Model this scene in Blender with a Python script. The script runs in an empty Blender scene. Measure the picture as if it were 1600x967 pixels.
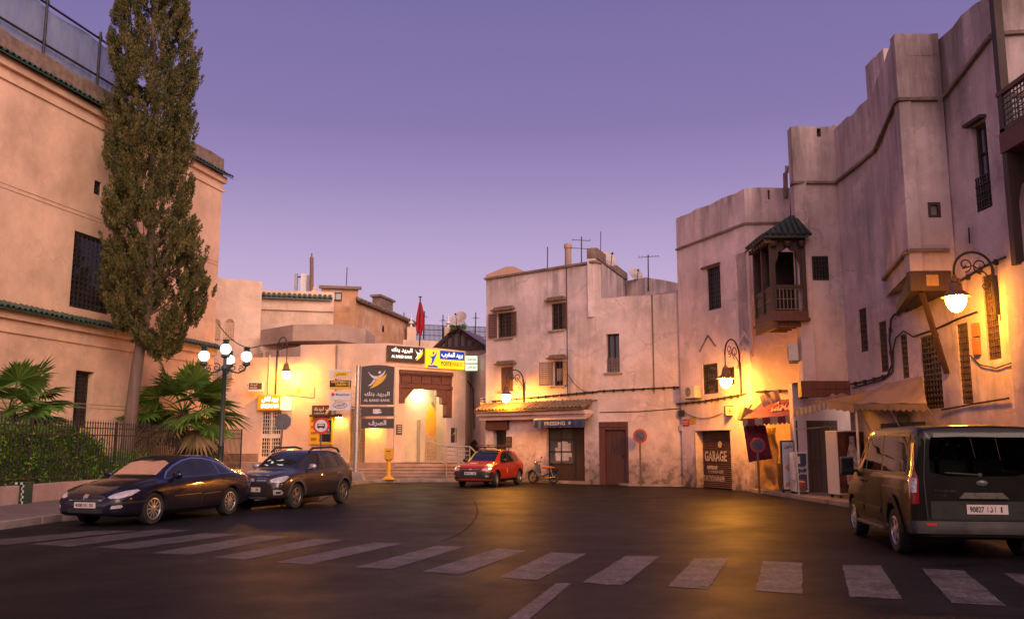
import bpy, bmesh, math, random
import numpy as np
from mathutils import Vector, Matrix, noise
from mathutils.bvhtree import BVHTree
from mathutils.geometry import tessellate_polygon

random.seed(7)
rng = np.random.default_rng(11)
SC = bpy.context.scene
COL = SC.collection
PI = math.pi

# ------------------------------------------------------------------ camera
FPX, HCAM = 1400.0, 1.65
TILT = math.atan(213.5 / FPX)
cam_d = bpy.data.cameras.new('camera')
cam = bpy.data.objects.new('camera', cam_d)
COL.objects.link(cam)
cam.location = (0, 0, HCAM)
cam.rotation_euler = (PI / 2 + TILT, 0, 0)
cam_d.sensor_width = 36.0
cam_d.lens = FPX / 1600 * 36.0
cam_d.clip_start = 0.1
cam_d.clip_end = 4000
SC.camera = cam

# ------------------------------------------------------------------ dusk sky
SUN_EL, SUN_AZ = 9.0, 157.0        # azimuth clockwise from +Y: the afterglow is behind and to the right
world = bpy.data.worlds.new('World')
SC.world = world
world.use_nodes = True
nt = world.node_tree
for n in list(nt.nodes):
    nt.nodes.remove(n)
def wn(t, **k):
    n = nt.nodes.new(t)
    for a, v in k.items():
        setattr(n, a, v)
    return n
out = wn('ShaderNodeOutputWorld')
bg1 = wn('ShaderNodeBackground')
bg2 = wn('ShaderNodeBackground')
add = wn('ShaderNodeAddShader')
sky = wn('ShaderNodeTexSky', sky_type='NISHITA', sun_disc=False)
sky.sun_elevation = math.radians(SUN_EL)
sky.sun_rotation = math.radians(SUN_AZ)
bg1.inputs[1].default_value = 0.006
nt.links.new(sky.outputs[0], bg1.inputs[0])
tc = wn('ShaderNodeTexCoord')
sep = wn('ShaderNodeSeparateXYZ')
nt.links.new(tc.outputs['Generated'], sep.inputs[0])
ramp = wn('ShaderNodeValToRGB')
nt.links.new(sep.outputs[2], ramp.inputs[0])
cr = ramp.color_ramp
def srgb(r, g, b):
    f = lambda c: (c / 255) / 12.92 if c <= 10 else (((c / 255) + .055) / 1.055) ** 2.4
    return (f(r), f(g), f(b), 1)
pts = [(0.0, (209, 183, 207)), (0.1, (204, 179, 209)), (0.181, (192, 168, 206)), (0.223, (178, 156, 199)), (0.285, (154, 134, 184)), (0.344, (134, 117, 169)), (0.46, (120, 107, 160)), (1.0, (92, 83, 146))]
cr.elements[0].position, cr.elements[0].color = pts[0][0], srgb(*pts[0][1])
cr.elements[1].position, cr.elements[1].color = pts[-1][0], srgb(*pts[-1][1])
for p, c in pts[1:-1]:
    e = cr.elements.new(p)
    e.color = srgb(*c)
# afterglow round the set sun, behind the camera
dot = wn('ShaderNodeVectorMath', operation='DOT_PRODUCT')
nrm = wn('ShaderNodeVectorMath', operation='NORMALIZE')
nt.links.new(tc.outputs['Generated'], nrm.inputs[0])
nt.links.new(nrm.outputs[0], dot.inputs[0])
gaz = math.radians(SUN_AZ)
dot.inputs[1].default_value = (math.sin(gaz), math.cos(gaz), 0.12)
mr = wn('ShaderNodeMapRange', interpolation_type='SMOOTHSTEP')
mr.inputs[1].default_value, mr.inputs[2].default_value = 0.1, 1.0
nt.links.new(dot.outputs['Value'], mr.inputs[0])
glow = wn('ShaderNodeMix', data_type='RGBA', blend_type='ADD')
nt.links.new(mr.outputs[0], glow.inputs[0])
nt.links.new(ramp.outputs[0], glow.inputs[6])
glow.inputs[7].default_value = (1.95, 1.15, 0.84, 1)
nt.links.new(glow.outputs[2], bg2.inputs[0])
bg2.inputs[1].default_value = 1.0
nt.links.new(bg1.outputs[0], add.inputs[0])
nt.links.new(bg2.outputs[0], add.inputs[1])
nt.links.new(add.outputs[0], out.inputs[0])

# ------------------------------------------------------------------ last sunlight: one broad, weak, warm sun
sun_d = bpy.data.lights.new('sun', 'SUN')
sun_d.energy = 1.7
sun_d.angle = math.radians(35)
sun_d.color = (1.0, 0.74, 0.60)
sun = bpy.data.objects.new('sun', sun_d)
COL.objects.link(sun)
sd = Vector((math.sin(gaz) * math.cos(math.radians(SUN_EL + 13)), math.cos(gaz) * math.cos(math.radians(SUN_EL + 13)), math.sin(math.radians(SUN_EL + 13))))
sun.rotation_euler = sd.to_track_quat('Z', 'Y').to_euler()
sun.location = (0, -20, 40)

SC.view_settings.view_transform = 'Standard'
SC.view_settings.look = 'None'
SC.view_settings.exposure = 0.0
SC.view_settings.gamma = 1.0
SC.view_settings.use_curve_mapping = False
SC.render.engine = 'CYCLES'
SC.cycles.use_denoising = True
SC.cycles.max_bounces = 6
SC.cycles.diffuse_bounces = 3
SC.cycles.glossy_bounces = 3
SC.cycles.transmission_bounces = 4
SC.cycles.transparent_max_bounces = 8
SC.cycles.sample_clamp_indirect = 4.0
SC.cycles.caustics_reflective = False
SC.cycles.caustics_refractive = False

# ------------------------------------------------------------------ surveying helpers (photo pixel of 1600x967 -> metres)
def ray(px, py):
    a, b = (px - 800) / FPX, (483.5 - py) / FPX
    c, s = math.cos(TILT), math.sin(TILT)
    return a, c - b * s, s + b * c
def at(px, py, Y):
    x, y, k = ray(px, py)
    q = Y / y
    return Vector((x * q, Y, HCAM + k * q))
def gnd(px, py, z=0.0):
    x, y, k = ray(px, py)
    q = (z - HCAM) / k
    return Vector((x * q, y * q, z))
class Fac:
    """a vertical wall plane: u runs along it (left to right as seen), w stands out of it, z is up"""
    def __init__(s, a, b):
        s.a, s.b = Vector((a[0], a[1], 0)), Vector((b[0], b[1], 0))
        s.L = (s.b - s.a).length
        s.d = (s.b - s.a).normalized()
        s.n = Vector((s.d.y, -s.d.x, 0))
    def p(s, u, w, z):
        return s.a + s.d * u + s.n * w + Vector((0, 0, z))
    def uz(s, px, py, w=0.0):
        x, y, k = ray(px, py)
        o = s.a + s.n * w
        r = Vector((x, y, 0))
        q = o.dot(s.n) / r.dot(s.n)
        pt = r * q
        return (pt - s.a).dot(s.d), HCAM + k * q
    def rect(s, px0, py0, px1, py1, w=0.0):
        """rectangle on the wall from two pixel corners (top-left, bottom-right), heights averaged"""
        u0, za = s.uz(px0, py0, w)
        u1, zb = s.uz(px1, py1, w)
        return u0, u1, zb, za
class Box(Fac):
    """same, given origin, heading (radians, of u) """
    def __init__(s, o, ang):
        s.a = Vector((o[0], o[1], 0))
        s.d = Vector((math.cos(ang), math.sin(ang), 0))
        s.n = Vector((s.d.y, -s.d.x, 0))
        s.b = s.a + s.d
        s.L = 1.0

# ------------------------------------------------------------------ materials
MATS = {}
def newmat(name):
    m = bpy.data.materials.new(name)
    m.use_nodes = True
    return m, m.node_tree, m.node_tree.nodes['Principled BSDF']
def nd(t, kind, **k):
    n = t.nodes.new(kind)
    for a, v in k.items():
        setattr(n, a, v)
    return n
def c4(c):
    return (c[0], c[1], c[2], 1.0)
def noise_fac(t, vec, scale, lo, hi, detail=4, rough=.55):
    n = nd(t, 'ShaderNodeTexNoise')
    n.inputs['Scale'].default_value = scale
    n.inputs['Detail'].default_value = detail
    n.inputs['Roughness'].default_value = rough
    if vec is not None:
        t.links.new(vec, n.inputs['Vector'])
    r = nd(t, 'ShaderNodeMapRange')
    r.inputs[1].default_value, r.inputs[2].default_value = lo, hi
    t.links.new(n.outputs[0], r.inputs[0])
    return r.outputs[0]
def mixc(t, fac, a, b, mode='MIX'):
    m = nd(t, 'ShaderNodeMix', data_type='RGBA', blend_type=mode)
    if isinstance(fac, (int, float)):
        m.inputs[0].default_value = fac
    else:
        t.links.new(fac, m.inputs[0])
    for i, v in ((6, a), (7, b)):
        if isinstance(v, tuple):
            m.inputs[i].default_value = c4(v)
        else:
            t.links.new(v, m.inputs[i])
    return m.outputs[2]
def mth(t, op, a, b=None):
    m = nd(t, 'ShaderNodeMath', operation=op)
    for i, v in enumerate((a, b)):
        if v is None:
            continue
        if isinstance(v, (int, float)):
            m.inputs[i].default_value = v
        else:
            t.links.new(v, m.inputs[i])
    return m.outputs[0]
def bump(t, b, h, strength, dist):
    n = nd(t, 'ShaderNodeBump')
    n.inputs['Strength'].default_value = strength
    n.inputs['Distance'].default_value = dist
    t.links.new(h, n.inputs['Height'])
    t.links.new(n.outputs[0], b.inputs['Normal'])
def pm(name, col, rough=.6, metal=0.0, var=.15, scale=6.0, bmp=0.0, coat=0.0, emit=None, es=0.0, dirt=None, spec=None):
    """plain procedural material: colour broken up by noise, roughness too"""
    if name in MATS:
        return MATS[name]
    m, t, b = newmat(name)
    g = nd(t, 'ShaderNodeTexCoord')
    v = g.outputs['Object']
    f = noise_fac(t, v, scale, .3, .7)
    lo = tuple(max(0, c * (1 - var)) for c in col)
    hi = tuple(min(1, c * (1 + var)) for c in col)
    c = mixc(t, f, lo, hi)
    if dirt:
        f2 = noise_fac(t, v, scale * .35, .5, .75, 6)
        c = mixc(t, f2, c, dirt)
    t.links.new(c, b.inputs['Base Color'])
    r = nd(t, 'ShaderNodeMapRange')
    r.inputs[3].default_value, r.inputs[4].default_value = max(.02, rough - .08 * min(1, rough * 2)), min(1, rough + .1 * min(1, rough * 2))
    t.links.new(noise_fac(t, v, scale * 2.3, .3, .7), r.inputs[0])
    t.links.new(r.outputs[0], b.inputs['Roughness'])
    b.inputs['Metallic'].default_value = metal
    if spec is not None:
        b.inputs['Specular IOR Level'].default_value = spec
    if coat:
        b.inputs['Coat Weight'].default_value = coat
        b.inputs['Coat Roughness'].default_value = .04
    if bmp:
        bump(t, b, noise_fac(t, v, scale * 6, 0, 1), bmp, .02)
    if emit:
        b.inputs['Emission Color'].default_value = c4(emit)
        b.inputs['Emission Strength'].default_value = es
    MATS[name] = m
    return m
def plaster(name, col, stain=(.09, .075, .07), patch=None, streak=.45, dirt=(.16, .11, .08), top=None, low=1.5, patchy=.35, seed=0.0):
    m, t, b = newmat(name)
    g = nd(t, 'ShaderNodeNewGeometry')
    mp = nd(t, 'ShaderNodeMapping')
    mp.inputs['Location'].default_value = (seed, seed * 1.7, seed * .3)
    t.links.new(g.outputs['Position'], mp.inputs[0])
    v = mp.outputs[0]
    sp = nd(t, 'ShaderNodeSeparateXYZ')
    t.links.new(g.outputs['Position'], sp.inputs[0])
    z = sp.outputs[2]
    dk = tuple(c * .74 for c in col)
    lt = tuple(min(1, c * 1.14) for c in col)
    c = mixc(t, noise_fac(t, v, .45, .33, .67, 6, .6), dk, lt)
    patch = patch or tuple(min(1, x * 1.25) for x in col)
    c = mixc(t, mth(t, 'MULTIPLY', noise_fac(t, v, .8, .52, .62, 7, .65), patchy), c, patch)
    c = mixc(t, mth(t, 'MULTIPLY', noise_fac(t, v, 2.6, .5, .72, 8, .7), .3), c, tuple(x * .62 for x in col))
    # sharp-edged repairs, pits and hairline cracks
    c = mixc(t, mth(t, 'MULTIPLY', noise_fac(t, v, .55, .555, .575, 9, .7), patchy * .4), c, tuple(x * .78 for x in col))
    c = mixc(t, mth(t, 'MULTIPLY', noise_fac(t, v, 1.1, .60, .615, 9, .75), patchy * .8), c, tuple(min(1, x * 1.3) for x in col))
    c = mixc(t, mth(t, 'MULTIPLY', mth(t, 'MULTIPLY', noise_fac(t, v, 7, .58, .66, 5, .7), noise_fac(t, v, .7, .4, .6, 3)), .6 * patchy), c, tuple(x * .5 for x in col))
    vo = nd(t, 'ShaderNodeTexVoronoi', feature='DISTANCE_TO_EDGE')
    vo.inputs['Scale'].default_value = .33
    nz = nd(t, 'ShaderNodeTexNoise')
    nz.inputs['Scale'].default_value, nz.inputs['Detail'].default_value = 1.1, 7
    t.links.new(v, nz.inputs['Vector'])
    av = nd(t, 'ShaderNodeVectorMath', operation='ADD')
    t.links.new(v, av.inputs[0]); t.links.new(nz.outputs['Color'], av.inputs[1]); t.links.new(av.outputs[0], vo.inputs['Vector'])
    rc = nd(t, 'ShaderNodeMapRange')
    rc.inputs[1].default_value, rc.inputs[2].default_value = .014, .002
    t.links.new(vo.outputs['Distance'], rc.inputs[0])
    c = mixc(t, mth(t, 'MULTIPLY', mth(t, 'MULTIPLY', rc.outputs[0], noise_fac(t, v, .5, .50, .58, 3)), .5 * patchy), c, tuple(x * .3 for x in col))
    # rain streaks: noise drawn out along z
    m2 = nd(t, 'ShaderNodeMapping')
    m2.inputs['Scale'].default_value = (1.5, 1.5, .17)
    t.links.new(v, m2.inputs[0])
    st = noise_fac(t, m2.outputs[0], 1.0, .42, .74, 8, .72)
    big = noise_fac(t, v, .33, .42, .62, 3)
    sf = mth(t, 'MULTIPLY', mth(t, 'MULTIPLY', st, big), streak)
    c = mixc(t, sf, c, stain)
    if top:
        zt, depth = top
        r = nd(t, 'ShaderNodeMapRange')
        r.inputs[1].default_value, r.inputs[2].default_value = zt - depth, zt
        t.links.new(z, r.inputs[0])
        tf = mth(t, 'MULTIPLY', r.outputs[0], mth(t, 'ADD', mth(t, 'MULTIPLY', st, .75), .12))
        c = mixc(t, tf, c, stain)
    if low:
        r = nd(t, 'ShaderNodeMapRange')
        r.inputs[1].default_value, r.inputs[2].default_value = low, 0.0
        zz = mth(t, 'ADD', z, mth(t, 'MULTIPLY', mth(t, 'SUBTRACT', noise_fac(t, v, 1.4, .2, .8, 6, .7), .5), -1.9))
        t.links.new(zz, r.inputs[0])
        c = mixc(t, mth(t, 'MULTIPLY', r.outputs[0], .75), c, dirt)
        c = mixc(t, mth(t, 'MULTIPLY', mth(t, 'MULTIPLY', r.outputs[0], noise_fac(t, v, 3.1, .5, .58, 5)), .7), c, tuple(x * .45 for x in dirt))
    t.links.new(c, b.inputs['Base Color'])
    b.inputs['Roughness'].default_value = .93
    b.inputs['Specular IOR Level'].default_value = .2
    h = mth(t, 'ADD', mth(t, 'MULTIPLY', noise_fac(t, v, 1.8, 0, 1, 5), 1.0), mth(t, 'MULTIPLY', noise_fac(t, v, 26, 0, 1, 3), .14))
    bump(t, b, h, .35, .06)
    MATS[name] = m
    return m
def wood(name, col, dark=.5, rough=.65, axis=2, scale=14):
    if name in MATS:
        return MATS[name]
    m, t, b = newmat(name)
    g = nd(t, 'ShaderNodeTexCoord')
    mp = nd(t, 'ShaderNodeMapping')
    s = [scale, scale, scale]
    s[axis] = scale * .07
    mp.inputs['Scale'].default_value = s
    t.links.new(g.outputs['Object'], mp.inputs[0])
    f = noise_fac(t, mp.outputs[0], 1.0, .3, .7, 6, .65)
    c = mixc(t, f, tuple(x * dark for x in col), col)
    c = mixc(t, noise_fac(t, g.outputs['Object'], 1.1, .5, .75, 5), c, tuple(x * .6 for x in col))
    t.links.new(c, b.inputs['Base Color'])
    b.inputs['Roughness'].default_value = rough
    bump(t, b, f, .3, .01)
    MATS[name] = m
    return m
def paint(name, col, flake=.0, rough=.25, coat=1.0, metal=0.0):
    m, t, b = newmat(name)
    g = nd(t, 'ShaderNodeTexCoord')
    f = noise_fac(t, g.outputs['Object'], 2.2, .4, .7, 6, .6)
    c = mixc(t, f, col, tuple(x * .8 + .006 for x in col))
    # road dust gathers low on the body
    sp = nd(t, 'ShaderNodeSeparateXYZ')
    t.links.new(g.outputs['Object'], sp.inputs[0])
    r = nd(t, 'ShaderNodeMapRange')
    r.inputs[1].default_value, r.inputs[2].default_value = .62, .18
    t.links.new(sp.outputs[2], r.inputs[0])
    c = mixc(t, mth(t, 'MULTIPLY', mth(t, 'MULTIPLY', r.outputs[0], noise_fac(t, g.outputs['Object'], 5, .2, .8, 6)), .22), c, (.09, .075, .065))
    t.links.new(c, b.inputs['Base Color'])
    b.inputs['Metallic'].default_value = metal
    b.inputs['Roughness'].default_value = rough
    b.inputs['Specular IOR Level'].default_value = .08
    b.inputs['Coat Weight'].default_value = coat
    rr = nd(t, 'ShaderNodeMapRange')
    rr.inputs[3].default_value, rr.inputs[4].default_value = .012, .06
    t.links.new(noise_fac(t, g.outputs['Object'], 6, .3, .7, 6), rr.inputs[0])
    t.links.new(rr.outputs[0], b.inputs['Coat Roughness'])
    MATS[name] = m
    return m
def glass_dark(name, col=(.012, .013, .015), rough=.03):
    m, t, b = newmat(name)
    g = nd(t, 'ShaderNodeTexCoord')
    c = mixc(t, noise_fac(t, g.outputs['Object'], 3, .3, .7), col, tuple(x * 1.8 for x in col))
    t.links.new(c, b.inputs['Base Color'])
    b.inputs['Roughness'].default_value = rough
    b.inputs['Specular IOR Level'].default_value = .8
    bump(t, b, noise_fac(t, g.outputs['Object'], 2.5, 0, 1, 2), .012, .03)
    MATS[name] = m
    return m

# ------------------------------------------------------------------ object helpers
ORG = {}
def tag(o, label=None, cat=None, group=None, kind=None):
    if label: o['label'] = label
    if cat: o['category'] = cat
    if group: o['group'] = group
    if kind: o['kind'] = kind
    return o
def thing(name, loc, label, cat, group=None, rotz=0.0):
    o = bpy.data.objects.new(name, None)
    o.empty_display_size = .3
    COL.objects.link(o)
    o.location = loc
    o.rotation_euler = (0, 0, rotz)
    tag(o, label, cat, group)
    ORG[o.name] = Vector(loc) if not rotz else Vector((0, 0, 0))
    return o
class MB:
    def __init__(s, F=None):
        s.v, s.f, s.mi, s.cur, s.rng = [], [], [], 0, []
        s.F = F
    def T(s, p):
        if s.F is None:
            return Vector(p)
        if isinstance(s.F, Matrix):
            return s.F @ Vector(p)
        return s.F.p(*p)
    def add(s, vs, fs):
        o = len(s.v)
        s.v += [s.T(p) for p in vs]
        s.rng.append((o, len(s.v)))
        for f in fs:
            s.f.append([i + o for i in f])
            s.mi.append(s.cur)
        return s
    def box(s, x0, x1, y0, y1, z0, z1):
        return s.add([(x0, y0, z0), (x1, y0, z0), (x1, y1, z0), (x0, y1, z0), (x0, y0, z1), (x1, y0, z1), (x1, y1, z1), (x0, y1, z1)],
                     [(0, 3, 2, 1), (4, 5, 6, 7), (0, 1, 5, 4), (1, 2, 6, 5), (2, 3, 7, 6), (3, 0, 4, 7)])
    def bbox(s, x0, x1, y0, y1, z0, z1, b=.02):
        """box with chamfered vertical and horizontal edges"""
        b = min(b, (x1 - x0) * .45, abs(y1 - y0) * .45, (z1 - z0) * .45)
        vs, fs = [], []
        bm = bmesh.new()
        bmesh.ops.create_cube(bm, size=1)
        for v in bm.verts:
            v.co = Vector((x0 + (v.co.x + .5) * (x1 - x0), y0 + (v.co.y + .5) * (y1 - y0), z0 + (v.co.z + .5) * (z1 - z0)))
        bmesh.ops.bevel(bm, geom=list(bm.edges), offset=b, segments=2, affect='EDGES', profile=.7)
        bm.verts.index_update()
        s.add([tuple(v.co) for v in bm.verts], [[v.index for v in f.verts] for f in bm.faces])
        bm.free()
        return s
    def tube(s, pts, r, n=6, cap=True, closed=False):
        pts = [Vector(p) for p in pts]
        rs = r if isinstance(r, (list, tuple)) else [r] * len(pts)
        vs, fs = [], []
        prev = None
        m = len(pts)
        for i, p in enumerate(pts):
            if closed:
                d = pts[(i + 1) % m] - pts[i - 1]
            else:
                d = pts[min(i + 1, m - 1)] - pts[max(i - 1, 0)]
            if d.length < 1e-9:
                d = Vector((0, 0, 1))
            d.normalize()
            if prev is None:
                a = d.orthogonal().normalized()
            else:
                a = prev - d * prev.dot(d)
                a = a.normalized() if a.length > 1e-6 else d.orthogonal().normalized()
            prev = a
            bb = d.cross(a)
            for k in range(n):
                t = 2 * PI * k / n
                vs.append(p + (a * math.cos(t) + bb * math.sin(t)) * rs[i])
        for i in range(m if closed else m - 1):
            j = (i + 1) % m
            for k in range(n):
                k2 = (k + 1) % n
                fs.append((i * n + k, i * n + k2, j * n + k2, j * n + k))
        if cap and not closed:
            fs.append(tuple(range(n))[::-1])
            fs.append(tuple((m - 1) * n + k for k in range(n)))
        return s.add(vs, fs)
    def bar(s, a, b, w, h=None):
        """rectangular bar between two points"""
        a, b = Vector(a), Vector(b)
        h = h or w
        d = (b - a).normalized()
        up = Vector((0, 0, 1)) if abs(d.z) < .95 else Vector((0, 1, 0))
        x = d.cross(up).normalized() * (w / 2)
        y = x.cross(d).normalized() * (h / 2)
        vs = [a - x - y, a + x - y, a + x + y, a - x + y, b - x - y, b + x - y, b + x + y, b - x + y]
        return s.add(vs, [(0, 3, 2, 1), (4, 5, 6, 7), (0, 1, 5, 4), (1, 2, 6, 5), (2, 3, 7, 6), (3, 0, 4, 7)])
    def lathe(s, prof, c=(0, 0, 0), n=16, axis='z'):
        vs, fs = [], []
        for r, h in prof:
            for k in range(n):
                t = 2 * PI * k / n
                a, b = r * math.cos(t), r * math.sin(t)
                p = (a, b, h) if axis == 'z' else ((h, a, b) if axis == 'x' else (a, h, b))
                vs.append(Vector(p) + Vector(c))
        m = len(prof)
        for i in range(m - 1):
            for k in range(n):
                k2 = (k + 1) % n
                fs.append((i * n + k, i * n + k2, (i + 1) * n + k2, (i + 1) * n + k))
        if prof[0][0] > 1e-4: fs.append(tuple(range(n))[::-1])
        if prof[-1][0] > 1e-4: fs.append(tuple((m - 1) * n + k for k in range(n)))
        return s.add(vs, fs)
    def prism(s, poly, y0, y1):
        """polygon in (x, z) pushed along y"""
        n = len(poly)
        vs = [(p[0], y0, p[1]) for p in poly] + [(p[0], y1, p[1]) for p in poly]
        tri = tessellate_polygon([[Vector((p[0], p[1], 0)) for p in poly]])
        fs = [tuple(t) for t in tri] + [tuple(i + n for i in t)[::-1] for t in tri]
        fs += [(i, (i + 1) % n, (i + 1) % n + n, i + n) for i in range(n)]
        return s.add(vs, fs)
    def panel(s, outer, holes, y0, y1):
        """polygon in (x, z) with holes, front at y1, back at y0"""
        loops = [outer] + list(holes)
        flat = [p for l in loops for p in l]
        tri = tessellate_polygon([[Vector((p[0], p[1], 0)) for p in l] for l in loops])
        n = len(flat)
        vs = [(p[0], y1, p[1]) for p in flat] + [(p[0], y0, p[1]) for p in flat]
        fs = [tuple(t) for t in tri] + [tuple(i + n for i in t)[::-1] for t in tri]
        o = 0
        for l in loops:
            k = len(l)
            for i in range(k):
                a, b = o + i, o + (i + 1) % k
                fs.append((a, b, b + n, a + n))
            o += k
        return s.add(vs, fs)
    def parts(s, name, mat, parent, smooth=None):
        """every separate shape becomes a part of its own"""
        k = 0
        for a, b in s.rng:
            q = MB()
            q.v = s.v[a:b]
            while k < len(s.f) and max(s.f[k]) < b:
                q.f.append([i - a for i in s.f[k]]); q.mi.append(0); k += 1
            q.build(name, mat, parent, smooth)
    def build(s, name, mats, parent=None, smooth=None, org=None):
        if not isinstance(mats, (list, tuple)):
            mats = [mats]
        me = bpy.data.meshes.new(name)
        if parent is not None:
            root = parent
            while root.parent is not None:
                root = root.parent
            o0 = ORG.get(root.name, Vector((0, 0, 0)))
        elif org is not None:
            o0 = Vector(org)
        elif s.v:
            xs, ys, zs = zip(*s.v)
            o0 = Vector(((min(xs) + max(xs)) / 2, (min(ys) + max(ys)) / 2, min(zs)))
        else:
            o0 = Vector((0, 0, 0))
        me.from_pydata([tuple(p - o0) for p in s.v], [], s.f)
        for m in mats:
            me.materials.append(m)
        if len(mats) > 1:
            me.polygons.foreach_set('material_index', s.mi)
        bm = bmesh.new()
        bm.from_mesh(me)
        bmesh.ops.recalc_face_normals(bm, faces=bm.faces)
        bm.to_mesh(me)
        bm.free()
        if smooth is not None:
            me.polygons.foreach_set('use_smooth', [True] * len(me.polygons))
            me.set_sharp_from_angle(angle=math.radians(smooth))
        me.update()
        o = bpy.data.objects.new(name, me)
        COL.objects.link(o)
        if parent is not None:
            o.parent = parent
        else:
            o.location = o0
            ORG[o.name] = o0
        return o

def copy_tree(o, parent=None):
    c = o.copy()
    COL.objects.link(c)
    c.parent = parent
    for ch in list(o.children):
        copy_tree(ch, c)
    return c

# ------------------------------------------------------------------ walls
def wall(mb, F, u0, u1, z0, z1, holes=(), th=.4, step=.55, jit=.016, topjit=.025, sides=True, seed=0.0, w=0.0):
    """plaster wall with real openings: holes are (u0, u1, z0, z1, depth)"""
    old = mb.F
    mb.F = F
    def cuts(a, b, extra):
        xs = sorted({a, b, *[e for e in extra if a < e < b]})
        res = [xs[0]]
        for x in xs[1:]:
            k = max(1, math.ceil((x - res[-1]) / step))
            p = res[-1]
            res += [p + (x - p) * i / k for i in range(1, k + 1)]
        return res
    us = cuts(u0, u1, [h[0] for h in holes] + [h[1] for h in holes])
    zs = cuts(z0, z1, [h[2] for h in holes] + [h[3] for h in holes])
    eps = 1e-4
    vid, vs, fs = {}, [], []
    def vert(i, j):
        if (i, j) in vid:
            return vid[i, j]
        u, z = us[i], zs[j]
        d = 0.0
        edge = i in (0, len(us) - 1) or any(h[0] - eps <= u <= h[1] + eps and h[2] - eps <= z <= h[3] + eps for h in holes)
        q = F.p(u, 0, z) + Vector((seed, 0, 0))
        if not edge:
            d = jit * (noise.noise(q * .8) * 1.4 + noise.noise(q * 2.1) * .6)
        zz = z
        if j == len(zs) - 1 and 0 < i < len(us) - 1:
            zz += topjit * noise.noise(q * 1.3) * 2
        vid[i, j] = len(vs)
        vs.append((u, w + d, zz))
        return vid[i, j]
    for i in range(len(us) - 1):
        for j in range(len(zs) - 1):
            uc, zc = (us[i] + us[i + 1]) / 2, (zs[j] + zs[j + 1]) / 2
            if any(h[0] < uc < h[1] and h[2] < zc < h[3] for h in holes):
                continue
            fs.append((vert(i, j), vert(i + 1, j), vert(i + 1, j + 1), vert(i, j + 1)))
    J = len(zs) - 1
    tops = [vert(i, J) for i in range(len(us))]
    b0 = len(vs)
    for i in tops:
        vs.append((vs[i][0], w - th, vs[i][2] - .01))
    for i in range(len(us) - 1):
        fs.append((tops[i], tops[i + 1], b0 + i + 1, b0 + i))
    k = len(vs)
    vs += [(u0, w - th, z0), (u1, w - th, z0), (u0, w - th, z1 - .01), (u1, w - th, z1 - .01)]
    fs.append((k, k + 1, k + 3, k + 2))
    if sides:
        k2 = len(vs)
        vs += [(u0, w, z0), (u1, w, z0), (u0, w, z1), (u1, w, z1)]
        fs += [(k2, k, k + 2, k2 + 2), (k2 + 1, k + 1, k + 3, k2 + 3)]
    for h in holes:
        a, b, c, d, dp = h[:5]
        k = len(vs)
        vs += [(a, w, c), (b, w, c), (b, w, d), (a, w, d), (a, w - dp, c), (b, w - dp, c), (b, w - dp, d), (a, w - dp, d)]
        fs += [(k, k + 1, k + 5, k + 4), (k + 1, k + 2, k + 6, k + 5), (k + 2, k + 3, k + 7, k + 6), (k + 3, k, k + 4, k + 7)]
    mb.add(vs, fs)
    mb.F = old
    return mb

def arch_pts(u0, u1, z0, zs, zt, n=10, point=0.0):
    """outline of an arched opening: jambs to zs, curve up to zt (pointed when point > 0)"""
    uc, hw = (u0 + u1) / 2, (u1 - u0) / 2
    pts = [(u0, z0)]
    for i in range(n + 1):
        t = PI - PI * i / n
        x, y = math.cos(t), math.sin(t)
        y = y * (1 - point) + point * (1 - abs(x)) ** .8
        pts.append((uc + hw * x, zs + (zt - zs) * y))
    pts.append((u1, z0))
    return pts

# ------------------------------------------------------------------ lettering
AR = {'ا': ('\ufe8d', '\ufe8e', None, None), 'ل': ('\ufedd', '\ufede', '\ufedf', '\ufee0'), 'ب': ('\ufe8f', '\ufe90', '\ufe91', '\ufe92'),
      'ر': ('\ufead', '\ufeae', None, None), 'ي': ('\ufef1', '\ufef2', '\ufef3', '\ufef4'), 'د': ('\ufea9', '\ufeaa', None, None),
      'ن': ('\ufee5', '\ufee6', '\ufee7', '\ufee8'), 'ك': ('\ufed9', '\ufeda', '\ufedb', '\ufedc'), 'م': ('\ufee1', '\ufee2', '\ufee3', '\ufee4'),
      'غ': ('\ufecd', '\ufece', '\ufecf', '\ufed0'), 'ص': ('\ufeb9', '\ufeba', '\ufebb', '\ufebc'), 'ف': ('\ufed1', '\ufed2', '\ufed3', '\ufed4'),
      'ش': ('\ufeb5', '\ufeb6', '\ufeb7', '\ufeb8'), 'و': ('\ufeed', '\ufeee', None, None), 'ط': ('\ufec1', '\ufec2', '\ufec3', '\ufec4'),
      'س': ('\ufeb1', '\ufeb2', '\ufeb3', '\ufeb4'), 'ت': ('\ufe95', '\ufe96', '\ufe97', '\ufe98'), 'ه': ('\ufee9', '\ufeea', '\ufeeb', '\ufeec'),
      'ق': ('\ufed5', '\ufed6', '\ufed7', '\ufed8'), 'ع': ('\ufec9', '\ufeca', '\ufecb', '\ufecc'), 'ض': ('\ufebd', '\ufebe', '\ufebf', '\ufec0')}
def arabic(s):
    res = []
    for i, ch in enumerate(s):
        if ch not in AR:
            res.append(ch)
            continue
        pv = i > 0 and s[i - 1] in AR and AR[s[i - 1]][2] is not None
        nx = i + 1 < len(s) and s[i + 1] in AR and AR[ch][2] is not None
        f = AR[ch]
        res.append(f[3] if pv and nx else f[1] if pv else f[2] if nx else f[0])
    return ''.join(reversed(res))
TXT = {}
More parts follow.
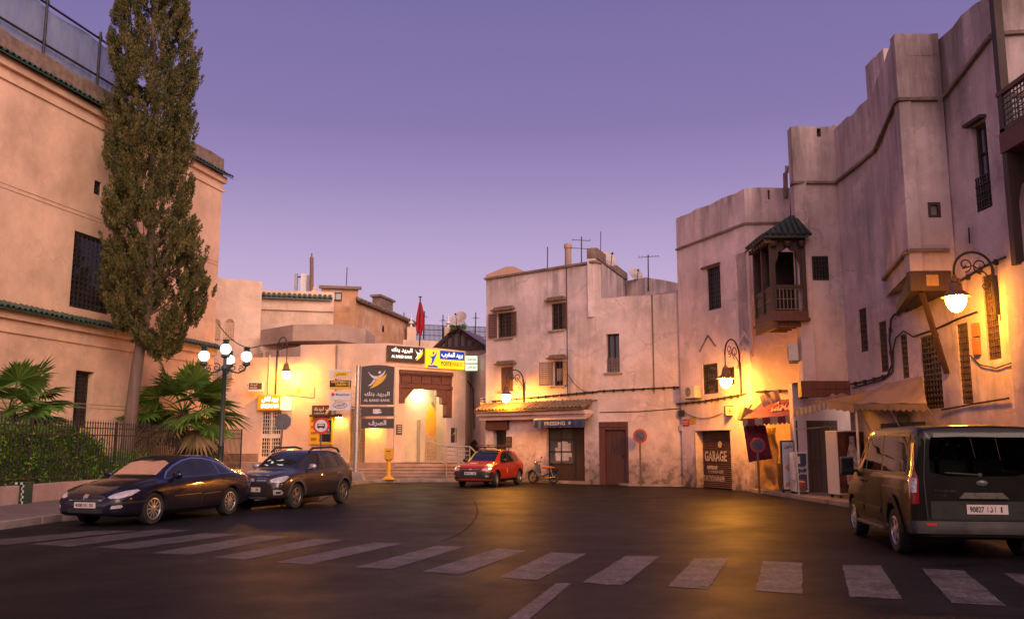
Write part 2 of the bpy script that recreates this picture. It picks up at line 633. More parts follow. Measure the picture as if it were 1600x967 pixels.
def text_mesh(s, bold=0.0):
    key = (s, bold)
    if key in TXT:
        return TXT[key]
    cu = bpy.data.curves.new('lettering', 'FONT')
    cu.body = s
    cu.offset = bold
    cu.resolution_u = 3
    o = bpy.data.objects.new('lettering', cu)
    COL.objects.link(o)
    dg = bpy.context.evaluated_depsgraph_get()
    me = bpy.data.meshes.new_from_object(o.evaluated_get(dg))
    vs = [tuple(v.co) for v in me.vertices]
    fs = [tuple(p.vertices) for p in me.polygons]
    bpy.data.objects.remove(o)
    bpy.data.curves.remove(cu)
    bpy.data.meshes.remove(me)
    TXT[key] = (vs, fs)
    return TXT[key]
def lettering(mb, s, u0, u1, z0, z1, w, bold=0.02, fit=True, shear=0.0, th=.004):
    """writes s into the rectangle (u0..u1, z0..z1) of the frame mb.F, as thin raised letters at depth w"""
    vs, fs = text_mesh(s, bold)
    if not vs:
        return
    x0, x1 = min(v[0] for v in vs), max(v[0] for v in vs)
    y0, y1 = min(v[1] for v in vs), max(v[1] for v in vs)
    sx, sy = (u1 - u0) / (x1 - x0), (z1 - z0) / max(1e-6, (y1 - y0))
    mb.add([(u0 + (v[0] - x0) * sx + shear * (v[1] - y0) * sy, w, z0 + (v[1] - y0) * sy) for v in vs], fs)

def polyfan(mb, poly, w, th=.006):
    mb.prism(poly, w - th, w)
# ================================================================== the setting
P_L = plaster('plaster_peach', (.74, .49, .33), stain=(.30, .20, .16), streak=.3, patchy=.3, low=1.4, top=None, seed=3)
P_K = plaster('plaster_bank', (.74, .54, .42), stain=(.4, .28, .22), streak=.15, patchy=.2, low=None, seed=9)
P_B = plaster('plaster_back', (.78, .57, .42), stain=(.28, .18, .14), streak=.4, patchy=.3, low=None, seed=14)
P_O = plaster('plaster_ochre', (.60, .33, .18), stain=(.3, .16, .1), streak=.5, patchy=.6, patch=(.7, .5, .38), low=None, seed=24)
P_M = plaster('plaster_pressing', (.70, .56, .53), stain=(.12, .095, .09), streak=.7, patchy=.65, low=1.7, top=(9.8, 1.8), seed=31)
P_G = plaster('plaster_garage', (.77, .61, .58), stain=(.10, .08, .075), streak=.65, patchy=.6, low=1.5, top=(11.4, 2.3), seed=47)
P_R = plaster('plaster_tall', (.61, .48, .46), stain=(.085, .066, .06), streak=.6, patchy=.6, low=1.2, top=(12.2, 5.0), seed=58)  # deep top band: rain stain plus lamplight falloff painted into the wall colour
CONC = pm('concrete_grey', (.33, .27, .24), .9, var=.2, scale=3, bmp=.3, dirt=(.15, .12, .1))
COPE = pm('coping_brown', (.23, .16, .12), .92, var=.3, scale=4, bmp=.4, dirt=(.1, .075, .06))
TILEG = pm('tile_green', (.03, .07, .05), .38, var=.4, scale=9, coat=.25, dirt=(.06, .05, .035))
TILEB = pm('tile_brown', (.20, .13, .085), .8, var=.4, scale=9, dirt=(.09, .07, .05))
W_DK = wood('wood_dark', (.062, .032, .022))
W_RED = wood('wood_red', (.15, .050, .036))
W_MID = wood('wood_mid', (.17, .085, .05))
W_GRY = wood('wood_grey', (.21, .135, .10), axis=2)
W_SHUT = wood('wood_shutter', (.15, .075, .06))
W_PALE = wood('wood_pale', (.36, .25, .2))
IRON = pm('iron_black', (.018, .017, .018), .55, var=.3, dirt=(.06, .035, .025))
GRILLE = pm('iron_brown', (.035, .026, .022), .6, var=.3)
PANE = glass_dark('pane_dark')
DARKROOM = pm('room_dark', (.02, .016, .014), .9)
STEEL = pm('steel', (.5, .48, .46), .35, metal=.8)
CABLE = pm('cable_black', (.025, .02, .018), .8)
WHITE = pm('paint_white', (.72, .68, .64), .5, var=.08)
GREYP = pm('paint_grey', (.35, .34, .34), .5, var=.1)

# ---- ground
def asphalt():
    m, t, b = newmat('asphalt')
    g = nd(t, 'ShaderNodeNewGeometry')
    v = g.outputs['Position']
    c = mixc(t, noise_fac(t, v, .16, .35, .65, 7, .62), (.0095, .0085, .0105), (.021, .0185, .0225))
    c = mixc(t, mth(t, 'MULTIPLY', mth(t, 'MULTIPLY', noise_fac(t, v, 38, .45, .75, 4, .75), noise_fac(t, v, 4, .3, .7, 4)), .75), c, (.055, .047, .050))
    c = mixc(t, mth(t, 'MULTIPLY', noise_fac(t, v, .9, .53, .60, 7, .7), .7), c, (.016, .0145, .0145))
    mp = nd(t, 'ShaderNodeMapping')
    mp.inputs['Scale'].default_value = (1.1, .09, 1)
    mp.inputs['Rotation'].default_value = (0, 0, math.radians(16))
    t.links.new(v, mp.inputs[0])
    c = mixc(t, mth(t, 'MULTIPLY', noise_fac(t, mp.outputs[0], 1.0, .5, .7, 4), .45), c, (.014, .013, .013))
    # hairline cracks and oil drips
    vo = nd(t, 'ShaderNodeTexVoronoi', feature='DISTANCE_TO_EDGE')
    vo.inputs['Scale'].default_value = .28
    wv = nd(t, 'ShaderNodeVectorMath', operation='ADD')
    nz = nd(t, 'ShaderNodeTexNoise')
    nz.inputs['Scale'].default_value = 1.2
    nz.inputs['Detail'].default_value = 6
    t.links.new(v, nz.inputs['Vector'])
    t.links.new(v, wv.inputs[0])
    t.links.new(nz.outputs['Color'], wv.inputs[1])
    t.links.new(wv.outputs[0], vo.inputs['Vector'])
    r = nd(t, 'ShaderNodeMapRange')
    r.inputs[1].default_value, r.inputs[2].default_value = .018, .0
    t.links.new(vo.outputs['Distance'], r.inputs[0])
    c = mixc(t, mth(t, 'MULTIPLY', mth(t, 'MULTIPLY', r.outputs[0], noise_fac(t, v, .35, .46, .54, 2)), .85), c, (.008, .0075, .0075))
    t.links.new(c, b.inputs['Base Color'])
    rr = nd(t, 'ShaderNodeMapRange')
    rr.inputs[3].default_value, rr.inputs[4].default_value = .41, .56
    t.links.new(noise_fac(t, v, .7, .3, .7, 7, .65), rr.inputs[0])
    t.links.new(rr.outputs[0], b.inputs['Roughness'])
    b.inputs['Specular IOR Level'].default_value = .028
    h = mth(t, 'ADD', noise_fac(t, v, 55, 0, 1, 3), mth(t, 'MULTIPLY', noise_fac(t, v, 3, 0, 1, 4), .8))
    bump(t, b, h, .6, .012)
    return m
ASPH = asphalt()
def paving(name, c1, c2, sx=.4, sy=.2):
    m, t, b = newmat(name)
    g = nd(t, 'ShaderNodeNewGeometry')
    br = nd(t, 'ShaderNodeTexBrick')
    br.inputs['Scale'].default_value = 1.0
    br.inputs['Brick Width'].default_value = sx
    br.inputs['Row Height'].default_value = sy
    br.inputs['Mortar Size'].default_value = .008
    br.inputs['Color1'].default_value = c4(c1)
    br.inputs['Color2'].default_value = c4(c2)
    br.inputs['Mortar'].default_value = c4(tuple(x * .4 for x in c1))
    t.links.new(g.outputs['Position'], br.inputs['Vector'])
    c = mixc(t, mth(t, 'MULTIPLY', noise_fac(t, g.outputs['Position'], 1.1, .4, .7, 6), .55), br.outputs[0], tuple(x * .55 for x in c1))
    t.links.new(c, b.inputs['Base Color'])
    b.inputs['Roughness'].default_value = .75
    bump(t, b, br.outputs['Fac'], -.3, .01)
    return m
PAVE = paving('paving_left', (.16, .12, .115), (.21, .155, .14), .24, .12)
PAVR = paving('paving_right', (.22, .16, .13), (.28, .20, .16), .3, .3)
KERB = pm('kerb_stone', (.25, .2, .175), .85, var=.25, scale=2.5, bmp=.4, dirt=(.11, .09, .08))
STEPM = pm('step_stone', (.38, .25, .19), .6, var=.18, scale=2.2, dirt=(.2, .13, .1))
SOIL = pm('soil', (.09, .06, .04), .95, var=.4, scale=5, bmp=.5)

mb = MB(); mb.add([(-900, -600, -.012), (900, -600, -.012), (900, 1500, -.012), (-900, 1500, -.012)], [(0, 1, 2, 3)])
tag(mb.build('ground', pm('ground_dust', (.16, .12, .095), .95, scale=.4)), kind='structure')
mb = MB()
NX, NY = 60, 70
for j in range(NY + 1):
    for i in range(NX + 1):
        x, y = -40 + 80 * i / NX, -12 + 72 * j / NY
        mb.v.append(Vector((x, y, 0)))
for j in range(NY):
    for i in range(NX):
        a = j * (NX + 1) + i
        mb.f.append([a, a + 1, a + NX + 2, a + NX + 1]); mb.mi.append(0)
tag(mb.build('road', ASPH, smooth=60), kind='structure')

def slab(name, poly, z, mat, kerbline=None, z0=-.05):
    mb = MB()
    n = len(poly)
    tri = tessellate_polygon([[Vector((p[0], p[1], 0)) for p in poly]])
    vs = [(p[0], p[1], z) for p in poly] + [(p[0], p[1], z0) for p in poly]
    fs = [tuple(t) for t in tri] + [(i, (i + 1) % n, (i + 1) % n + n, i + n) for i in range(n)]
    mb.add(vs, fs)
    return tag(mb.build(name, mat), kind='structure')
def kerb(name, line, z, w=.16, L=.85):
    mb = MB()
    rr = random.Random(5)
    for a, b in zip(line[:-1], line[1:]):
        a, b = Vector((a[0], a[1], 0)), Vector((b[0], b[1], 0))
        k = max(1, round((b - a).length / L))
        F = Fac(a, b)
        for i in range(k):
            u0, u1 = F.L * i / k + .006, F.L * (i + 1) / k - .006
            mb.F = F
            mb.bbox(u0, u1, -w, .02 + rr.uniform(-.012, .012), -.05, z + .012 + rr.uniform(-.012, .006), .018)
    return tag(mb.build(name, KERB, smooth=35), kind='structure')
KL = [(-10.9, 4), (-10.25, 18.3), (-10.06, 20.45), (-8.0, 24.2), (-5.95, 28.06), (-6.45, 34), (-6.85, 39.65), (-6.3, 41.4), (-5.2, 42.3), (-2.3, 42.5)]
slab('sidewalk', KL + [(-2.3, 49), (-30, 49), (-30, 4)], .14, PAVE)
kerb('kerb', KL, .14)
KR = [(8.72, 33.2), (8.95, 30.5), (9.1, 28), (9.2, 24.9), (9.45, 20), (9.5, 12), (9.5, 2)]
slab('sidewalk', [(p[0], p[1]) for p in KR] + [(20, 2), (20, 36), (9, 36)], .12, PAVR)
kerb('kerb', KR, .12)
# low pavement step in front of the wooden door
DS = [(4.6, 39.3), (4.9, 38.45), (6.9, 37.7), (7.5, 38.2), (7.3, 39.5), (4.7, 40.5)]
slab('pavement', DS, .07, CONC)

# ---- zebra crossing and lane dash, worn paint
def roadpaint():
    m, t, b = newmat('road_paint')
    g = nd(t, 'ShaderNodeNewGeometry')
    v = g.outputs['Position']
    w = mth(t, 'MULTIPLY', noise_fac(t, v, 1.9, .38, .60, 9, .8), noise_fac(t, v, 17, .38, .58, 6, .8))
    sp = nd(t, 'ShaderNodeSeparateXYZ')
    t.links.new(v, sp.inputs[0])
    r = nd(t, 'ShaderNodeMapRange')          # the left end of the crossing is worn almost away
    r.inputs[1].default_value, r.inputs[2].default_value = -6.5, -1.0
    r.inputs[3].default_value, r.inputs[4].default_value = .55, 1.0
    t.links.new(sp.outputs[0], r.inputs[0])
    w = mth(t, 'MULTIPLY', mth(t, 'MULTIPLY', w, r.outputs[0]), .85)
    c = mixc(t, w, (.015, .013, .0145), (.22, .19, .185))
    t.links.new(c, b.inputs['Base Color'])
    b.inputs['Roughness'].default_value = .62
    bump(t, b, noise_fac(t, v, 55, 0, 1, 3), .35, .01)
    return m
RP = roadpaint()
bars = [  # BL, BR, TR, TL in photo pixels
    [(-60, 848), (10, 851), (215, 829), (160, 828)], [(45, 850), (110, 854), (298, 828), (250, 826.5)], [(145, 855), (205, 858), (372, 834.5), (320, 832.5)],
    [(235, 864), (300, 867), (452, 838), (405, 836)], [(332, 871), (381, 874.5), (539, 843), (492, 841.5)], [(430, 878), (483, 882), (629, 849), (583, 847.5)],
    [(555, 886.5), (612, 889), (727, 853.5), (683, 852)], [(661, 892.5), (720, 897.5), (822, 860), (779, 856.5)], [(779, 902), (840, 906), (917, 865), (860, 863)],
    [(910, 910), (973, 915), (1030, 869), (978, 868)], [(1043, 916), (1105, 921), (1138, 872), (1085, 872)], [(1180, 923), (1253, 928), (1254, 879), (1192, 876)],
    [(1328, 932), (1410, 936), (1376, 883), (1316, 882.5)], [(1487, 942), (1573, 947), (1506, 891), (1440, 888)], [(1655, 950), (1740, 956), (1640, 899), (1567, 895)]]
mb = MB()
for q in bars:
    g4 = [gnd(*p) for p in q]
    BL, BR_, TR, TL = g4
    vs, fs = [], []
    K = 22
    for k in range(K + 1):      # chipped, uneven edges
        f = k / K
        l, r_ = BL.lerp(TL, f), BR_.lerp(TR, f)
        ux = (r_ - l).normalized(); uy = (TL - BL).normalized()
        j = lambda s: .022 * noise.noise(Vector((l.x * 3 + s, k * .9, s))) * (1 if 0 < k < K else 0)
        for q_, s in ((0, 1), (.33, 2), (.66, 3), (1, 4)):
            p = l.lerp(r_, q_)
            if q_ in (0, 1): p = p + ux * j(s * 7.3)
            if k in (0, K): p = p + uy * .05 * noise.noise(Vector((p.x * 4, p.y * 4, 1)))
            vs.append((p.x, p.y, .005))
    mb.add(vs, [(4 * k + i, 4 * k + i + 1, 4 * k + i + 5, 4 * k + i + 4) for k in range(K) for i in range(3)])
TAR = pm('tar', (.013, .012, .0125), .75, var=.3, spec=.05)
def seam(pts, w, name):
    ps = [gnd(*p) for p in pts]
    m = MB(); vs = []
    for i, p in enumerate(ps):
        d = (ps[min(i + 1, len(ps) - 1)] - ps[max(i - 1, 0)]).normalized(); n_ = Vector((-d.y, d.x, 0)) * w * (.6 + .5 * noise.noise(p))
        vs += [(p.x - n_.x, p.y - n_.y, .0035), (p.x + n_.x, p.y + n_.y, .0035)]
    m.add(vs, [(2 * i, 2 * i + 1, 2 * i + 3, 2 * i + 2) for i in range(len(ps) - 1)])
    tag(m.build(name, TAR), kind='structure')
seam([(741, 782), (745, 792), (746, 800), (744, 808), (738, 817), (728, 827), (714, 836), (690, 846)], .03, 'tar_seam')
tag(mb.build('crosswalk', RP), kind='structure')
q = [gnd(*p) for p in ((770, 985), (806, 985), (893, 911), (869, 911))]
mb = MB(); mb.add([(p.x, p.y, .005) for p in q], [(0, 1, 2, 3)])
tag(mb.build('lane_line', RP), kind='structure')

# ================================================================== building details
def grille(mb, u0, u1, z0, z1, w, nu, nz, r=.012, fancy=False):
    for i in range(nu + 1):
        u = u0 + (u1 - u0) * i / nu
        mb.box(u - r, u + r, w - r, w + r, z0, z1)
    for j in range(nz + 1):
        z = z0 + (z1 - z0) * j / nz
        mb.box(u0, u1, w + r * 1.1, w + r * 2.6, z - r, z + r)
    if fancy:
        for i in range(nu):
            for j in range(0, nz):
                uc, zc = u0 + (u1 - u0) * (i + .5) / nu, z0 + (z1 - z0) * (j + .5) / nz
                q = min((u1 - u0) / nu, (z1 - z0) / nz) * .36
                mb.tube([(uc + q * math.cos(a), w, zc + q * math.sin(a)) for a in [k * PI / 3 for k in range(6)]], r * .7, 3, closed=True)
def frame_mb(F, u0, u1, z0, z1, w0, w1, t=.07):
    mb = MB(F)
    mb.panel([(u0, z0), (u1, z0), (u1, z1), (u0, z1)], [[(u0 + t, z0 + t), (u1 - t, z0 + t), (u1 - t, z1 - t), (u0 + t, z1 - t)]], w0, w1)
    return mb
def window(parent, F, h, fmat, grid=(5, 10), gmat=None, fancy=False, lab=None, gw=-.07, t=.06, pmat=None, mull=None):
    u0, u1, z0, z1, dp = h
    e = .002
    mb = frame_mb(F, u0 + e, u1 - e, z0 + e, z1 - e, -dp + .005, -dp + .08, t)
    if mull:
        for k in range(1, mull[0]):
            u = u0 + (u1 - u0) * k / mull[0]
            mb.box(u - .025, u + .025, -dp + .01, -dp + .07, z0 + t, z1 - t)
        for k in range(1, mull[1]):
            z = z0 + (z1 - z0) * k / mull[1]
            mb.box(u0 + t, u1 - t, -dp + .012, -dp + .065, z - .02, z + .02)
    o = mb.build('window', fmat, parent)
    if lab: o['label'] = lab
    mb = MB(F); mb.box(u0 + .01, u1 - .01, -dp - .03, -dp + .004, z0 + .01, z1 - .01)
    mb.build('pane', pmat or PANE, o)
    if grid:
        mb = MB(F); grille(mb, u0 + .03, u1 - .03, z0 + .03, z1 - .03, gw, grid[0], grid[1], .011, fancy)
        mb.build('grille', gmat or GRILLE, o)
    return o
def louvre(parent, F, hinge, z0, z1, wd, ang, side, mat, w=.02):
    """open shutter: hinged at u = hinge, leaf swung by ang from the wall plane; side -1 left, 1 right"""
    c = F.p(hinge, w, 0)
    dirv = (F.d * side * math.cos(ang) + F.n * math.sin(ang))
    G = Fac(c, c + dirv)
    mb = frame_mb(G, 0, wd, z0, z1, -.02, .02, .05)
    n = max(4, int((z1 - z0) / .09))
    for k in range(n):
        z = z0 + .05 + (z1 - z0 - .1) * (k + .5) / n
        mb.add([(.05, -.012, z - .035), (wd - .05, -.012, z - .035), (wd - .05, .014, z + .03), (.05, .014, z + .03)], [(0, 1, 2, 3)])
    return mb.build('shutter', mat, parent)
def tile_band(mb, F, u0, u1, z, proj=.35, drop=.16, pitch=.22, w=0.0, back=0.0, r=.085):
    n = int((u1 - u0) / pitch)
    old, mb.F = mb.F, F
    rr = random.Random(int(u0 * 10))
    for i in range(n):
        u = u0 + (i + .5) * (u1 - u0) / n
        dz = rr.uniform(-.012, .012)
        pts = [(u, w - back, z + dz + drop * back / max(proj, .01)), (u, w + proj + rr.uniform(-.02, .02), z - drop + dz)]
        vs, fs = [], []
        K = 6
        for p in pts:
            for k in range(K + 1):
                a = PI * k / K
                vs.append((p[0] + r * math.cos(a), p[1], p[2] + r * math.sin(a)))
            for k in range(K + 1):
                a = PI * k / K
                vs.append((p[0] + (r - .02) * math.cos(a), p[1], p[2] + (r - .02) * math.sin(a)))
        m = K + 1
        for k in range(K):
            fs += [(k, k + 1, 2 * m + k + 1, 2 * m + k), (m + k, 3 * m + k, 3 * m + k + 1, m + k + 1), (2 * m + k, 2 * m + k + 1, 3 * m + k + 1, 3 * m + k)]
        mb.add(vs, fs)
    a = w - back
    mb.add([(u0, a, z + drop * back / max(proj, .01) - .03), (u1, a, z + drop * back / max(proj, .01) - .03), (u1, w + proj - .02, z - drop - .02), (u0, w + proj - .02, z - drop - .02),
            (u0, a, z - .09), (u1, a, z - .09), (u1, w + proj - .02, z - drop - .06), (u0, w + proj - .02, z - drop - .06)],
           [(0, 1, 2, 3), (7, 6, 5, 4), (3, 2, 6, 7), (0, 3, 7, 4), (1, 5, 6, 2)])
    mb.F = old
def cable_thing(pts, r, label, name='cable', cat='cable', clips=0):
    mb = MB(); mb.tube(pts, r, 5)
    if clips:
        for i in range(len(pts) - 1):
            a, b = Vector(pts[i]), Vector(pts[i + 1])
            k = int((b - a).length / clips)
            for j in range(k):
                p = a + (b - a) * (j + .5) / k
                mb.box(p.x - .035, p.x + .035, p.y - .035, p.y + .035, p.z - .08, p.z + .05)
    return tag(mb.build(name, CABLE, smooth=50), label, cat)
def sag(a, b, s, n=10):
    a, b = Vector(a), Vector(b)
    return [a + (b - a) * (i / n) - Vector((0, 0, s * 4 * (i / n) * (1 - i / n))) for i in range(n + 1)]

# ================================================================== tall peach building on the left
FL = Fac((-19.84, 16), (-14.03, 42))
LB = thing('corner_building', (-14.03, 42, 0), 'tall peach plastered building with two rows of green tiles behind the cypress', 'building')
z_up, z_lo = 14.75, 6.35
hL = [FL.rect(117, 360, 170, 492) + (.22,), FL.rect(119, 578, 142, 668) + (.34,), FL.rect(148, 281, 157.5, 307) + (.2,)]
hL[0] = (hL[0][0], hL[0][1], hL[0][2], hL[0][3], .2)
mb = wall(MB(), FL, 0, FL.L, 0, z_up, hL, step=.8, jit=.012, seed=5)
FLe = Fac((-14.03, 42), (-24, 44.3))
wall(mb, FLe, 0, FLe.L, 0, z_up, step=1.2)
mb.F = FL
mb.box(0, FL.L, -8, -.42, z_up - .45, z_up - .2)       # roof slab
mb.build('wall', P_L, LB)
mb = MB(FL)
for zb, pr in ((z_up - .52, .16), (z_up - .95, .07), (z_lo - .5, .15), (z_lo - .95, .06)):
    mb.box(0, FL.L + .0, .004, pr, zb, zb + (.3 if pr > .1 else .1))
mb.F = FLe
for zb, pr in ((z_up - .52, .16), (z_up - .95, .07)):
    mb.box(-.16, FLe.L, .004, pr, zb + .003, zb + (.3 if pr > .1 else .1) - .003)
mb.build('cornice', P_L, LB)
mb = MB(); tile_band(mb, FL, 0, FL.L + .3, z_up, .42, .2, .25, r=.1)
tile_band(mb, FLe, .1, FLe.L, z_up, .42, .2, .25, r=.1)
o = mb.build('roof_tile_row', TILEG, LB, smooth=50); o['label'] = 'upper row of green tiles below the roof parapet'
mb = MB(); tile_band(mb, FL, 0, FL.L + .2, z_lo, .42, .2, .25, r=.1)
o = mb.build('roof_tile_row', TILEG, LB, smooth=50); o['label'] = 'lower row of green tiles across the middle of the wall'
mb = MB(); wall(mb, FL, 0, FL.L + .1, z_up + .05, z_up + .72, th=.45, topjit=.05, w=-.03)
mb.build('parapet', COPE, LB)
window(LB, FL, hL[0], W_DK, (9, 14), fancy=True, lab='tall dark latticed window of the upper floor', t=.1)
window(LB, FL, hL[1], W_DK, (6, 14), fancy=True, lab='narrow latticed window of the lower floor', t=.08, gw=-.27)
window(LB, FL, hL[2], W_DK, (2, 4), lab='tiny vent window high on the wall')
# fine incised lines: thin raised strips, groove shadow put into their colour
mb = MB(FL)
for z in (z_lo + 3.95, z_lo + 3.8, 3.2, 3.06):
    mb.box(0, FL.L, .003, .012, z, z + .02)
mb.build('band_course', pm('line_shadow', (.45, .27, .18), .95), LB)

# scaffold screen on the roof
SCR = thing('scaffold_screen', FL.p(8, -.7, z_up), 'blue grey netting stretched on scaffold tubes above the peach building', 'scaffold screen')
def netmat():
    m, t, b = newmat('netting')
    g = nd(t, 'ShaderNodeTexCoord')
    mp = nd(t, 'ShaderNodeMapping'); mp.inputs['Scale'].default_value = (1.6, 1.6, .5)
    mp.inputs['Rotation'].default_value = (.5, 0, .2)
    t.links.new(g.outputs['Object'], mp.inputs[0])
    f = noise_fac(t, mp.outputs[0], 1.2, .35, .7, 6)
    t.links.new(mixc(t, f, (.16, .20, .27), (.27, .32, .40)), b.inputs['Base Color'])
    b.inputs['Roughness'].default_value = .9
    a = nd(t, 'ShaderNodeMapRange'); a.inputs[3].default_value, a.inputs[4].default_value = .62, .92
    t.links.new(noise_fac(t, mp.outputs[0], 3.2, .3, .7, 5), a.inputs[0])
    t.links.new(a.outputs[0], b.inputs['Alpha'])
    return m
mb = MB(FL)
NU, NZ = 60, 10
ue = FL.uz(205, 150, -.7)[0]
zt = z_up + 3.0
for j in range(NZ + 1):
    for i in range(NU + 1):
        u = ue * i / NU
        z = z_up + .1 + (zt - z_up - .1) * j / NZ
        wv = .10 * noise.noise(Vector((u * .9, z * 1.1, 0))) + .04 * noise.noise(Vector((u * 3, z * 2, 5)))
        mb.v.append(FL.p(u, -.75 + wv, z - (.12 * abs(math.sin(u * 1.1)) if j == NZ else 0)))
for j in range(NZ):
    for i in range(NU):
        a = j * (NU + 1) + i
        mb.f.append([a, a + 1, a + NU + 2, a + NU + 1]); mb.mi.append(0)
mb.build('netting', netmat(), SCR, smooth=180)
for z in (zt, z_up + 1.45):
    mb = MB(FL); mb.tube([(0, -.62, z), (ue, -.62, z)], .045, 8); mb.build('rail', IRON, SCR, smooth=50)
for u in [FL.uz(67, 60, -.62)[0] + k * 2.95 for k in range(-4, 3)]:
    if 0 < u < ue + .1:
        mb = MB(FL); mb.tube([(u, -.55, z_up - .1), (u, -.55, zt + .25)], .05, 8); mb.lathe([(.075, -.05), (.075, .08)], (u, -.55, zt), 8); mb.lathe([(.07, -.05), (.07, .08)], (u, -.55, z_up + 1.45), 8)
        mb.build('post', IRON, SCR, smooth=50)

# houses that close the square behind the camera: out of sight, but the cars and panes mirror them
rr = random.Random(4)
for k in range(9):
    x = -34 + k * 7.6
    mb = MB(); h = rr.uniform(6.2, 10.5); mb.box(x, x + 7.6, -24, -15 + rr.uniform(-.8, .8), 0, h)
    tag(mb.build('building', pm('dusk_wall', (.07, .055, .05), .9)), kind='structure')

# ================================================================== bank and its left wing
PZ = .87
FB = Fac(at(330, 650, 46.2).xy, at(522, 650, 45.0).xy)
FK2 = Fac(FB.b.xy, at(605, 650, 44.6).xy)
FK = Fac(FK2.b.xy, at(727, 650, 47.4).xy)
BK = thing('bank_building', FK.a + Vector((0, 0, 0)), 'low pink bank building with carved wooden portal above the stone steps', 'building')
slab('terrace', [(-16, 44.15), (-2.2, 44.15), (-2.2, 50), (-16, 50)], PZ, STEPM)
zB1, zB2 = 6.15, 6.75
uS = FB.uz(469, 560)[0]
dB = FB.rect(408, 641, 437, 717); dB = (dB[0], dB[1], PZ + .2, dB[3], .18)
mb = wall(MB(), FB, 0, uS, 0, zB1, [dB], step=1.0, jit=.008, topjit=.01)
wall(mb, FB, uS, FB.L, 0, zB2, step=1.0, jit=.008, topjit=.01)
zr = 3.9
g0 = FK2.uz(545, 700)[0]; g1 = FK2.uz(570, 700)[0]; y0 = FK2.uz(572, 700)[0]; y1 = FK2.uz(602, 700)[0]
atm = FK2.uz(521, 700)[0]
hK2 = [(g0, g1, PZ, 3.7, .9)]
wall(mb, FK2, 0, FK2.L, 0, zB2, [(g0, g1, PZ - .03, 3.6, .38)], step=1.0, jit=.008, topjit=.01)
# portal front: opening with stepped wooden corners
def q(px, py): return FK.uz(px, py)
pu0, pz0 = q(624, 576); pu1, _ = q(706.5, 590)
pL, pR = pu0, pu1
zP = q(624, 577)[1]
zIn = q(624, 690)[1]
oL, oR = q(631, 700)[0], q(697, 700)[0]
zTop = FK.uz(660, 603)[1]
outer = [(0, 0), (FK.L, 0), (FK.L, zB2 - .1), (0, zB2)]
# recess for the wooden portal, then the doorway itself
mb.F = FK
mb.panel(outer, [[(oL, PZ - .03), (oL, 3.75), (pL, 3.75), (pL, zP), (pR, zP), (pR, 3.1), (oR, 3.1), (oR, PZ - .03)]], -.35, 0)
FKs = Fac(FK.b.xy, (FK.b + Vector((.5, 4.5, 0))).xy)
wall(mb, FKs, 0, FKs.L, 0, zB2 - .1, step=1.2)
mb.F = None
# roof
zz = zB2 - .5
rp = [FB.p(uS, -.3, zz), FB.p(FB.L, -.3, zz), FK.p(0, -.3, zz), FK.p(FK.L, -.3, zz), Vector((-1.8, 52, zz)), Vector((-12, 52, zz))]
mb.add([tuple(p) for p in rp], [tuple(range(6))])
mb.build('wall', P_K, BK)
# moulding round the portal
mb = MB(FK)
e = .16
mb.panel([(pL - e - .09, PZ - .2), (pR + e + .09, PZ - .2), (pR + e + .09, zP + e + .09), (pL - e - .09, zP + e + .09)],
         [[(pL - e, PZ - .1), (pL - e, zP + e), (pR + e, zP + e), (pR + e, PZ - .1)]], .003, .05)
mb.build('moulding', P_K, BK)
# stone plinth
mb = MB(FB); mb.box(dB[1] + .05, FB.L, .004, .06, PZ, PZ + .42); mb.box(0, dB[0] - .05, .004, .06, PZ, PZ + .42)
mb.build('plinth', pm('plinth_stone', (.28, .18, .13), .7, var=.2, scale=3), BK)
# carved wooden portal
mb = MB(FK)
zl = zP - .95
mb.box(pL + .01, pR - .01, -.3, -.02, zl, zP - .01)
for k in range(5):
    uu = pL + .1 + (pR - pL - .2) * k / 5
    mb.box(uu + .03, uu + (pR - pL - .2) / 5 - .03, -.02, .03, zl + .3, zP - .3)
mb.box(pL - .02, pR + .02, -.02, .10, zP - .2, zP - .03)
mb.box(pL - .0, pR + .0, -.02, .07, zl + .04, zl + .2)
for k in range(22):
    uu = pL + (pR - pL) * (k + .3) / 22
    mb.box(uu, uu + .06, .03, .09, zP - .3, zP - .21)
wl = .34
mb.box(pL + .01, pL + wl, -.3, .02, 3.78, zl)
mb.prism([(pL + wl, zl), (pL + wl + .55, zl), (pL + wl, zl - .55)], -.26, .0)
mb.box(pR - wl, pR - .01, -.3, .03, 3.12, zl)
mb.prism([(pR - wl, zl), (pR - wl, zl - .75), (pR - wl - .28, zl - .7), (pR - wl - .3, zl - .35), (pR - wl - .62, zl - .3), (pR - wl - .62, zl)], -.26, .0)
mb.box(pR - wl - .06, pR - wl + .0, -.2, .06, 3.2, 3.9)
mb.build('portal', wood('wood_portal', (.17, .062, .045), axis=0, scale=9), BK)
# vestibule: side walls, back wall with pointed arch and yellow lit inner room
VW = pm('vestibule_wall', (.62, .52, .36), .85, var=.08, scale=2)
VW2 = pm('vestibule_yellow', (.70, .46, .16), .85, var=.06)
DV = 1.0
mb = MB(FK)
mb.box(oL - .25, oL - .003, -DV, -.36, .5, 4.6)
mb.box(oR + .003, oR + .25, -DV, -.36, .5, 4.6)
mb.box(oL - .25, oR + .25, -DV, -.36, 4.6, 4.8)
aU0 = FK.uz(664, 700, -DV)[0]; aU1 = FK.uz(685, 700, -DV)[0]
mb.panel([(oL - .25, .5), (oR + 1.6, .5), (oR + 1.6, 4.6), (oL - .25, 4.6)], [arch_pts(aU0, aU1, PZ - .04, 3.1, 3.95, 12, .45)], -DV - .25, -DV)
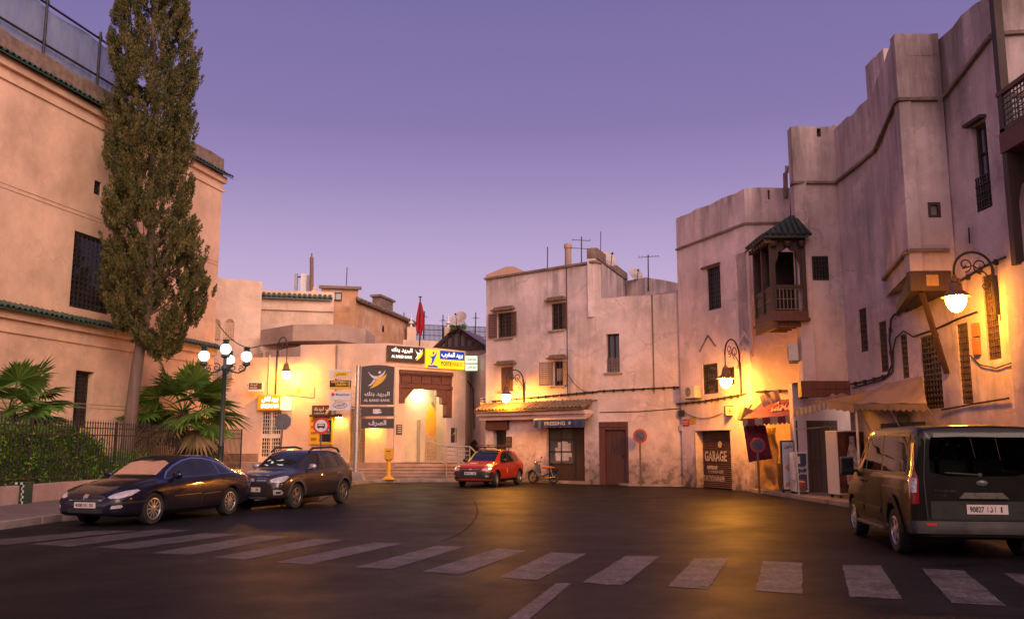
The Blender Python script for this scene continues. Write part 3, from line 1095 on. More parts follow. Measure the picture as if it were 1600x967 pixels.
# stepped pier
mb.box(aU0 - .5, aU0 - .28, -DV + .003, -DV + .35, PZ, 3.0)
mb.build('vestibule', VW, BK)
mb = MB(FK)
mb.box(aU0 - .8, aU1 + 1.2, -DV - 1.7, -DV - 1.6, PZ, 4.6)
mb.box(aU0 - .8, aU0 - .7, -DV - 1.6, -DV - .26, PZ, 4.6)
mb.box(aU1 + 1.1, aU1 + 1.2, -DV - 1.6, -DV - .26, PZ, 4.6)
mb.box(aU0 - .8, aU1 + 1.2, -DV - 1.7, -DV - .26, 4.6, 4.7)
mb.build('inner_room', VW2, BK)
mb = MB(FK); grille(mb, aU0 + .04, aU1 - .04, PZ + .02, PZ + 1.35, -DV - .12, 6, 8, .012)
mb.build('gate', pm('gate_white', (.6, .5, .4), .5), BK)
def lamp_obj(loc, power, col, r=.08, name='lamp'):
    d = bpy.data.lights.new(name, 'POINT'); d.energy = power; d.color = col; d.shadow_soft_size = r
    o = bpy.data.objects.new(name, d); COL.objects.link(o); o.location = loc
    return o
EM_WARM = pm('lamp_warm', (.9, .8, .6), .5, emit=(1, .78, .42), es=6)
def ceiling_lamp(p, label, power, col, em=None):
    mb = MB(); mb.lathe([(.02, .06), (.14, .05), (.16, 0), (.13, -.05), (.02, -.07)], p, 14)
    tag(mb.build('ceiling_lamp', em or EM_WARM, smooth=60), label, 'lamp')
    lamp_obj(Vector(p) + Vector((0, 0, -.16)), power, col, .12)
ceiling_lamp(tuple(FK.p((oL + oR) / 2 + .1, -.66, 4.53)), 'round ceiling lamp inside the carved bank portal', 75, (1, .86, .58))
ceiling_lamp(tuple(FK.p((aU0 + aU1) / 2 + .1, -DV - .95, 4.53)), 'round ceiling lamp in the room behind the pointed arch', 190, (1, .60, .12))
# barred doors of the bank wing
def barred_door(parent, F, h, lab, mat, grid):
    u0, u1, z0, z1, dp = h
    mb = frame_mb(F, u0 + .004, u1 - .004, z0, z1 - .004, -dp + .01, -dp + .08, .06)
    mb.box((u0 + u1) / 2 - .05, (u0 + u1) / 2 + .05, -dp + .012, -dp + .085, z0 + .05, z1 - .05)
    zm = z0 + (z1 - z0) * .5
    mb.box(u0 + .05, u1 - .05, -dp + .014, -dp + .08, zm - .18, zm)
    o = mb.build('door', mat, parent); o['label'] = lab
    mb = MB(F); grille(mb, u0 + .06, u1 - .06, z0 + .06, z1 - .06, -dp + .045, grid[0], grid[1], .016); mb.build('grille', mat, o)
    mb = MB(F); mb.box(u0 + .01, u1 - .01, -dp - .04, -dp + .008, z0 + .01, z1 - .01); mb.build('pane', PANE, o)
    return o
barred_door(BK, FB, dB, 'white double door behind a white square grille', pm('door_white', (.68, .58, .48), .5), (8, 12))
gh = (g0, g1, PZ, 3.6, .3)
o = MB(FK2); grille(o, g0 + .03, g1 - .03, PZ + .05, 3.55, -.2, 8, 16, .014); o = o.build('gate', pm('gate_ochre', (.45, .33, .2), .55), BK)
mb = MB(FK2)
mb.box(g0 - .4, g1 + .4, -1.9, -1.8, PZ, 4.0); mb.box(g0 - .4, g0 - .3, -1.8, -.42, PZ, 4.0); mb.box(g1 + .3, g1 + .4, -1.8, -.42, PZ, 4.0); mb.box(g0 - .4, g1 + .4, -1.9, -.42, 4.0, 4.1)
mb.build('inner_room', VW2, BK)
# steps up to the bank
ST = thing('stone_steps', (-5.4, 43.4, 0), 'broad flight of pinkish stone steps leading up to the bank portal', 'steps')
n = 5
x0s = [-7.4, -6.6, -5.8, -5.6, -5.5]
for k in range(n):
    yy = 42.95 + .3 * k
    zt_ = .14 + (PZ - .14) * (k + 1) / n - (.004 if k == n - 1 else 0)
    xl = -8.6 if k < 3 else -5.6; ye = yy + .62 if k < n - 1 else 44.6
    mb = MB(); mb.bbox(xl, -2.35, yy, ye, zt_ - .05, zt_, .012); mb.box(xl + .03, -2.38, yy + .045, ye - .01, zt_ - (PZ - .14) / n + .003, zt_ - .045)
    mb.build('step', STEPM, ST)

# pavilion roofs behind the bank
def block(name, label, cat, px0, px1, Y0, Y1, ptop, depth, mat, z0=0.0, holes=(), cope=None, topjit=.03, jit=.012):
    """simple masonry block whose front runs from px0 at depth Y0 to px1 at depth Y1; top from ptop=(px,py) at Y0"""
    F = Fac(at(px0, 600, Y0).xy, at(px1, 600, Y1).xy)
    zt = F.uz(*ptop)[1]
    T = thing(name, tuple(F.p(F.L / 2, 0, 0)), label, cat)
    mb = wall(MB(), F, 0, F.L, z0, zt, holes(F) if callable(holes) else holes, step=1.2, jit=jit, topjit=topjit)
    S = Fac(F.b.xy, (F.b - F.n * depth).xy)
    wall(mb, S, 0.0, S.L, z0, zt - .004, step=1.5, topjit=topjit)
    S2 = Fac((F.a - F.n * depth).xy, F.a.xy)
    wall(mb, S2, 0, S2.L, z0, zt - .004, step=1.5, topjit=topjit)
    mb.F = F; mb.box(.05, F.L - .05, -depth, -.41, zt - .5, zt - .35)
    mb.build('wall', mat, T)
    return T, F, zt
T1, F1, zt1 = block('annex_building', 'plain pale wall with two small arched lattice windows beside the peach building', 'building', 322, 403, 49, 50.5, (334, 433), 5, P_B)
for pxa, pxb in ((330.5, 343), (352, 364.5)):
    u0, u1, z0, z1 = F1.rect(pxa, 498, pxb, 531)
    mb = MB(F1); mb.prism(arch_pts(u0, u1, z0, z1 - .3, z1), .004, .02)
    o = mb.build('window', pm('niche_shade', (.42, .25, .14), .9), T1)
    mb = MB(F1)
    for k in range(5):
        for j in range(9):
            uu, zz = u0 + .06 + (u1 - u0 - .12) * k / 4, z0 + .1 + (z1 - z0 - .35) * j / 8
            mb.box(uu - .035, uu + .035, .02, .035, zz - .035, zz + .035)
    mb.build('lattice', pm('lattice_cream', (.7, .5, .34), .9), o)
    mb = MB(F1); aa = arch_pts(u0 - .06, u1 + .06, z0 - .0, z1 - .3, z1 + .06); bb = arch_pts(u0, u1, z0 + .01, z1 - .3, z1)
    mb.panel(aa, [bb], .004, .07); mb.build('frame', P_B, o)
T2, F2, zt2 = block('tiled_building', 'long pale building with a dark green tile band under its parapet', 'building', 402, 518, 53, 54, (402, 452), 6, P_B)
zc = F2.uz(402, 459)[1]
mb = MB(); tile_band(mb, F2, 0, F2.L - .1, zc, .35, .22, .3, r=.13); mb.build('roof_tile_row', TILEG, T2, smooth=50)
mb = MB(F2); mb.box(0, F2.L, .004, .14, zc - .95, zc - .6); mb.build('cornice', P_B, T2)
T3, F3, zt3 = block('rooftop_room', 'small ochre rooftop room with one dark window above the tiled building', 'building', 497, 556, 57, 57.5, (500, 446), 5, P_O, 4)
u0, u1, z0, z1 = F3.rect(515, 457, 534, 470)
window(T3, F3, (u0, u1, z0, z1, -.06), W_DK, None, mull=(2, 1))
mb = MB(F3); mb.box(-.15, F3.L + .2, .004, .25, zt3 - .2, zt3 - .02); mb.build('coping', COPE, T3)
FO = Fac(at(552, 600, 55.5).xy, at(612, 600, 62).xy)
T4 = thing('ochre_building', tuple(FO.a), 'weathered ochre building with peeling plaster and dark tile coping behind the bank', 'building')
zo = FO.uz(553, 464)[1]
mb = wall(MB(), FO, 0, FO.L, 0, zo, step=1.2)
S = Fac((FO.a + Vector((-4.2, .6, 0))).xy, FO.a.xy); wall(mb, S, 0, S.L, 0, zo - .9, step=1.2)
S = Fac(FO.b.xy, (FO.b + Vector((1, 5, 0))).xy); wall(mb, S, 0, S.L, 0, zo, step=1.2)
mb.build('wall', P_O, T4)
mb = MB(); tile_band(mb, FO, 0, FO.L, zo, .3, .2, .3, r=.12); tile_band(mb, S, 0, S.L, zo, .3, .2, .3, r=.12); mb.build('roof_tile_row', TILEB, T4, smooth=50)
mb = MB(FO); mb.box(FO.L - 2.4, FO.L, -.6, -.02, zo + .05, zo + .75); mb.box(FO.L - 2.6, FO.L + .2, -.7, .1, zo + .75, zo + .9); mb.build('parapet', COPE, T4)
u0, z0 = FO.uz(597, 518); u1, z1 = FO.uz(600, 512)
mb = MB(FO); mb.box(u0, u1, -.05, .012, z0, z1 + .15); mb.build('window', PANE, T4)
# turret with ball top
p = at(491, 470, 55)
mb = MB(); zb = p.z - 1
mb.lathe([(.3, zb), (.3, zb + 1.35), (.36, zb + 1.4), (.36, zb + 1.47), (.2, zb + 1.65), (.14, zb + 1.72), (.16, zb + 1.75), (.08, zb + 1.9), (.01, zb + 2.0)], (p.x, p.y, 0), 12)
T5 = thing('roof_turret', (p.x, p.y, zb), 'small round cream turret with a pointed cap on the tiled building', 'turret')
mb.build('body', P_B, T5, smooth=50)
mb = MB()
for k in range(3):
    a = -PI / 2 + (k - 1) * .8
    x, y = p.x + .29 * math.cos(a), p.y + .29 * math.sin(a)
    mb.box(x - .05, x + .05, y - .03, y + .03, zb + 1.0, zb + 1.25)
mb.build('opening', DARKROOM, T5)
# concrete canopy above the wing
T6 = thing('concrete_canopy', tuple(at(500, 530, 48)), 'wide angular concrete canopy slab on the bank wing roof', 'canopy')
pp = [at(407, 531, 49), at(457, 531, 46.8), at(529, 533, 46.6), at(571, 533, 48.6)]
zc0, zc1 = 7.12, 7.98
vs, fs = [], []
back = [Vector((p.x + .3, 52, 0)) for p in pp]
vs = [(p.x, p.y, zc0) for p in pp] + [(p.x, p.y, zc1) for p in pp] + [(pp[3].x, 52, zc0), (pp[0].x, 52, zc0), (pp[3].x, 52, zc1), (pp[0].x, 52, zc1)]
fs = [(0, 1, 5, 4), (1, 2, 6, 5), (2, 3, 7, 6), (3, 8, 10, 7), (9, 0, 4, 11), (0, 9, 8, 3, 2, 1), (4, 5, 6, 7, 10, 11)]
mb = MB(); mb.add(vs, fs); mb.build('slab', plaster('canopy_plaster', (.52, .37, .29), streak=.35, low=None, seed=77), T6)
mb = MB(); mb.box(pp[0].x + .2, pp[3].x - .6, 48.9, 51.5, 5.5, zc0 - .003); mb.build('wall', P_B, T6)
# side parapet over the wing (in front of the canopy)
p0, p1 = at(388, 549, 50.5), at(469, 532, 45.1)
T7 = thing('roof_parapet', tuple(p1), 'grey pink parapet wall stepping up behind the wall lantern of the bank wing', 'wall')
Fp = Fac(p0.xy, FB.p(uS, -.4, 0).xy)
mb = wall(MB(), Fp, 0, Fp.L, 5.2, zB2, step=1, topjit=.01); mb.build('body', P_B, T7)

# ================================================================== far terrace with railing, flag pole behind the bank
T8 = thing('roof_terrace', (-7, 66, 0), 'distant roof terrace with white finials on its piers and iron railing', 'terrace')
Ff = Fac(at(606, 600, 64).xy, at(762, 600, 66).xy)
zf = Ff.uz(700, 533)[1]
mb = wall(MB(), Ff, 0, Ff.L, 0, zf, step=2)
mb.F = Ff
mb.box(-.0, Ff.L, -6, -.42, zf - .3, zf - .1)
for px in (622, 643, 701):
    u, z = Ff.uz(px, 511); mb.box(u - .32, u + .32, -.5, .06, zf - .5, z)
u, z = Ff.uz(610, 530); u2 = Ff.uz(624, 530)[0]; z2 = Ff.uz(622, 511)[1]
mb.prism([(u, zf - .6), (u2, zf - .6), (u2, z2), (u2 - .3, z2)], -.35, .02)
mb.build('wall', P_B, T8)
mb = MB(Ff)
for px in (622, 643, 701):
    u, z = Ff.uz(px, 511); mb.lathe([(.12, z), (.06, z + .2), (.22, z + .3), (.22, z + .34), (.05, z + .5), (.1, z + .62), (.02, z + 1.0)], (u, -.22, 0), 8)
mb.parts('finial', WHITE, T8, 50)
mb = MB(Ff)
uA, uB = Ff.uz(644, 520)[0], Ff.uz(760, 520)[0]
for k in range(60):
    u = uA + (uB - uA) * k / 59; mb.box(u - .02, u + .02, -.25, -.2, zf, zf + 1.15)
for zz in (0, .4, .8, 1.15):
    mb.box(uA, uB, -.26, -.19, zf + zz, zf + zz + .04)
mb.build('railing', IRON, T8)
T9 = thing('pergola', tuple(at(720, 545, 54)), 'dark framed glazed pergola roof rising beside the pressing building', 'pergola')
Fg = Fac(at(676, 600, 53).xy, at(762, 600, 52).xy)
def gp(px, py, w=0): return Fg.uz(px, py, w)
a, b, c, d = gp(678, 546), gp(709, 517), gp(721, 517), gp(758, 543)
mb = MB(Fg)
for s_, e_ in ((a, b), (b, c), (c, d), (a, d)):
    mb.bar((s_[0], 0, s_[1]), (e_[0], 0, e_[1]), .22, .22)
    mb.bar((s_[0], -3, s_[1]), (e_[0], -3, e_[1]), .22, .22)
for k in range(1, 8):
    u = a[0] + (d[0] - a[0]) * k / 8
    zt_ = a[1] + (b[1] - a[1]) * min(1, (u - a[0]) / (b[0] - a[0])) if u < c[0] else c[1] + (d[1] - c[1]) * (u - c[0]) / (d[0] - c[0])
    mb.box(u - .07, u + .07, -.08, .08, a[1], zt_)
for s_ in (a, b, c, d):
    mb.bar((s_[0], .3, s_[1]), (s_[0], -3, s_[1]), .14, .14)
mb.build('frame', W_DK, T9)
mb = MB(Fg)
mb.add([(c[0], .4, c[1] + .12), (d[0] + .2, .4, d[1] + .05), (d[0] + .2, -3.2, d[1] + .05), (c[0], -3.2, c[1] + .12)], [(0, 1, 2, 3)])
mb.add([(b[0] - .3, .4, b[1] - .25), (c[0], .4, c[1] + .13), (c[0], -3.2, c[1] + .13), (b[0] - .3, -3.2, b[1] - .25)], [(0, 1, 2, 3)])
mb.build('roof', pm('pergola_roof', (.12, .08, .085), .5), T9)
mb = MB(Fg); mb.add([(a[0], -.05, a[1]), (d[0], -.05, d[1]), (c[0], -.05, c[1]), (b[0], -.05, b[1])], [(0, 1, 2, 3)])
mb.build('pane', pm('pergola_glass', (.13, .11, .13), .1), T9)
mb = wall(MB(), Fac(Fg.a.xy, Fg.b.xy), 0, Fg.L, 0, a[1] - .1, step=1.2); mb.build('wall', plaster('plaster_dull', (.34, .25, .22), low=None, streak=.6, seed=90), T9)
# side wall of the alley between bank and pressing building
FA = Fac(at(731, 640, 50).xy, at(761, 640, 46).xy)
T10 = thing('alley_wall', tuple(FA.a), 'dull pink alley wall between the bank and the pressing building', 'wall')
zA = FA.uz(755, 553)[1]
mb = wall(MB(), FA, -1.5, FA.L, 0, zA, step=.9); mb.build('body', P_M, T10)
u0, u1, z0, z1 = FA.rect(737.0, 690, 747, 712)
mb = MB(FA); mb.prism(arch_pts(u0 - .25, u1 + .25, .0, z1 - .6, z1 + .1), .004, .05); mb.build('frame', W_DK, T10)
mb = MB(FA); mb.prism(arch_pts(u0, u1, .0, z1 - .6, z1 - .08), .05, .07); o = mb.build('door', W_RED, T10)
# ================================================================== pressing building (centre)
FM1 = Fac(at(759, 620, 44).xy, at(934, 620, 39.8).xy)
FM2 = Fac(FM1.b.xy, at(1064, 620, 38.2).xy)
MBLD = thing('pressing_building', tuple(FM1.b), 'worn pink three storey house with open shutters over a laundry shop', 'building')
zM1, zM2 = 9.85, 8.2
r1 = FM1.rect
W1 = r1(777, 490, 799.5, 526) + (.16,); W2 = r1(861, 475, 880, 514) + (.16,); W3 = r1(782, 574, 801.5, 610) + (.12,); W4 = r1(864.5, 565, 880.5, 602) + (.2,)
D1 = FM1.rect(770, 672, 791, 750); D1 = (D1[0], D1[1], .0, D1[3], .3)
SH = FM1.rect(853.5, 668, 914, 751); SH = (SH[0], SH[1], .12, SH[3], .3)
W5 = FM2.rect(947, 522, 968.5, 581) + (.28,)
DR = FM2.rect(936, 659, 983, 755); DR = (DR[0], DR[1], .0, DR[3], .3)
mb = wall(MB(), FM1, 0, FM1.L, 0, zM1, [W1, W2, W3, W4, D1, SH], seed=12, jit=.02)
wall(mb, FM2, 0, FM2.L, 0, zM2, [W5, DR], seed=13, jit=.02)
side = Fac((FM1.b + Vector((0.0, 0, 0))).xy, (FM1.b + Vector((2.1, 5.6, 0))).xy)
Fs = side
zS = FM1.uz(934, 396)[1]
wall(mb, Fs, .01, Fs.L, zM2 - .8, zS - .15, step=.7)
mb.F = FM1; mb.box(.1, FM1.L - 2.4, -6, -.42, zM1 - .4, zM1 - .2)
mb.F = FM2; mb.box(.1, FM2.L - .1, -7, -.42, zM2 - .4, zM2 - .2)
Sl = Fac((FM1.a + Vector((2.2, 5.5, 0))).xy, FM1.a.xy); wall(mb, Sl, 0, Sl.L, 0, zM1, step=1.2)
mb.F = None
mb.build('wall', P_M, MBLD)
mb = MB(FM1); mb.box(-.08, FM1.L + .05, -.4, .10, zM1 + .0, zM1 + .10); mb.build('coping', COPE, MBLD)
mb = MB(Fs)
for k, (ua, ub, dz) in enumerate(((0, 1.6, .28), (1.6, 3.7, -.1), (3.7, Fs.L, .18))):
    mb.box(ua, ub, -.42, .06, zS - .2, zS + dz)
mb.build('parapet', COPE, MBLD)
def hood(F, h, w=.28):
    mb = MB(F); mb.box(h[0] - .22, h[1] + .22, .004, w, h[3] + .1, h[3] + .17)
    mb.prism([(h[0] - .22, h[3] + .17), (h[1] + .22, h[3] + .17), (h[1] + .1, h[3] + .3), (h[0] - .1, h[3] + .3)], .004, w * .5)
    return mb.build('window_hood', TILEB, MBLD)
def sill(F, h):
    mb = MB(F); mb.bbox(h[0] - .12, h[1] + .12, .004, .12, h[2] - .1, h[2] - .02); return mb.build('window_sill', CONC, MBLD)
for F, h, sh in ((FM1, W1, (1.25, 1.9)), (FM1, W2, (None, 1.75)), (FM1, W4, (1.75, 1.75))):
    window(MBLD, F, h, W_SHUT, (4, 6) if h is not W4 else None, mull=(2, 1), gw=-.1, lab={0: 'upper left window with both shutters open', 1: 'upper middle window with only its right shutter open', 2: 'lower middle window showing laundry behind open shutters'}[[W1, W2, W4].index(h)])
    hood(F, h); sill(F, h)
    wd = (h[1] - h[0]) * .5
    if sh[0]: louvre(MBLD, F, h[0], h[2] + .02, h[3] - .02, wd * (1.0 if h is not W4 else .8), PI - sh[0] if h is W4 else .25, -1, W_SHUT if h is not W4 else W_PALE, .03)
    louvre(MBLD, F, h[1], h[2] + .02, h[3] - .02, wd * .9, .28, 1, W_SHUT if h is not W4 else W_PALE, .03)
# pale inner leaf of the laundry window
louvre(MBLD, FM1, W4[0] - .02, W4[2] + .02, W4[3] - .02, .62, .5, -1, W_PALE, .05)
# laundry hanging inside
mb = MB(FM1)
for j in range(8):
    for i in range(11):
        u = W4[0] + .15 + (W4[1] - W4[0] - .3) * i / 10
        z = W4[2] + .25 + .55 * j / 7 - .05 * math.sin(i * 1.7) * (1 - j / 7)
        mb.v.append(FM1.p(u, -.1 + .03 * math.sin(i * 2.1 + j * .3), z))
for j in range(7):
    for i in range(10):
        a = j * 11 + i; mb.f.append([a, a + 1, a + 12, a + 11]); mb.mi.append(0)
tag(mb.build('laundry', pm('cloth_tan', (.34, .24, .17), .95), smooth=180), 'tan cloth drying inside the lower shuttered window', 'laundry')
hood(FM1, W3); sill(FM1, W3)
mb = MB(FM1)
for k in range(2):
    a = W3[0] + (W3[1] - W3[0]) * k / 2
    mb.box(a + .01, a + (W3[1] - W3[0]) / 2 - .01, -.1, -.05, W3[2] + .01, W3[3] - .01)
    for j in range(2):
        mb.box(a + .08 + j * .28, a + .26 + j * .28, -.05, -.035, W3[2] + .15, W3[3] - .15)
o = mb.build('window', W_SHUT, MBLD); o['label'] = 'closed brown shutter window left of the lantern'
o = window(MBLD, FM2, W5, W_DK, None, mull=(2, 1), lab='deep set brown french window with a low white railing')
mb = MB(FM2); grille(mb, W5[0] + .03, W5[1] - .03, W5[2] + .04, W5[2] + (W5[3] - W5[2]) * .36, -.06, 7, 4, .012, True); mb.build('railing', pm('rail_grey', (.22, .17, .16), .6), o)
sill(FM2, W5)
# ground floor: doorway with wooden lintel, tile canopy, shop front, big plank door
mb = MB(FM1); mb.box(D1[0] - .35, D1[1] + .2, .004, .16, D1[3] + .02, D1[3] + .45); mb.build('lintel', W_RED, MBLD)
mb = MB(FM1); mb.box(D1[0] + .01, D1[1] - .01, -.34, -.28, 0, D1[3] - .01); o = mb.build('door', W_DK, MBLD); o['label'] = 'dark doorway behind the red taxi'
mb = MB(FM1); mb.box(D1[0] + .08, D1[0] + (D1[1] - D1[0]) * .45, -.28, -.26, .2, D1[3] - .2); mb.build('panel', DARKROOM, o)
cz = FM1.uz(840, 641)[1]
cu0, cu1 = FM1.uz(757, 640)[0], FM1.uz(926, 640)[0]
mb = MB(); tile_band(mb, FM1, cu0, cu1, cz + .36, .8, .34, .22, r=.09); o = mb.build('canopy_tiles', TILEB, MBLD, smooth=50)
mb = MB(FM1); mb.box(cu0, cu1 - .05, .004, .6, cz - .22, cz - .06); mb.box(cu0 + .03, cu1 - .1, .004, .42, cz - .42, cz - .22); mb.build('canopy', P_M, MBLD)
SF = MB(FM1)
u0, u1, z0, z1 = SH[:4]
um = u0 + (u1 - u0) * .67
for a, b in ((u0, um), (um, u1)):
    SF.panel([(a + .003, z0), (b - .003, z0), (b - .003, z1), (a + .003, z1)], [[(a + .06, z0 + .06), (b - .06, z0 + .06), (b - .06, z1 - .06), (a + .06, z1 - .06)]], -.24, -.17)
for k in range(1, 4):
    z = z0 + .75 + (z1 - z0 - .75) * (k - 1) / 3
    SF.box(u0 + .06, um - .06, -.235, -.175, z - .025, z + .025)
SF.box((u0 + um) / 2 - .02, (u0 + um) / 2 + .02, -.232, -.178, z0 + .75, z1 - .06)
SF.box(um + .06, u1 - .06, -.235, -.175, z0 + 1.55, z0 + 1.6)
o = SF.build('shop_window', GRILLE, MBLD)
mb = MB(FM1); mb.box(u0 + .05, um - .05, -.225, -.215, z0 + .75, z1 - .05)
mb.build('pane', pm('shop_glass', (.11, .115, .13), .05, spec=.9), o)
mb = MB(FM1); mb.box(u0 + .05, um - .05, -.22, -.2, z0 + .05, z0 + .74); mb.box(um + .05, u1 - .05, -.22, -.2, z0 + .05, z1 - .05)
mb.build('door', W_DK, o)
mb = MB(FM1)
rr = random.Random(3)
for k in range(17):       # notices and hanging garments behind the shop glass
    uu = u0 + .12 + (um - u0 - .45) * rr.random(); zz = z0 + .85 + (z1 - z0 - 1.9) * rr.random()
    wq, hq = rr.uniform(.1, .28), rr.uniform(.15, .5)
    mb.box(uu, uu + wq, -.213 + k * .0006, -.2128 + k * .0006, zz, zz + hq)
mb.build('notice', pm('paper_white', (.52, .50, .52), .8, var=.3, scale=3), o)
mb = MB(FM1); mb.box(u0 - .12, u1 + .1, .004, .1, .0, z0); mb.build('threshold', CONC, MBLD)
u0, u1, z0, z1 = DR[:4]
mb = MB(FM2); mb.panel([(u0 + .003, 0), (u1 - .003, 0), (u1 - .003, z1 - .003), (u0 + .003, z1 - .003)], [[(u0 + .28, .01), (u1 - .1, .01), (u1 - .1, z1 - .35), (u0 + .28, z1 - .35)]], -.28, .03)
mb.box(u0 + .02, u1 - .02, .03, .07, z1 - .22, z1 - .12)
o = mb.build('door', W_RED, MBLD); o['label'] = 'big dark red plank door in a heavy frame'
mb = MB(FM2)
for k in range(8):
    a = u0 + .285 + (u1 - u0 - .39) * k / 8
    mb.box(a + .004, a + (u1 - u0 - .39) / 8 - .004, -.16, -.1 + .006 * (k % 2), .02, z1 - .36)
mb.build('planks', wood('wood_plum', (.11, .045, .036), scale=18), o)
mb = MB(FM2); mb.lathe([(.06, -.1), (.06, -.05), (.02, -.04)], (u1 - .25, -.02, 1.25), 10, 'y'); mb.build('knocker', IRON, o)
# seams and downpipe
mb = MB(FM2); us_ = FM2.uz(1020, 560)[0]; mb.box(us_, us_ + .06, .004, .03, 3.9, zM2); mb.build('seam', COPE, MBLD)
mb = MB(FM1); us_ = FM1.uz(887, 560)[0]; mb.tube([(us_, .03, 3.9), (us_, .03, zM1)], .018, 5); mb.build('conduit', CABLE, MBLD)
# roof things
tp = at(797, 440, 46)
TN = thing('roof_tent', tuple(tp), 'tan hipped canvas tent on the roof of the pressing building', 'tent')
mb = MB()
zt0 = at(797, 436, 46).z; zt1 = at(797, 414, 46).z
a0, a1 = at(760, 436, 46).x, at(831, 436, 46).x
xm = (a0 + a1) / 2
mb.add([(a0, 44.9, zt0), (a1, 44.9, zt0), (a1, 48.2, zt0), (a0, 48.2, zt0), (xm - .15, 46.4, zt1), (xm + .25, 46.4, zt1), (a0, 44.9, zt0 - .22), (a1, 44.9, zt0 - .22), (a1, 48.2, zt0 - .22), (a0, 48.2, zt0 - .22)],
       [(0, 1, 5, 4), (1, 2, 5), (2, 3, 4, 5), (3, 0, 4), (0, 6, 7, 1), (1, 7, 8, 2), (2, 8, 9, 3), (3, 9, 6, 0)])
mb.build('canvas', pm('canvas_tan', (.42, .24, .15), .85, var=.1), TN)
mb = MB()
for x, y in ((a0 + .1, 45), (a1 - .1, 45), (a0 + .1, 48), (a1 - .1, 48)):
    mb.bar((x, y, zt0 - 1.2), (x, y, zt0), .08)
mb.parts('post', IRON, TN)
mb = MB(); p = at(888, 440, 42); zq = at(888, 381, 42).z
mb.lathe([(.17, 9.2), (.155, zq - .25), (.19, zq - .22), (.19, zq - .05), (.15, zq)], (p.x, p.y, 0), 12)
mb.build('chimney', plaster('plaster_chimney', (.38, .25, .19), low=None, streak=.9, seed=66), MBLD, smooth=40)
T11, F11, z11 = block('roof_hut', 'small pale box hut on the roof carrying a satellite dish', 'hut', 982, 1013, 45, 44, (984, 438), 2.5, P_M, 6)
T12, F12, z12 = block('roof_block', 'low pink roof wall between the dish hut and the garage house', 'wall', 1014, 1062, 44, 42, (1030, 459), 2, P_M, 6)
def dish(px, py, Y, r, label, az=.6, foot=None):
    p = at(px, py, Y)
    T = thing('satellite_dish', tuple(p), label, 'satellite dish')
    R = Matrix.Translation(p) @ Matrix.Rotation(az, 4, 'Z') @ Matrix.Rotation(math.radians(62), 4, 'X')
    mb = MB(R); mb.lathe([(.0, -.0), (r * .5, .04 * r * 4), (r, .3 * r), (r * .99, .32 * r), (r * .5, .2 * r), (0, .03)], (0, 0, 0), 20); mb.build('reflector', pm('dish_grey', (.46, .40, .38), .6, dirt=(.25, .16, .1)), T, smooth=60)
    mb = MB(R); mb.tube([(0, -r, .3 * r), (0, 0, r * 1.1)], .02, 5); mb.lathe([(.05, r * 1.05), (.05, r * 1.25)], (0, 0, 0), 8); mb.build('arm', IRON, T)
    mb = MB(); mb.tube([p + Vector((0, .12, -.1)), p + Vector((0, .15, -(foot or 1.2)))], .035, 6); mb.build('post', IRON, T)
dish(948, 407, 43.5, .48, 'larger grey satellite dish on the house roof parapet', .5)
dish(992.5, 430, 44.6, .36, 'small satellite dish on the pale roof hut', .3, .5)
dish(718, 500, 63, .62, 'distant satellite dish among plants on the far terrace', -.4)
def antenna(px, pt, pb, Y, label, kind='yagi', r=.02):
    a, b = at(px, pt, Y), at(px, pb, Y)
    mb = MB(); mb.tube([(a.x, Y, b.z), (a.x + .02, Y, a.z)], r, 5)
    if kind == 'yagi':
        z = a.z - .1
        mb.tube([(a.x - .5, Y, z - .05), (a.x + .55, Y, z + .03)], .016, 4)
        for k in range(7):
            x = a.x - .45 + k * .16
            mb.tube([(x, Y - .28, z), (x + .05, Y + .28, z + .02)], .009, 4)
    elif kind == 'cross':
        for dz, l in ((.15, .42), (.55, .5)):
            mb.tube([(a.x - l, Y, a.z - dz), (a.x + l, Y, a.z - dz - .05)], .018, 4)
            mb.tube([(a.x - l, Y - .2, a.z - dz), (a.x - l, Y + .2, a.z - dz)], .012, 4); mb.tube([(a.x + l, Y - .2, a.z - dz), (a.x + l, Y + .2, a.z - dz)], .012, 4)
    elif kind == 'star':
        for k in range(6):
            t = k * PI / 3; mb.tube([(a.x, Y, a.z - .35), (a.x + .32 * math.cos(t), Y + .32 * math.sin(t), a.z - .45)], .012, 4)
    tag(mb.build('antenna', IRON), label, 'antenna')
antenna(855, 386, 424, 43, 'bare thin mast left of the roof chimney', 'none', .025)
antenna(908, 370, 412, 42, 'tall television aerial right of the roof chimney', 'cross', .028)
antenna(938, 362, 398, 41, 'slim whip aerial at the roof corner of the house', 'none', .018)
antenna(1012, 398, 455, 44, 'television aerial on a mast beside the dish hut', 'yagi', .03)
antenna(542, 418, 446, 57, 'thin aerial with a side arm on the ochre rooftop room', 'none', .03)
antenna(601, 463, 480, 61, 'double bar aerial on the end of the ochre building', 'cross', .03)
antenna(631, 488, 530, 65, 'thin mast left of the red flag on the terrace', 'star', .04)
antenna(663, 486, 530, 65, 'thin mast just right of the red flag', 'star', .04)
antenna(692, 492, 530, 65, 'star topped mast over the terrace railing', 'star', .04)
antenna(714, 498, 516, 63, 'small aerial beside the distant dish', 'cross', .03)
antenna(743, 488, 526, 65, 'star topped mast nearest the pressing building', 'star', .04)
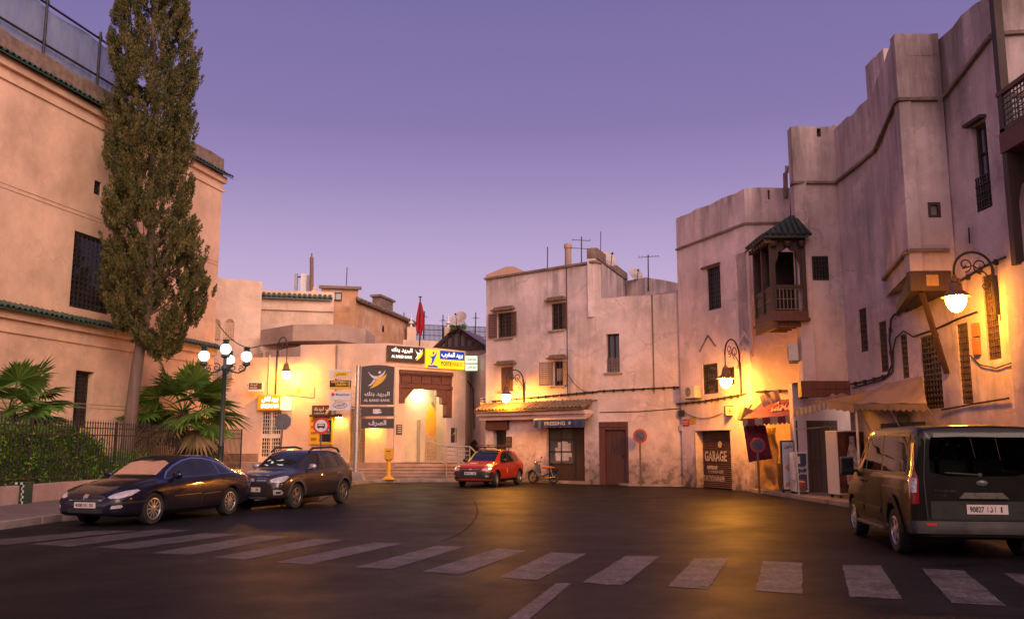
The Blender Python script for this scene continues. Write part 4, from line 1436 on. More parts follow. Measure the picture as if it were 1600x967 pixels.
# telecom mast group
p = at(470, 470, 56)
TM = thing('telecom_mast', tuple(p), 'white panel antennas on a short mast above the tiled building', 'telecom mast')
def zz_(py): return at(470, py, 56).z
def xx_(px): return at(px, 460, 56).x
mb = MB(); mb.tube([(xx_(472), 56, zz_(468)), (xx_(472), 56, zz_(430))], .09, 8); mb.bar((xx_(463), 56, zz_(433)), (xx_(482), 56, zz_(431)), .08); mb.bar((xx_(463), 56, zz_(456)), (xx_(482), 56, zz_(456)), .08); mb.build('mast', IRON, TM)
for px, w_, ya, yb in ((463, .09, 428, 459), (476, .22, 429, 461), (481.5, .1, 431, 462)):
    mb = MB(); mb.bbox(xx_(px) - w_, xx_(px) + w_, 55.7, 55.95, zz_(yb), zz_(ya), .04); mb.build('panel', WHITE if px == 476 else GREYP, TM)
mb = MB(); a, b = at(487, 402, 55), at(487, 464, 55); mb.tube([(b.x, 55, b.z), (a.x, 55, a.z)], .12, 8); mb.tube([(a.x, 55, a.z), (a.x, 55, a.z + .25)], .05, 6)
tag(mb.build('metal_flue', pm('flue_brown', (.2, .11, .08), .7), smooth=40), 'tall brown metal flue pipe behind the white antennas', 'flue')

# ================================================================== garage house
FG1 = Fac(at(1062, 560, 38).xy, at(1173, 560, 33.4).xy)
FG2 = Fac(FG1.b.xy, (11.1, 33.2))
zG = 11.44
GB = thing('garage_house', tuple(FG1.b), 'pink curved corner house with a painted garage shutter and tall pointed niche', 'building')
GW1 = FG1.rect(1104, 420, 1127, 481) + (.14,); GW2 = FG1.rect(1097.5, 570, 1122.5, 614) + (.12,)
GD = FG1.rect(1088, 673, 1144, 764); GD = (GD[0], GD[1], .0, GD[3], .4)
GW3 = FG1.rect(1137, 574, 1148, 600) + (.1,)
GD = (GD[0], GD[1], 0, GD[3], .38)
mb = wall(MB(), FG1, 0, FG1.L, 0, zG, [GW1, GW2, GD, GW3], seed=21, jit=.026, topjit=.07)
sl = FG2.rect(1199.5, 301, 1203, 310)
wall(mb, FG2, 0, FG2.L, 0, zG, [(sl[0], sl[1], sl[2] - .05, sl[3] + .1, .38)], seed=22, jit=.022, topjit=.06)
Sx = Fac((FG1.a + Vector((2.5, 6, 0))).xy, FG1.a.xy); wall(mb, Sx, 0, Sx.L, 0, zG, step=1.2)
mb.F = FG1; mb.box(.3, FG1.L - .3, -5, -.42, zG - 1.2, zG - 1)
mb.build('wall', P_G, GB)
zcg = FG1.uz(1057, 391)[1]
mb = MB()
for F in (FG1, FG2):
    mb.F = F
    for k in range(14):
        a, b = F.L * k / 14, F.L * (k + 1) / 14
        mb.box(a, b, .004, .07 + .012 * noise.noise(Vector((a * 3, 0, 0))), zcg - .03, zcg + .055 + .012 * noise.noise(Vector((b * 4, 1, 0))))
mb.build('cornice', COPE, GB)
window(GB, FG1, GW1, W_DK, (6, 9), fancy=True, lab='upper barred window of the garage house')
mb = MB(FG1); mb.box(GW1[0] - .3, GW1[1] + .04, .004, .1, GW1[3] + .01, GW1[3] + .08); mb.build('lintel', W_RED, GB)
window(GB, FG1, GW2, W_DK, (7, 7), lab='square barred window beside the air conditioner')
window(GB, FG1, GW3, W_DK, (2, 3), lab='small dark window behind the wall lantern')
# tall pointed niche with carved hood
n0, n1, nz0, nz1 = FG1.rect(1155, 538, 1171, 392)
mb = MB(FG1)
aa = arch_pts(n0, n1, nz0, nz1 - .55, nz1, 12, .3); bb = arch_pts(n0 + .13, n1 - .13, nz0 + .13, nz1 - .7, nz1 - .2, 12, .3)
mb.panel(aa, [bb], .004, .07)
mb.prism([(n0 - .02, nz1 - .15), ((n0 + n1) / 2, nz1 + .5), (n1 + .08, nz1 - .12), (n1 - .02, nz1 - .06), ((n0 + n1) / 2, nz1 + .3), (n0 + .08, nz1 - .08)], .004, .09)
mb.build('niche', P_G, GB)
m0, mz0 = FG1.uz(1094, 550); m1, mz1 = FG1.uz(1107, 524); m2, mz2 = FG1.uz(1119, 541)
mb = MB(FG1); mb.bar((m0, .03, mz0), (m1, .03, mz1), .05, .05); mb.bar((m1, .03, mz1), (m2, .03, mz2), .05, .05); mb.build('moulding', COPE, GB)
# garage shutter with white lettering
u0, u1, z0, z1 = GD[:4]
mb = MB(FG1)
nsl = int(z1 / .075)
for k in range(nsl):
    z = z1 * k / nsl
    mb.add([(u0 + .01, -.3, z), (u1 - .01, -.3, z), (u1 - .01, -.262, z + z1 / nsl * .5), (u0 + .01, -.262, z + z1 / nsl * .5), (u1 - .01, -.3, z + z1 / nsl), (u0 + .01, -.3, z + z1 / nsl)], [(0, 1, 2, 3), (3, 2, 4, 5)])
o = mb.build('garage_shutter', pm('shutter_brown', (.115, .06, .042), .55, var=.25, scale=2, dirt=(.06, .035, .03)), GB)
CHALK = pm('chalk_white', (.46, .39, .33), .9, var=.3, scale=11, dirt=(.2, .13, .1))
mb = MB(FG1)
def gq(px, py): return FG1.uz(px, py, -.26)
def gtext(s, px0, py0, px1, py1, bold=.02):
    a, za = gq(px0, py0); b, zb = gq(px1, py1)
    lettering(mb, s, a, b, zb, za, -.255, bold)
gtext('GARAGE', 1101, 704, 1136, 721, .035)
gtext('DEFENSE', 1107, 734, 1131, 740, .01); gtext('STATIONNER', 1097, 742, 1133, 753, .02)
a, za = gq(1105, 727); b, zb = gq(1121, 733); mb.box(a, b, -.258, -.254, zb, za)
c, zc_ = gq(1125, 694); mb.lathe([(.13, -.258), (.13, -.25)], (c, 0, zc_), 16, 'y')
mb.build('lettering', CHALK, o)
mb = MB(FG1); mb.box(u0 - .04, u0 + .0, .004, .05, 0, z1 + .06); mb.box(u0, u1 + .08, .004, .06, z1 + .002, z1 + .08); mb.build('door_trim', P_G, GB)
mb = MB(); p = FG2.p(1.55, .05, zG); mb.tube([p - Vector((0, 0, .4)), p + Vector((.02, 0, .55))], .09, 7); mb.tube([p + Vector((0, 0, .5)), p + Vector((.09, 0, .62)), p + Vector((.1, 0, .85))], .07, 6)
mb.build('chimney', COPE, GB, smooth=50)

# ================================================================== tall building on the right
RB = thing('tall_building', (10.9, 26, 0), 'tall shadowy pink house with stepped facade and a jutting oriel along the right side', 'building')
FR0 = Fac((10.74, 33.3), (9.42, 29.0))
FR1 = Fac((9.42, 29.0), (10.87, 29.0))
FRw = Fac((10.87, 29.0), (11.22, 19.7))
FR5 = Fac((11.22, 19.7), (13.6, 19.4))
FR6 = Fac((13.6, 19.4), (13.6, 3))
zR = 12.2
zfl = 3.74
def rw(px0, py0, px1, py1, d=.12): return FRw.rect(px0, py0, px1, py1) + (d,)
RW = [rw(1341, 484, 1357, 548), rw(1372, 504, 1389, 580), rw(1406, 524, 1421, 590), rw(1437, 527, 1475, 637, .16), rw(1494, 508, 1521, 630, .16), rw(1534, 432, 1565, 560, .14)]
BW = FRw.rect(1517, 200, 1551, 322) + (.2,)
S1 = rw(1384.5, 306, 1393, 430, .1); S2 = None
mb = wall(MB(), FRw, 0, FRw.L, 0, zR, RW + [BW], seed=33, jit=.035, topjit=.1)
slit = FR1.rect(1276, 201, 1283, 214)
RW0 = FR1.rect(1268, 400, 1296, 438) + (.08,)
wall(mb, FR1, 0, FR1.L, zfl, zR + .12, [(slit[0], slit[1], slit[2], slit[3], .35), RW0], seed=34, jit=.025, topjit=.04)
wall(mb, FR0, 0, FR0.L, zfl, zR + .12, [], seed=35, jit=.02)
wall(mb, FR5, 0, FR5.L, 0, 15.2, [], seed=36, jit=.02)
wall(mb, FR6, 0, FR6.L, 0, 11, [], seed=37, step=1.5)
FRg = Fac((9.44, 30.25), (12.2, 30.25)); wall(mb, FRg, 0, FRg.L, 0, zfl, seed=38)
FRh = Fac((10.3, 33.3), (9.44, 30.25)); wall(mb, FRh, 0, FRh.L, 0, zfl, seed=39)
mb.F = None
mb.add([(9.42, 29.02, zfl + .002), (10.9, 29.02, zfl + .002), (10.9, 30.4, zfl + .002), (9.42, 30.4, zfl + .002)], [(0, 1, 2, 3)])
mb.box(10.9 + .5, 16, 20.2, 33, zR - 1.4, zR - 1.2)
# oriel
oz0, oz1 = 5.98, 12.28
FO1 = Fac((10.98, 25.95), (9.98, 22.05)); FO2 = Fac((9.98, 22.05), (11.1, 22.0))
OW1 = FO1.rect(1398, 185, 1406, 263) + (.1,)
OW2 = FO2.rect(1449, 316, 1471, 340) + (.08,)
wall(mb, FO1, 0, FO1.L, oz0, oz1, [OW1], seed=41, th=.3, jit=.02, topjit=.04)
wall(mb, FO2, 0, FO2.L, oz0, oz1, [OW2], seed=42, th=.3, jit=.02, topjit=.04)
mb.F = None
mb.add([(10.98, 25.95, oz0 + .003), (9.98, 22.05, oz0 + .003), (11.1, 22.0, oz0 + .003), (11.1, 25.9, oz0 + .003)], [(0, 1, 2, 3)])
mb.add([(10.98, 25.95, oz1 - .6), (9.98, 22.05, oz1 - .6), (11.1, 22.0, oz1 - .6), (11.1, 25.9, oz1 - .6)], [(0, 1, 2, 3)])
# rear parapet turrets
for px, pt, Y in ((1375, 88, 27.0), (1388, 76, 26.2)):
    p = at(px, pt, Y); mb.box(p.x - .16, p.x + .75, Y, Y + .8, 10.5, p.z)
p = at(1300, 181, 29.8); mb.box(p.x - .1, p.x + .8, 29.5, 30.6, 11.2, 12.55)
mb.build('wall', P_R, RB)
# string course
mb = MB()
def course(F, ua, ub, za, zb, pr=.11, h=.085):
    mb.F = F
    k = max(2, int((ub - ua) / .6))
    for i in range(k):
        a, b = ua + (ub - ua) * i / k, ua + (ub - ua) * (i + 1) / k
        q1, q2 = (za + (zb - za) * t / k + .02 * noise.noise(Vector((ua + t * .9, za, 3))) for t in (i, i + 1))
        mb.prism([(a, q1), (b, q2), (b, q2 + h), (a, q1 + h)], .004, pr + .012 * noise.noise(Vector((a * 5, 0, 0))))
zsc = 10.3
course(FR0, 0, FR0.L, zsc, zsc); course(FR1, -.06, FR1.L, zsc, zsc); course(FRw, 0, 3.3, zsc, zsc + .1); course(FO1, 0, FO1.L, zsc + .1, zsc + .12); course(FO2, -.07, FO2.L - .15, zsc + .12, zsc + .12)
course(FRw, 7.1, FRw.L, zsc + .15, zsc + .75); course(FR5, -.07, FR5.L, zsc + .78, zsc + .8)
course(FO1, 0, FO1.L, 6.45, 6.45, .1); course(FO2, -.06, FO2.L - .15, 6.45, 6.45, .1)
mb.build('string_course', COPE, RB)
labs = ['narrow barred window farthest along the lower wall', 'second barred window along the lower wall', 'third barred window ringed by a cable', 'wide barred window beside the awning with a white bar', 'tall barred window under the lantern', 'tall lattice window lit by the lantern']
for h, l, g in zip(RW, labs, ((4, 8), (4, 9), (3, 8), (6, 13), (5, 13), (5, 13))):
    window(RB, FRw, h, W_DK, g, fancy=True, lab=l, t=.05, gw=-.04, gmat=pm('iron_rust', (.10, .062, .045), .7, var=.3))
o = window(RB, FRw, BW, W_DK, None, mull=(2, 3), lab='upper wooden window with a low iron balcony guard', t=.09, pmat=pm('pane_sky', (.30, .27, .36), .08, spec=.9))
mb = MB(FRw); grille(mb, BW[0] + .02, BW[1] - .02, BW[2] + .05, BW[2] + (BW[3] - BW[2]) * .38, -.01, 6, 4, .014, True); mb.build('railing', IRON, o)
mb = MB(FRw); mb.box(BW[0] - .1, BW[1] + .05, .004, .16, BW[3] + .01, BW[3] + .09); mb.build('lintel', W_DK, RB)
window(RB, FR1, RW0, W_DK, (5, 5), fancy=True, lab='square dark lattice window over the wooden fascia', gw=.01)
window(RB, FO1, OW1, W_DK, None, lab='dark slit window in the slanted side of the oriel')
window(RB, FO2, OW2, W_DK, None, lab='small square window on the front of the oriel', t=.07, pmat=pm('pane_grey', (.2, .18, .2), .1))
mb = MB(FRw); su, sz = FRw.uz(1388, 310); su2, sz2 = FRw.uz(1390, 430); mb.box(su - .04, su + .05, .004, .014, sz2, sz); mb.build('slit_window', DARKROOM, RB)
# timber soffit and prop of the oriel
mb = MB()
mb.add([(11.0, 24.6, 5.36), (10.05, 22.2, 5.50), (11.05, 22.15, 5.50), (11.06, 24.6, 5.36)], [(0, 1, 2, 3)])
mb.F = FO2; mb.box(-.03, FO2.L - .15, -.2, .03, 5.48, oz0 - .003); mb.F = FO1; mb.prism([(FO1.L + .02, oz0 - .003), (FO1.L + .02, 5.48), (FO1.L - 2.3, 5.28), (FO1.L - 2.3, 5.42)], -.2, .02)
o = mb.build('soffit', W_DK, RB)
mb = MB(FO2); mb.box(.36, .66, .031, .045, 5.6, 5.88); mb.build('panel', pm('plate_tan', (.34, .2, .1), .6), RB)
a = at(1440, 456, 22.15); b = FRw.uz(1483, 583); b = FRw.p(b[0], .06, b[1])
mb = MB(); mb.bar(a, b, .11, .1); mb.build('prop', W_DK, RB)
# wooden fascia below the jutting block
mb = MB(FR1); mb.box(-.12, FR1.L + .02, -.2, .14, zfl - .52, zfl - .01); mb.box(-.1, FR1.L, .14, .16, zfl - .27, zfl - .25)
mb.F = FR0; mb.box(FR0.L - 1.6, FR0.L + .0, -.15, .12, zfl - .5, zfl - .012)
mb.build('fascia', W_RED, RB)
mb = MB(FRg)
for k in range(9):
    a = .05 + 1.4 * k / 9; mb.box(a + .004, a + 1.4 / 9 - .004, .003, .03 + .006 * (k % 2), .15, 2.5)
mb.box(.05, 1.42, .03, .06, 1.2, 1.3)
o = mb.build('shutter_door', W_DK, RB); o['label'] = 'brown plank shutters of the closed shop behind the fridges'
# lower spur of the house under the balcony, with a box window
FX0 = Fac((10.75, 18.9), (10.75, 13)); FX1 = Fac((11.24, 18.92), (10.75, 18.9))
SP = thing('house_spur', (10.75, 18.9, 0), 'low plastered wall spur with a wooden box window at the right edge', 'wall')
FXf = Fac((10.75, 18.9), (13.4, 18.7))
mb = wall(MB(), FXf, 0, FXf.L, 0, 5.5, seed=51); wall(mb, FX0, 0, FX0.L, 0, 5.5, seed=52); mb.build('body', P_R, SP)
mb = MB(FXf); mb.bbox(.06, 1.0, .004, .32, 2.35, 5.0, .02)
o = mb.build('box_window', W_MID, SP)
mb = MB(FXf); mb.box(.16, .9, .322, .33, 3.2, 4.75); mb.build('pane', PANE, o)
mb = MB(FXf); grille(mb, .16, .9, 3.2, 4.75, .35, 4, 8, .012, True); mb.build('grille', GRILLE, o)

# ---- roofed wooden balcony in the lane corner
BL = thing('wooden_balcony', (9.0, 30, 5.7), 'roofed dark wooden balcony with scalloped arch and green tiled hood in the corner', 'balcony')
bx0, bx1, by0, by1 = 8.46, 9.62, 28.75, 30.9
mb = MB(); mb.box(bx0, bx1, by0, by1, 5.72, 6.0); mb.box(bx0 - .06, bx1 + .04, by0 - .06, by1, 5.66, 5.76)
for k in range(4):
    y = by0 + .2 + k * .48; mb.box(bx0 + .05, 9.42, y, y + .12, 5.5, 5.66)
mb.box(bx0 + .0, bx0 + .14, by0, by1, 5.42, 5.66)
mb.build('floor', W_RED, BL)
mb = MB()
for x, y in ((bx0 + .06, by0 + .07), (bx1 - .08, by0 + .07), (bx0 + .06, by0 + 1.05), (bx0 + .06, by1 - .1)):
    mb.box(x - .07, x + .07, y - .07, y + .07, 6.0, 8.45)
mb.box(bx0 - .05, bx1, by0 - .03, by0 + .16, 8.3, 8.5); mb.box(bx0 - .03, bx0 + .16, by0, by1, 8.3, 8.5)
for k in range(3):
    x = bx0 + .1 + k * .46; mb.lathe([(.09, 8.1), (.13, 8.18), (.13, 8.28), (.05, 8.3)], (x, by0 - .06, 0), 8)
mb.parts('post', W_DK, BL)
F = Fac((bx0, by0), (bx1, by0))
hole = [(.16, 7.0)]
hole = [(.16, 6.8), (.16, 7.55)]
for k in range(9):
    t = PI - PI * k / 8
    r_ = .40 if k % 2 == 0 else .34
    hole.append((.565 + r_ * math.cos(t), 7.55 + r_ * 1.45 * math.sin(t)))
hole += [(.97, 7.55), (.97, 6.8)]
mb = MB(F); mb.panel([(.13, 6.75), (1.02, 6.75), (1.02, 8.32), (.13, 8.32)], [hole], -.1, -.03); mb.build('arch', W_DK, BL)
mb = MB(F); mb.box(.12, 1.03, -.1, .02, 6.74, 6.84); mb.F = Fac((bx0 + .02, by1), (bx0 + .02, by0)); mb.box(.05, 2.1, -.08, .0, 6.74, 6.84); mb.build('rail', W_DK, BL)
mb = MB(F); grille(mb, .14, 1.0, 6.05, 6.72, -.05, 7, 2, .013); mb.F = Fac((bx0 + .04, by1), (bx0 + .04, by0)); grille(mb, .05, 2.1, 6.05, 6.72, -.03, 15, 2, .013); mb.build('railing', pm('rail_bronze', (.16, .12, .09), .6), BL)
mb = MB(); mb.add([(9.36, by0 + .3, 6.0), (9.95, by1, 6.0), (9.95, by1, 8.4), (9.36, by0 + .3, 8.4)], [(0, 1, 2, 3)]); mb.box(bx0, 10.0, by1 - .06, by1, 6.0, 8.4); mb.box(bx0 + .1, 9.4, by0 + .1, by1, 8.36, 8.42); mb.build('lining', W_DK, BL)
mb = MB()
ey0, ey1, ex0 = by0 - .3, by1, bx0 - .26
vs = [(ex0, ey0, 8.42), (bx1 + .02, ey0, 8.42), (ex0, ey1, 8.42), (9.42, ey0 + .75, 9.28), (9.42, ey1, 9.28), (9.42, ey0, 8.45)]
mb.add(vs, [(0, 1, 3), (0, 3, 4, 2)]); mb.add([(x, y, z - .07) for x, y, z in vs], [(3, 1, 0), (2, 4, 3, 0)])
mb.add([vs[0], vs[1], (vs[1][0], vs[1][1], 8.35), (vs[0][0], vs[0][1], 8.35), vs[2], (vs[2][0], vs[2][1], 8.35)], [(0, 1, 2, 3), (0, 3, 5, 4)])
for k in range(8):     # ridged tiles of the end hip
    x = ex0 + .1 + k * .2
    top = Vector((ex0, ey0, 8.42)).lerp(Vector((9.42, ey0 + .75, 9.28)), min(1, max(0, (x - ex0) / (9.42 - ex0)))) if x < 9.42 else Vector((x, ey0 + .7, 9.2))
    mb.tube([(x, ey0 - .02, 8.45), (min(x, 9.42), top.y, top.z + .03)], .07, 6)
for k in range(11):
    y = ey0 + .12 + k * .2
    mb.tube([(ex0 - .03, y, 8.45), (9.4, y + .1, 9.28 if y > ey0 + .75 else 8.45 + .83 * (y - ey0) / .75)], .07, 6)
mb.build('roof', pm('tile_old', (.020, .036, .028), .7, var=.5, scale=9, dirt=(.05, .035, .025)), BL, smooth=50)
mb = MB()
for k in range(7):
    y = by0 - .15 + k * .32; mb.box(ex0 + .05, bx0, y, y + .1, 8.22, 8.35)
mb.parts('bracket', W_MID, BL)
# ---- timber gallery at the right edge
GA = thing('timber_gallery', (10.4, 17, 8), 'dark timber gallery with lattice railing on tall posts at the right edge', 'balcony')
gx, gy0, gy1 = 10.62, 13.5, 18.75
mb = MB(); mb.box(gx, 13.4, gy0, gy1, 7.92, 8.36); mb.build('floor', W_RED, GA)
mb = MB(); mb.box(gx + .02, gx + .2, gy1 - .2, gy1 - .02, 5.45, 7.9); mb.box(gx + .02, gx + .2, gy1 - .2, gy1 - .02, 8.37, 13.6); mb.box(gx + .02, gx + .2, gy1 - 3.2, gy1 - 3.02, 5.45, 7.9)
mb.prism([(gx + .2, 7.9), (gx + 1.0, 7.9), (gx + .7, 7.6), (gx + .5, 7.35), (gx + .32, 7.2), (gx + .2, 6.7)], gy1 - .15, gy1 - .06)
mb.parts('post', W_DK, GA)
Fgl = Fac((gx + .05, gy1), (gx + .05, gy0))
mb = MB(Fgl); mb.box(0, Fgl.L, -.05, .05, 9.2, 9.3); mb.box(0, Fgl.L, -.03, .03, 8.38, 8.46)
mb.F = Fac((gx + .05, gy1 - .04), (13.3, gy1 - .04)); mb.box(0, 3, -.05, .04, 9.2, 9.3); mb.build('rail', W_RED, GA)
mb = MB(Fgl); grille(mb, .1, Fgl.L, 8.46, 9.2, 0, 40, 6, .012, False); mb.F = Fac((gx + .1, gy1 - .04), (13.3, gy1 - .04)); grille(mb, .1, 3, 8.46, 9.2, 0, 24, 6, .012); mb.build('lattice', IRON, GA)
mb = MB(); mb.box(gx - .3, 13.5, gy0, gy1 + .3, 13.5, 13.7); mb.build('roof', W_DK, GA)

# ---- cables
c1 = [FM1.p(FM1.uz(770, 627)[0], .06, FM1.uz(770, 627)[1]), FM1.p(FM1.L, .06, FM1.uz(934, 612)[1]), FM2.p(.1, .06, FM2.uz(936, 611)[1]), FM2.p(FM2.L - .05, .06, FM2.uz(1056, 605)[1])]
cable_thing(c1, .035, 'thick clipped cable run across the whole pressing house above the shop canopy', clips=.42)
c1 = [FM1.p(FM1.uz(770, 636)[0], .04, FM1.uz(770, 636)[1]), FM1.p(FM1.L, .04, FM1.uz(933, 625)[1])]
cable_thing(sag(c1[0], c1[1], .06), .016, 'thin drooping wire just above the brown tile canopy')
c1 = [FM2.p(.1, .03, FM2.uz(936, 644)[1]), FM2.p(FM2.L * .5, .03, FM2.uz(990, 643)[1]), FM2.p(FM2.L - .05, .03, FM2.uz(1056, 638)[1])]
cable_thing(c1, .018, 'thin wire over the big red plank door')
c1 = [FM1.p(FM1.uz(888, 584)[0], .05, FM1.uz(888, 584)[1]), FM1.p(FM1.uz(925, 612)[0], .05, FM1.uz(925, 612)[1])]
cable_thing(sag(c1[0], c1[1], .25), .014, 'loose wire hanging from the shuttered window corner')
gz = [(1059, 631), (1100, 627), (1160, 617), (1188, 611)]
c1 = [FG1.p(FG1.uz(*g)[0], .06, FG1.uz(*g)[1]) for g in gz[:3]] + [FG2.p(.2, .06, FG2.uz(1180, 612)[1]), FG2.p(FG2.L - .9, .06, FG2.uz(1235, 610)[1])]
cable_thing(c1, .035, 'clipped cable run round the garage house under its lantern', clips=.4)
c1 = [FG1.p(FG1.uz(1062, 638)[0], .05, FG1.uz(1062, 638)[1]), FG1.p(FG1.uz(1130, 645)[0], .05, FG1.uz(1130, 645)[1])]
cable_thing(sag(c1[0], c1[1], .3), .014, 'slack wire over the garage shutter')
# cable bundle of the tall house
def rp_(px, py, w=.06): u, z = FRw.uz(px, py); return FRw.p(u, w, z)
c1 = [rp_(1332, 600), rp_(1362, 594), rp_(1390, 586), rp_(1397, 570), rp_(1393, 530), rp_(1395, 500), rp_(1400, 492), rp_(1440, 474), rp_(1490, 448), rp_(1545, 415), rp_(1575, 402)]
cable_thing(c1, .03, 'heavy cable looping up the tall house from awning to lantern', clips=.5)
c1 = [rp_(1335, 606), rp_(1385, 592), rp_(1398, 580), rp_(1399, 545), rp_(1403, 528), rp_(1415, 517), rp_(1430, 526), rp_(1470, 512), rp_(1500, 498), rp_(1530, 487)]
cable_thing(c1, .022, 'second cable curling round the third barred window')
c1 = [rp_(1475, 640), rp_(1530, 630), rp_(1580, 622)]
cable_thing(c1, .022, 'cable along the foot of the tall barred windows')
c1 = [rp_(1520, 555), rp_(1535, 570), rp_(1560, 575), rp_(1590, 565)]
cable_thing(c1, .016, 'short loose wire below the lattice window')
c1 = [rp_(1517, 356, .05), rp_(1520, 380, .08)]
cable_thing(c1, .02, 'stub of cable on the wall above the right lantern')
c1 = [at(340, 505, 43.5), at(407, 540, 47)]
cable_thing(sag(c1[0], c1[1], .5), .025, 'long sagging wire from the peach building to the bank wing roof')
c1 = [FKs.p(.4, .05, 5.1), FA.p(1.5, .08, 4.7), FA.p(1.8, .08, 2.6)]
cable_thing(c1, .03, 'black cable crossing the alley beside the bank')
# ================================================================== lamps
COPPER = pm('lamp_copper', (.30, .15, .06), .5, metal=.4, dirt=(.1, .06, .03))
def globe_mat(name, col, s):
    m, t, b = newmat(name)
    g = nd(t, 'ShaderNodeTexCoord')
    c = mixc(t, noise_fac(t, g.outputs['Object'], 4, .3, .7), col, tuple(x * .92 for x in col))
    t.links.new(c, b.inputs['Emission Color'])
    b.inputs['Base Color'].default_value = (.8, .7, .5, 1)
    b.inputs['Emission Strength'].default_value = s
    b.inputs['Roughness'].default_value = .2
    return m
SODIUM = (1.0, .36, .028)
def wall_lantern(F, u, zb, zt, arm, lampdrop, label, power, w0=.0, skew=0.0):
    """iron bracket: wall post from zb to zt, half-round arm of length arm, lantern hanging lampdrop below zt"""
    base = F.p(u, w0, 0)
    G = Box((base.x, base.y), math.atan2(F.d.y, F.d.x) + skew)
    T = thing('wall_lantern', tuple(base + Vector((0, 0, zb))), label, 'wall lamp', 'wall lanterns on scrolled iron brackets')
    mb = MB(G)
    mb.bar((0, .09, zb), (0, .09, zt + .06), .055)
    mb.bar((-.0, .03, zb + .1), (0, .03, zt - .1), .035)
    for z in (zb + .25, zt - .3):
        mb.bar((0, 0, z), (0, .1, z), .03)
    r = arm / 2
    pts = [(0, .09 + r + r * math.cos(a), zt + r * .95 * math.sin(a)) for a in [PI - PI * k / 14 for k in range(15)]]
    mb.tube(pts, .03, 6)
    mb.tube([(0, .09 + arm, zt), (0, .09 + arm, zt - lampdrop + .42)], .022, 6)
    def spiral(cy, cz, r0, a0, turns, sgn=1):
        return [(0, cy + sgn * r0 * (1 - k / 22) * math.cos(a0 + turns * 2 * PI * k / 20), cz + r0 * (1 - k / 22) * math.sin(a0 + turns * 2 * PI * k / 20)) for k in range(20)]
    mb.tube(spiral(.09 + r * .62, zt + r * .25, r * .42, -PI / 2, 1.3), .016, 5)
    mb.tube(spiral(.09 + r * 1.42, zt + r * .3, r * .38, -PI / 2, 1.3, -1), .016, 5)
    mb.tube([(0, .12, zt - .25), (0, .09 + r * .4, zt - .05), (0, .09 + r, zt + .12), (0, .09 + r * 1.55, zt + .05)], .018, 5)
    mb.tube(spiral(.3, zt - .35, .13, PI / 2, 1.2), .014, 5)
    mb.build('bracket', IRON, T, smooth=50)
    z = zt - lampdrop
    mb = MB(G)
    c = (0, .09 + arm, z)
    mb.lathe([(.02, .52), (.05, .5), (.05, .45), (.10, .43), (.12, .36), (.10, .33), (.14, .30), (.16, .16), (.22, .10), (.31, .03), (.315, .0), (.27, .005), (.15, .1), (.02, .12)], c, 20)
    mb.build('lamp_shade', COPPER, T, smooth=45)
    mb = MB(G)
    mb.lathe([(.19, .02), (.225, -.02), (.215, -.12), (.17, -.24), (.10, -.32), (.02, -.35)], c, 20)
    mb.build('globe', globe_mat('sodium_globe', SODIUM, power), T, smooth=60)
    return T
u, z1 = FB.uz(432, 556); _, z0 = FB.uz(432, 616)
wall_lantern(FB, u, z0, z1 + .35, 1.15, 1.25, 'yellow wall lantern over the barred white bank door', 440, skew=.85)
u, z1 = FM1.uz(820, 596); _, z0 = FM1.uz(820, 634)
wall_lantern(FM1, u, z0, z1 + .05, 1.0, .72, 'yellow wall lantern over the laundry shop tile canopy', 560, skew=-.25)
u, z1 = FG1.uz(1157, 561); _, z0 = FG1.uz(1157, 618)
wall_lantern(FG1, u, z0, z1 + .05, 1.33, .88, 'yellow wall lantern over the garage shutter of the corner house', 640, skew=.55)
u, z1 = FRw.uz(1557, 420); _, z0 = FRw.uz(1557, 500)
wall_lantern(FRw, u, z0, z1 - .05, .92, .62, 'big yellow wall lantern on the tall building nearest the camera', 300)

SL = at(352, 560, 27)
LP = thing('street_lamp', (SL.x, SL.y, .14), 'dark green lamp post with four white globes and scrolled arms', 'street lamp')
zc = at(352, 575, 27).z
GRN = pm('lamp_green', (.016, .03, .027), .45, var=.3, dirt=(.05, .045, .035))
mb = MB()
mb.lathe([(.2, .14), (.2, .5), (.16, .55), (.17, .6), (.12, .75), (.13, .95), (.09, 1.05), (.085, 1.6), (.1, 1.63), (.1, 1.7), (.075, 1.75), (.065, zc - .1), (.1, zc - .05), (.1, zc + .05), (.06, zc + .1), (.055, zc + .3), (.14, zc + .34), (.14, zc + .4), (.05, zc + .42)], (SL.x, SL.y, 0), 14)
mb.build('post', GRN, LP, smooth=40)
for k, (a, dz) in enumerate(((0.15, 0), (PI + .15, 0), (PI / 2 + .1, -.02))):
    R = Matrix.Translation(Vector((SL.x, SL.y, zc))) @ Matrix.Rotation(a, 4, 'Z')
    mb = MB(R)
    mb.tube([(.05, 0, .0), (.2, 0, -.1), (.4, 0, -.14), (.58, 0, -.06), (.62, 0, .1)], .024, 6)
    mb.tube([(.24 + .13 * (1 - j / 18) * math.cos(1 + j * .55), 0, .02 + .13 * (1 - j / 18) * math.sin(1 + j * .55)) for j in range(16)], .016, 5)
    mb.tube([(.46 + .1 * (1 - j / 18) * math.cos(2 - j * .55), 0, -.02 + .1 * (1 - j / 18) * math.sin(2 - j * .55)) for j in range(16)], .014, 5)
    mb.lathe([(.04, .06), (.12, .1), (.12, .16), (.1, .19)], (.62, 0, 0), 10)
    mb.build('arm', GRN, LP, smooth=50)
GLB = globe_mat('globe_white', (1.0, .90, .72), 5.5)
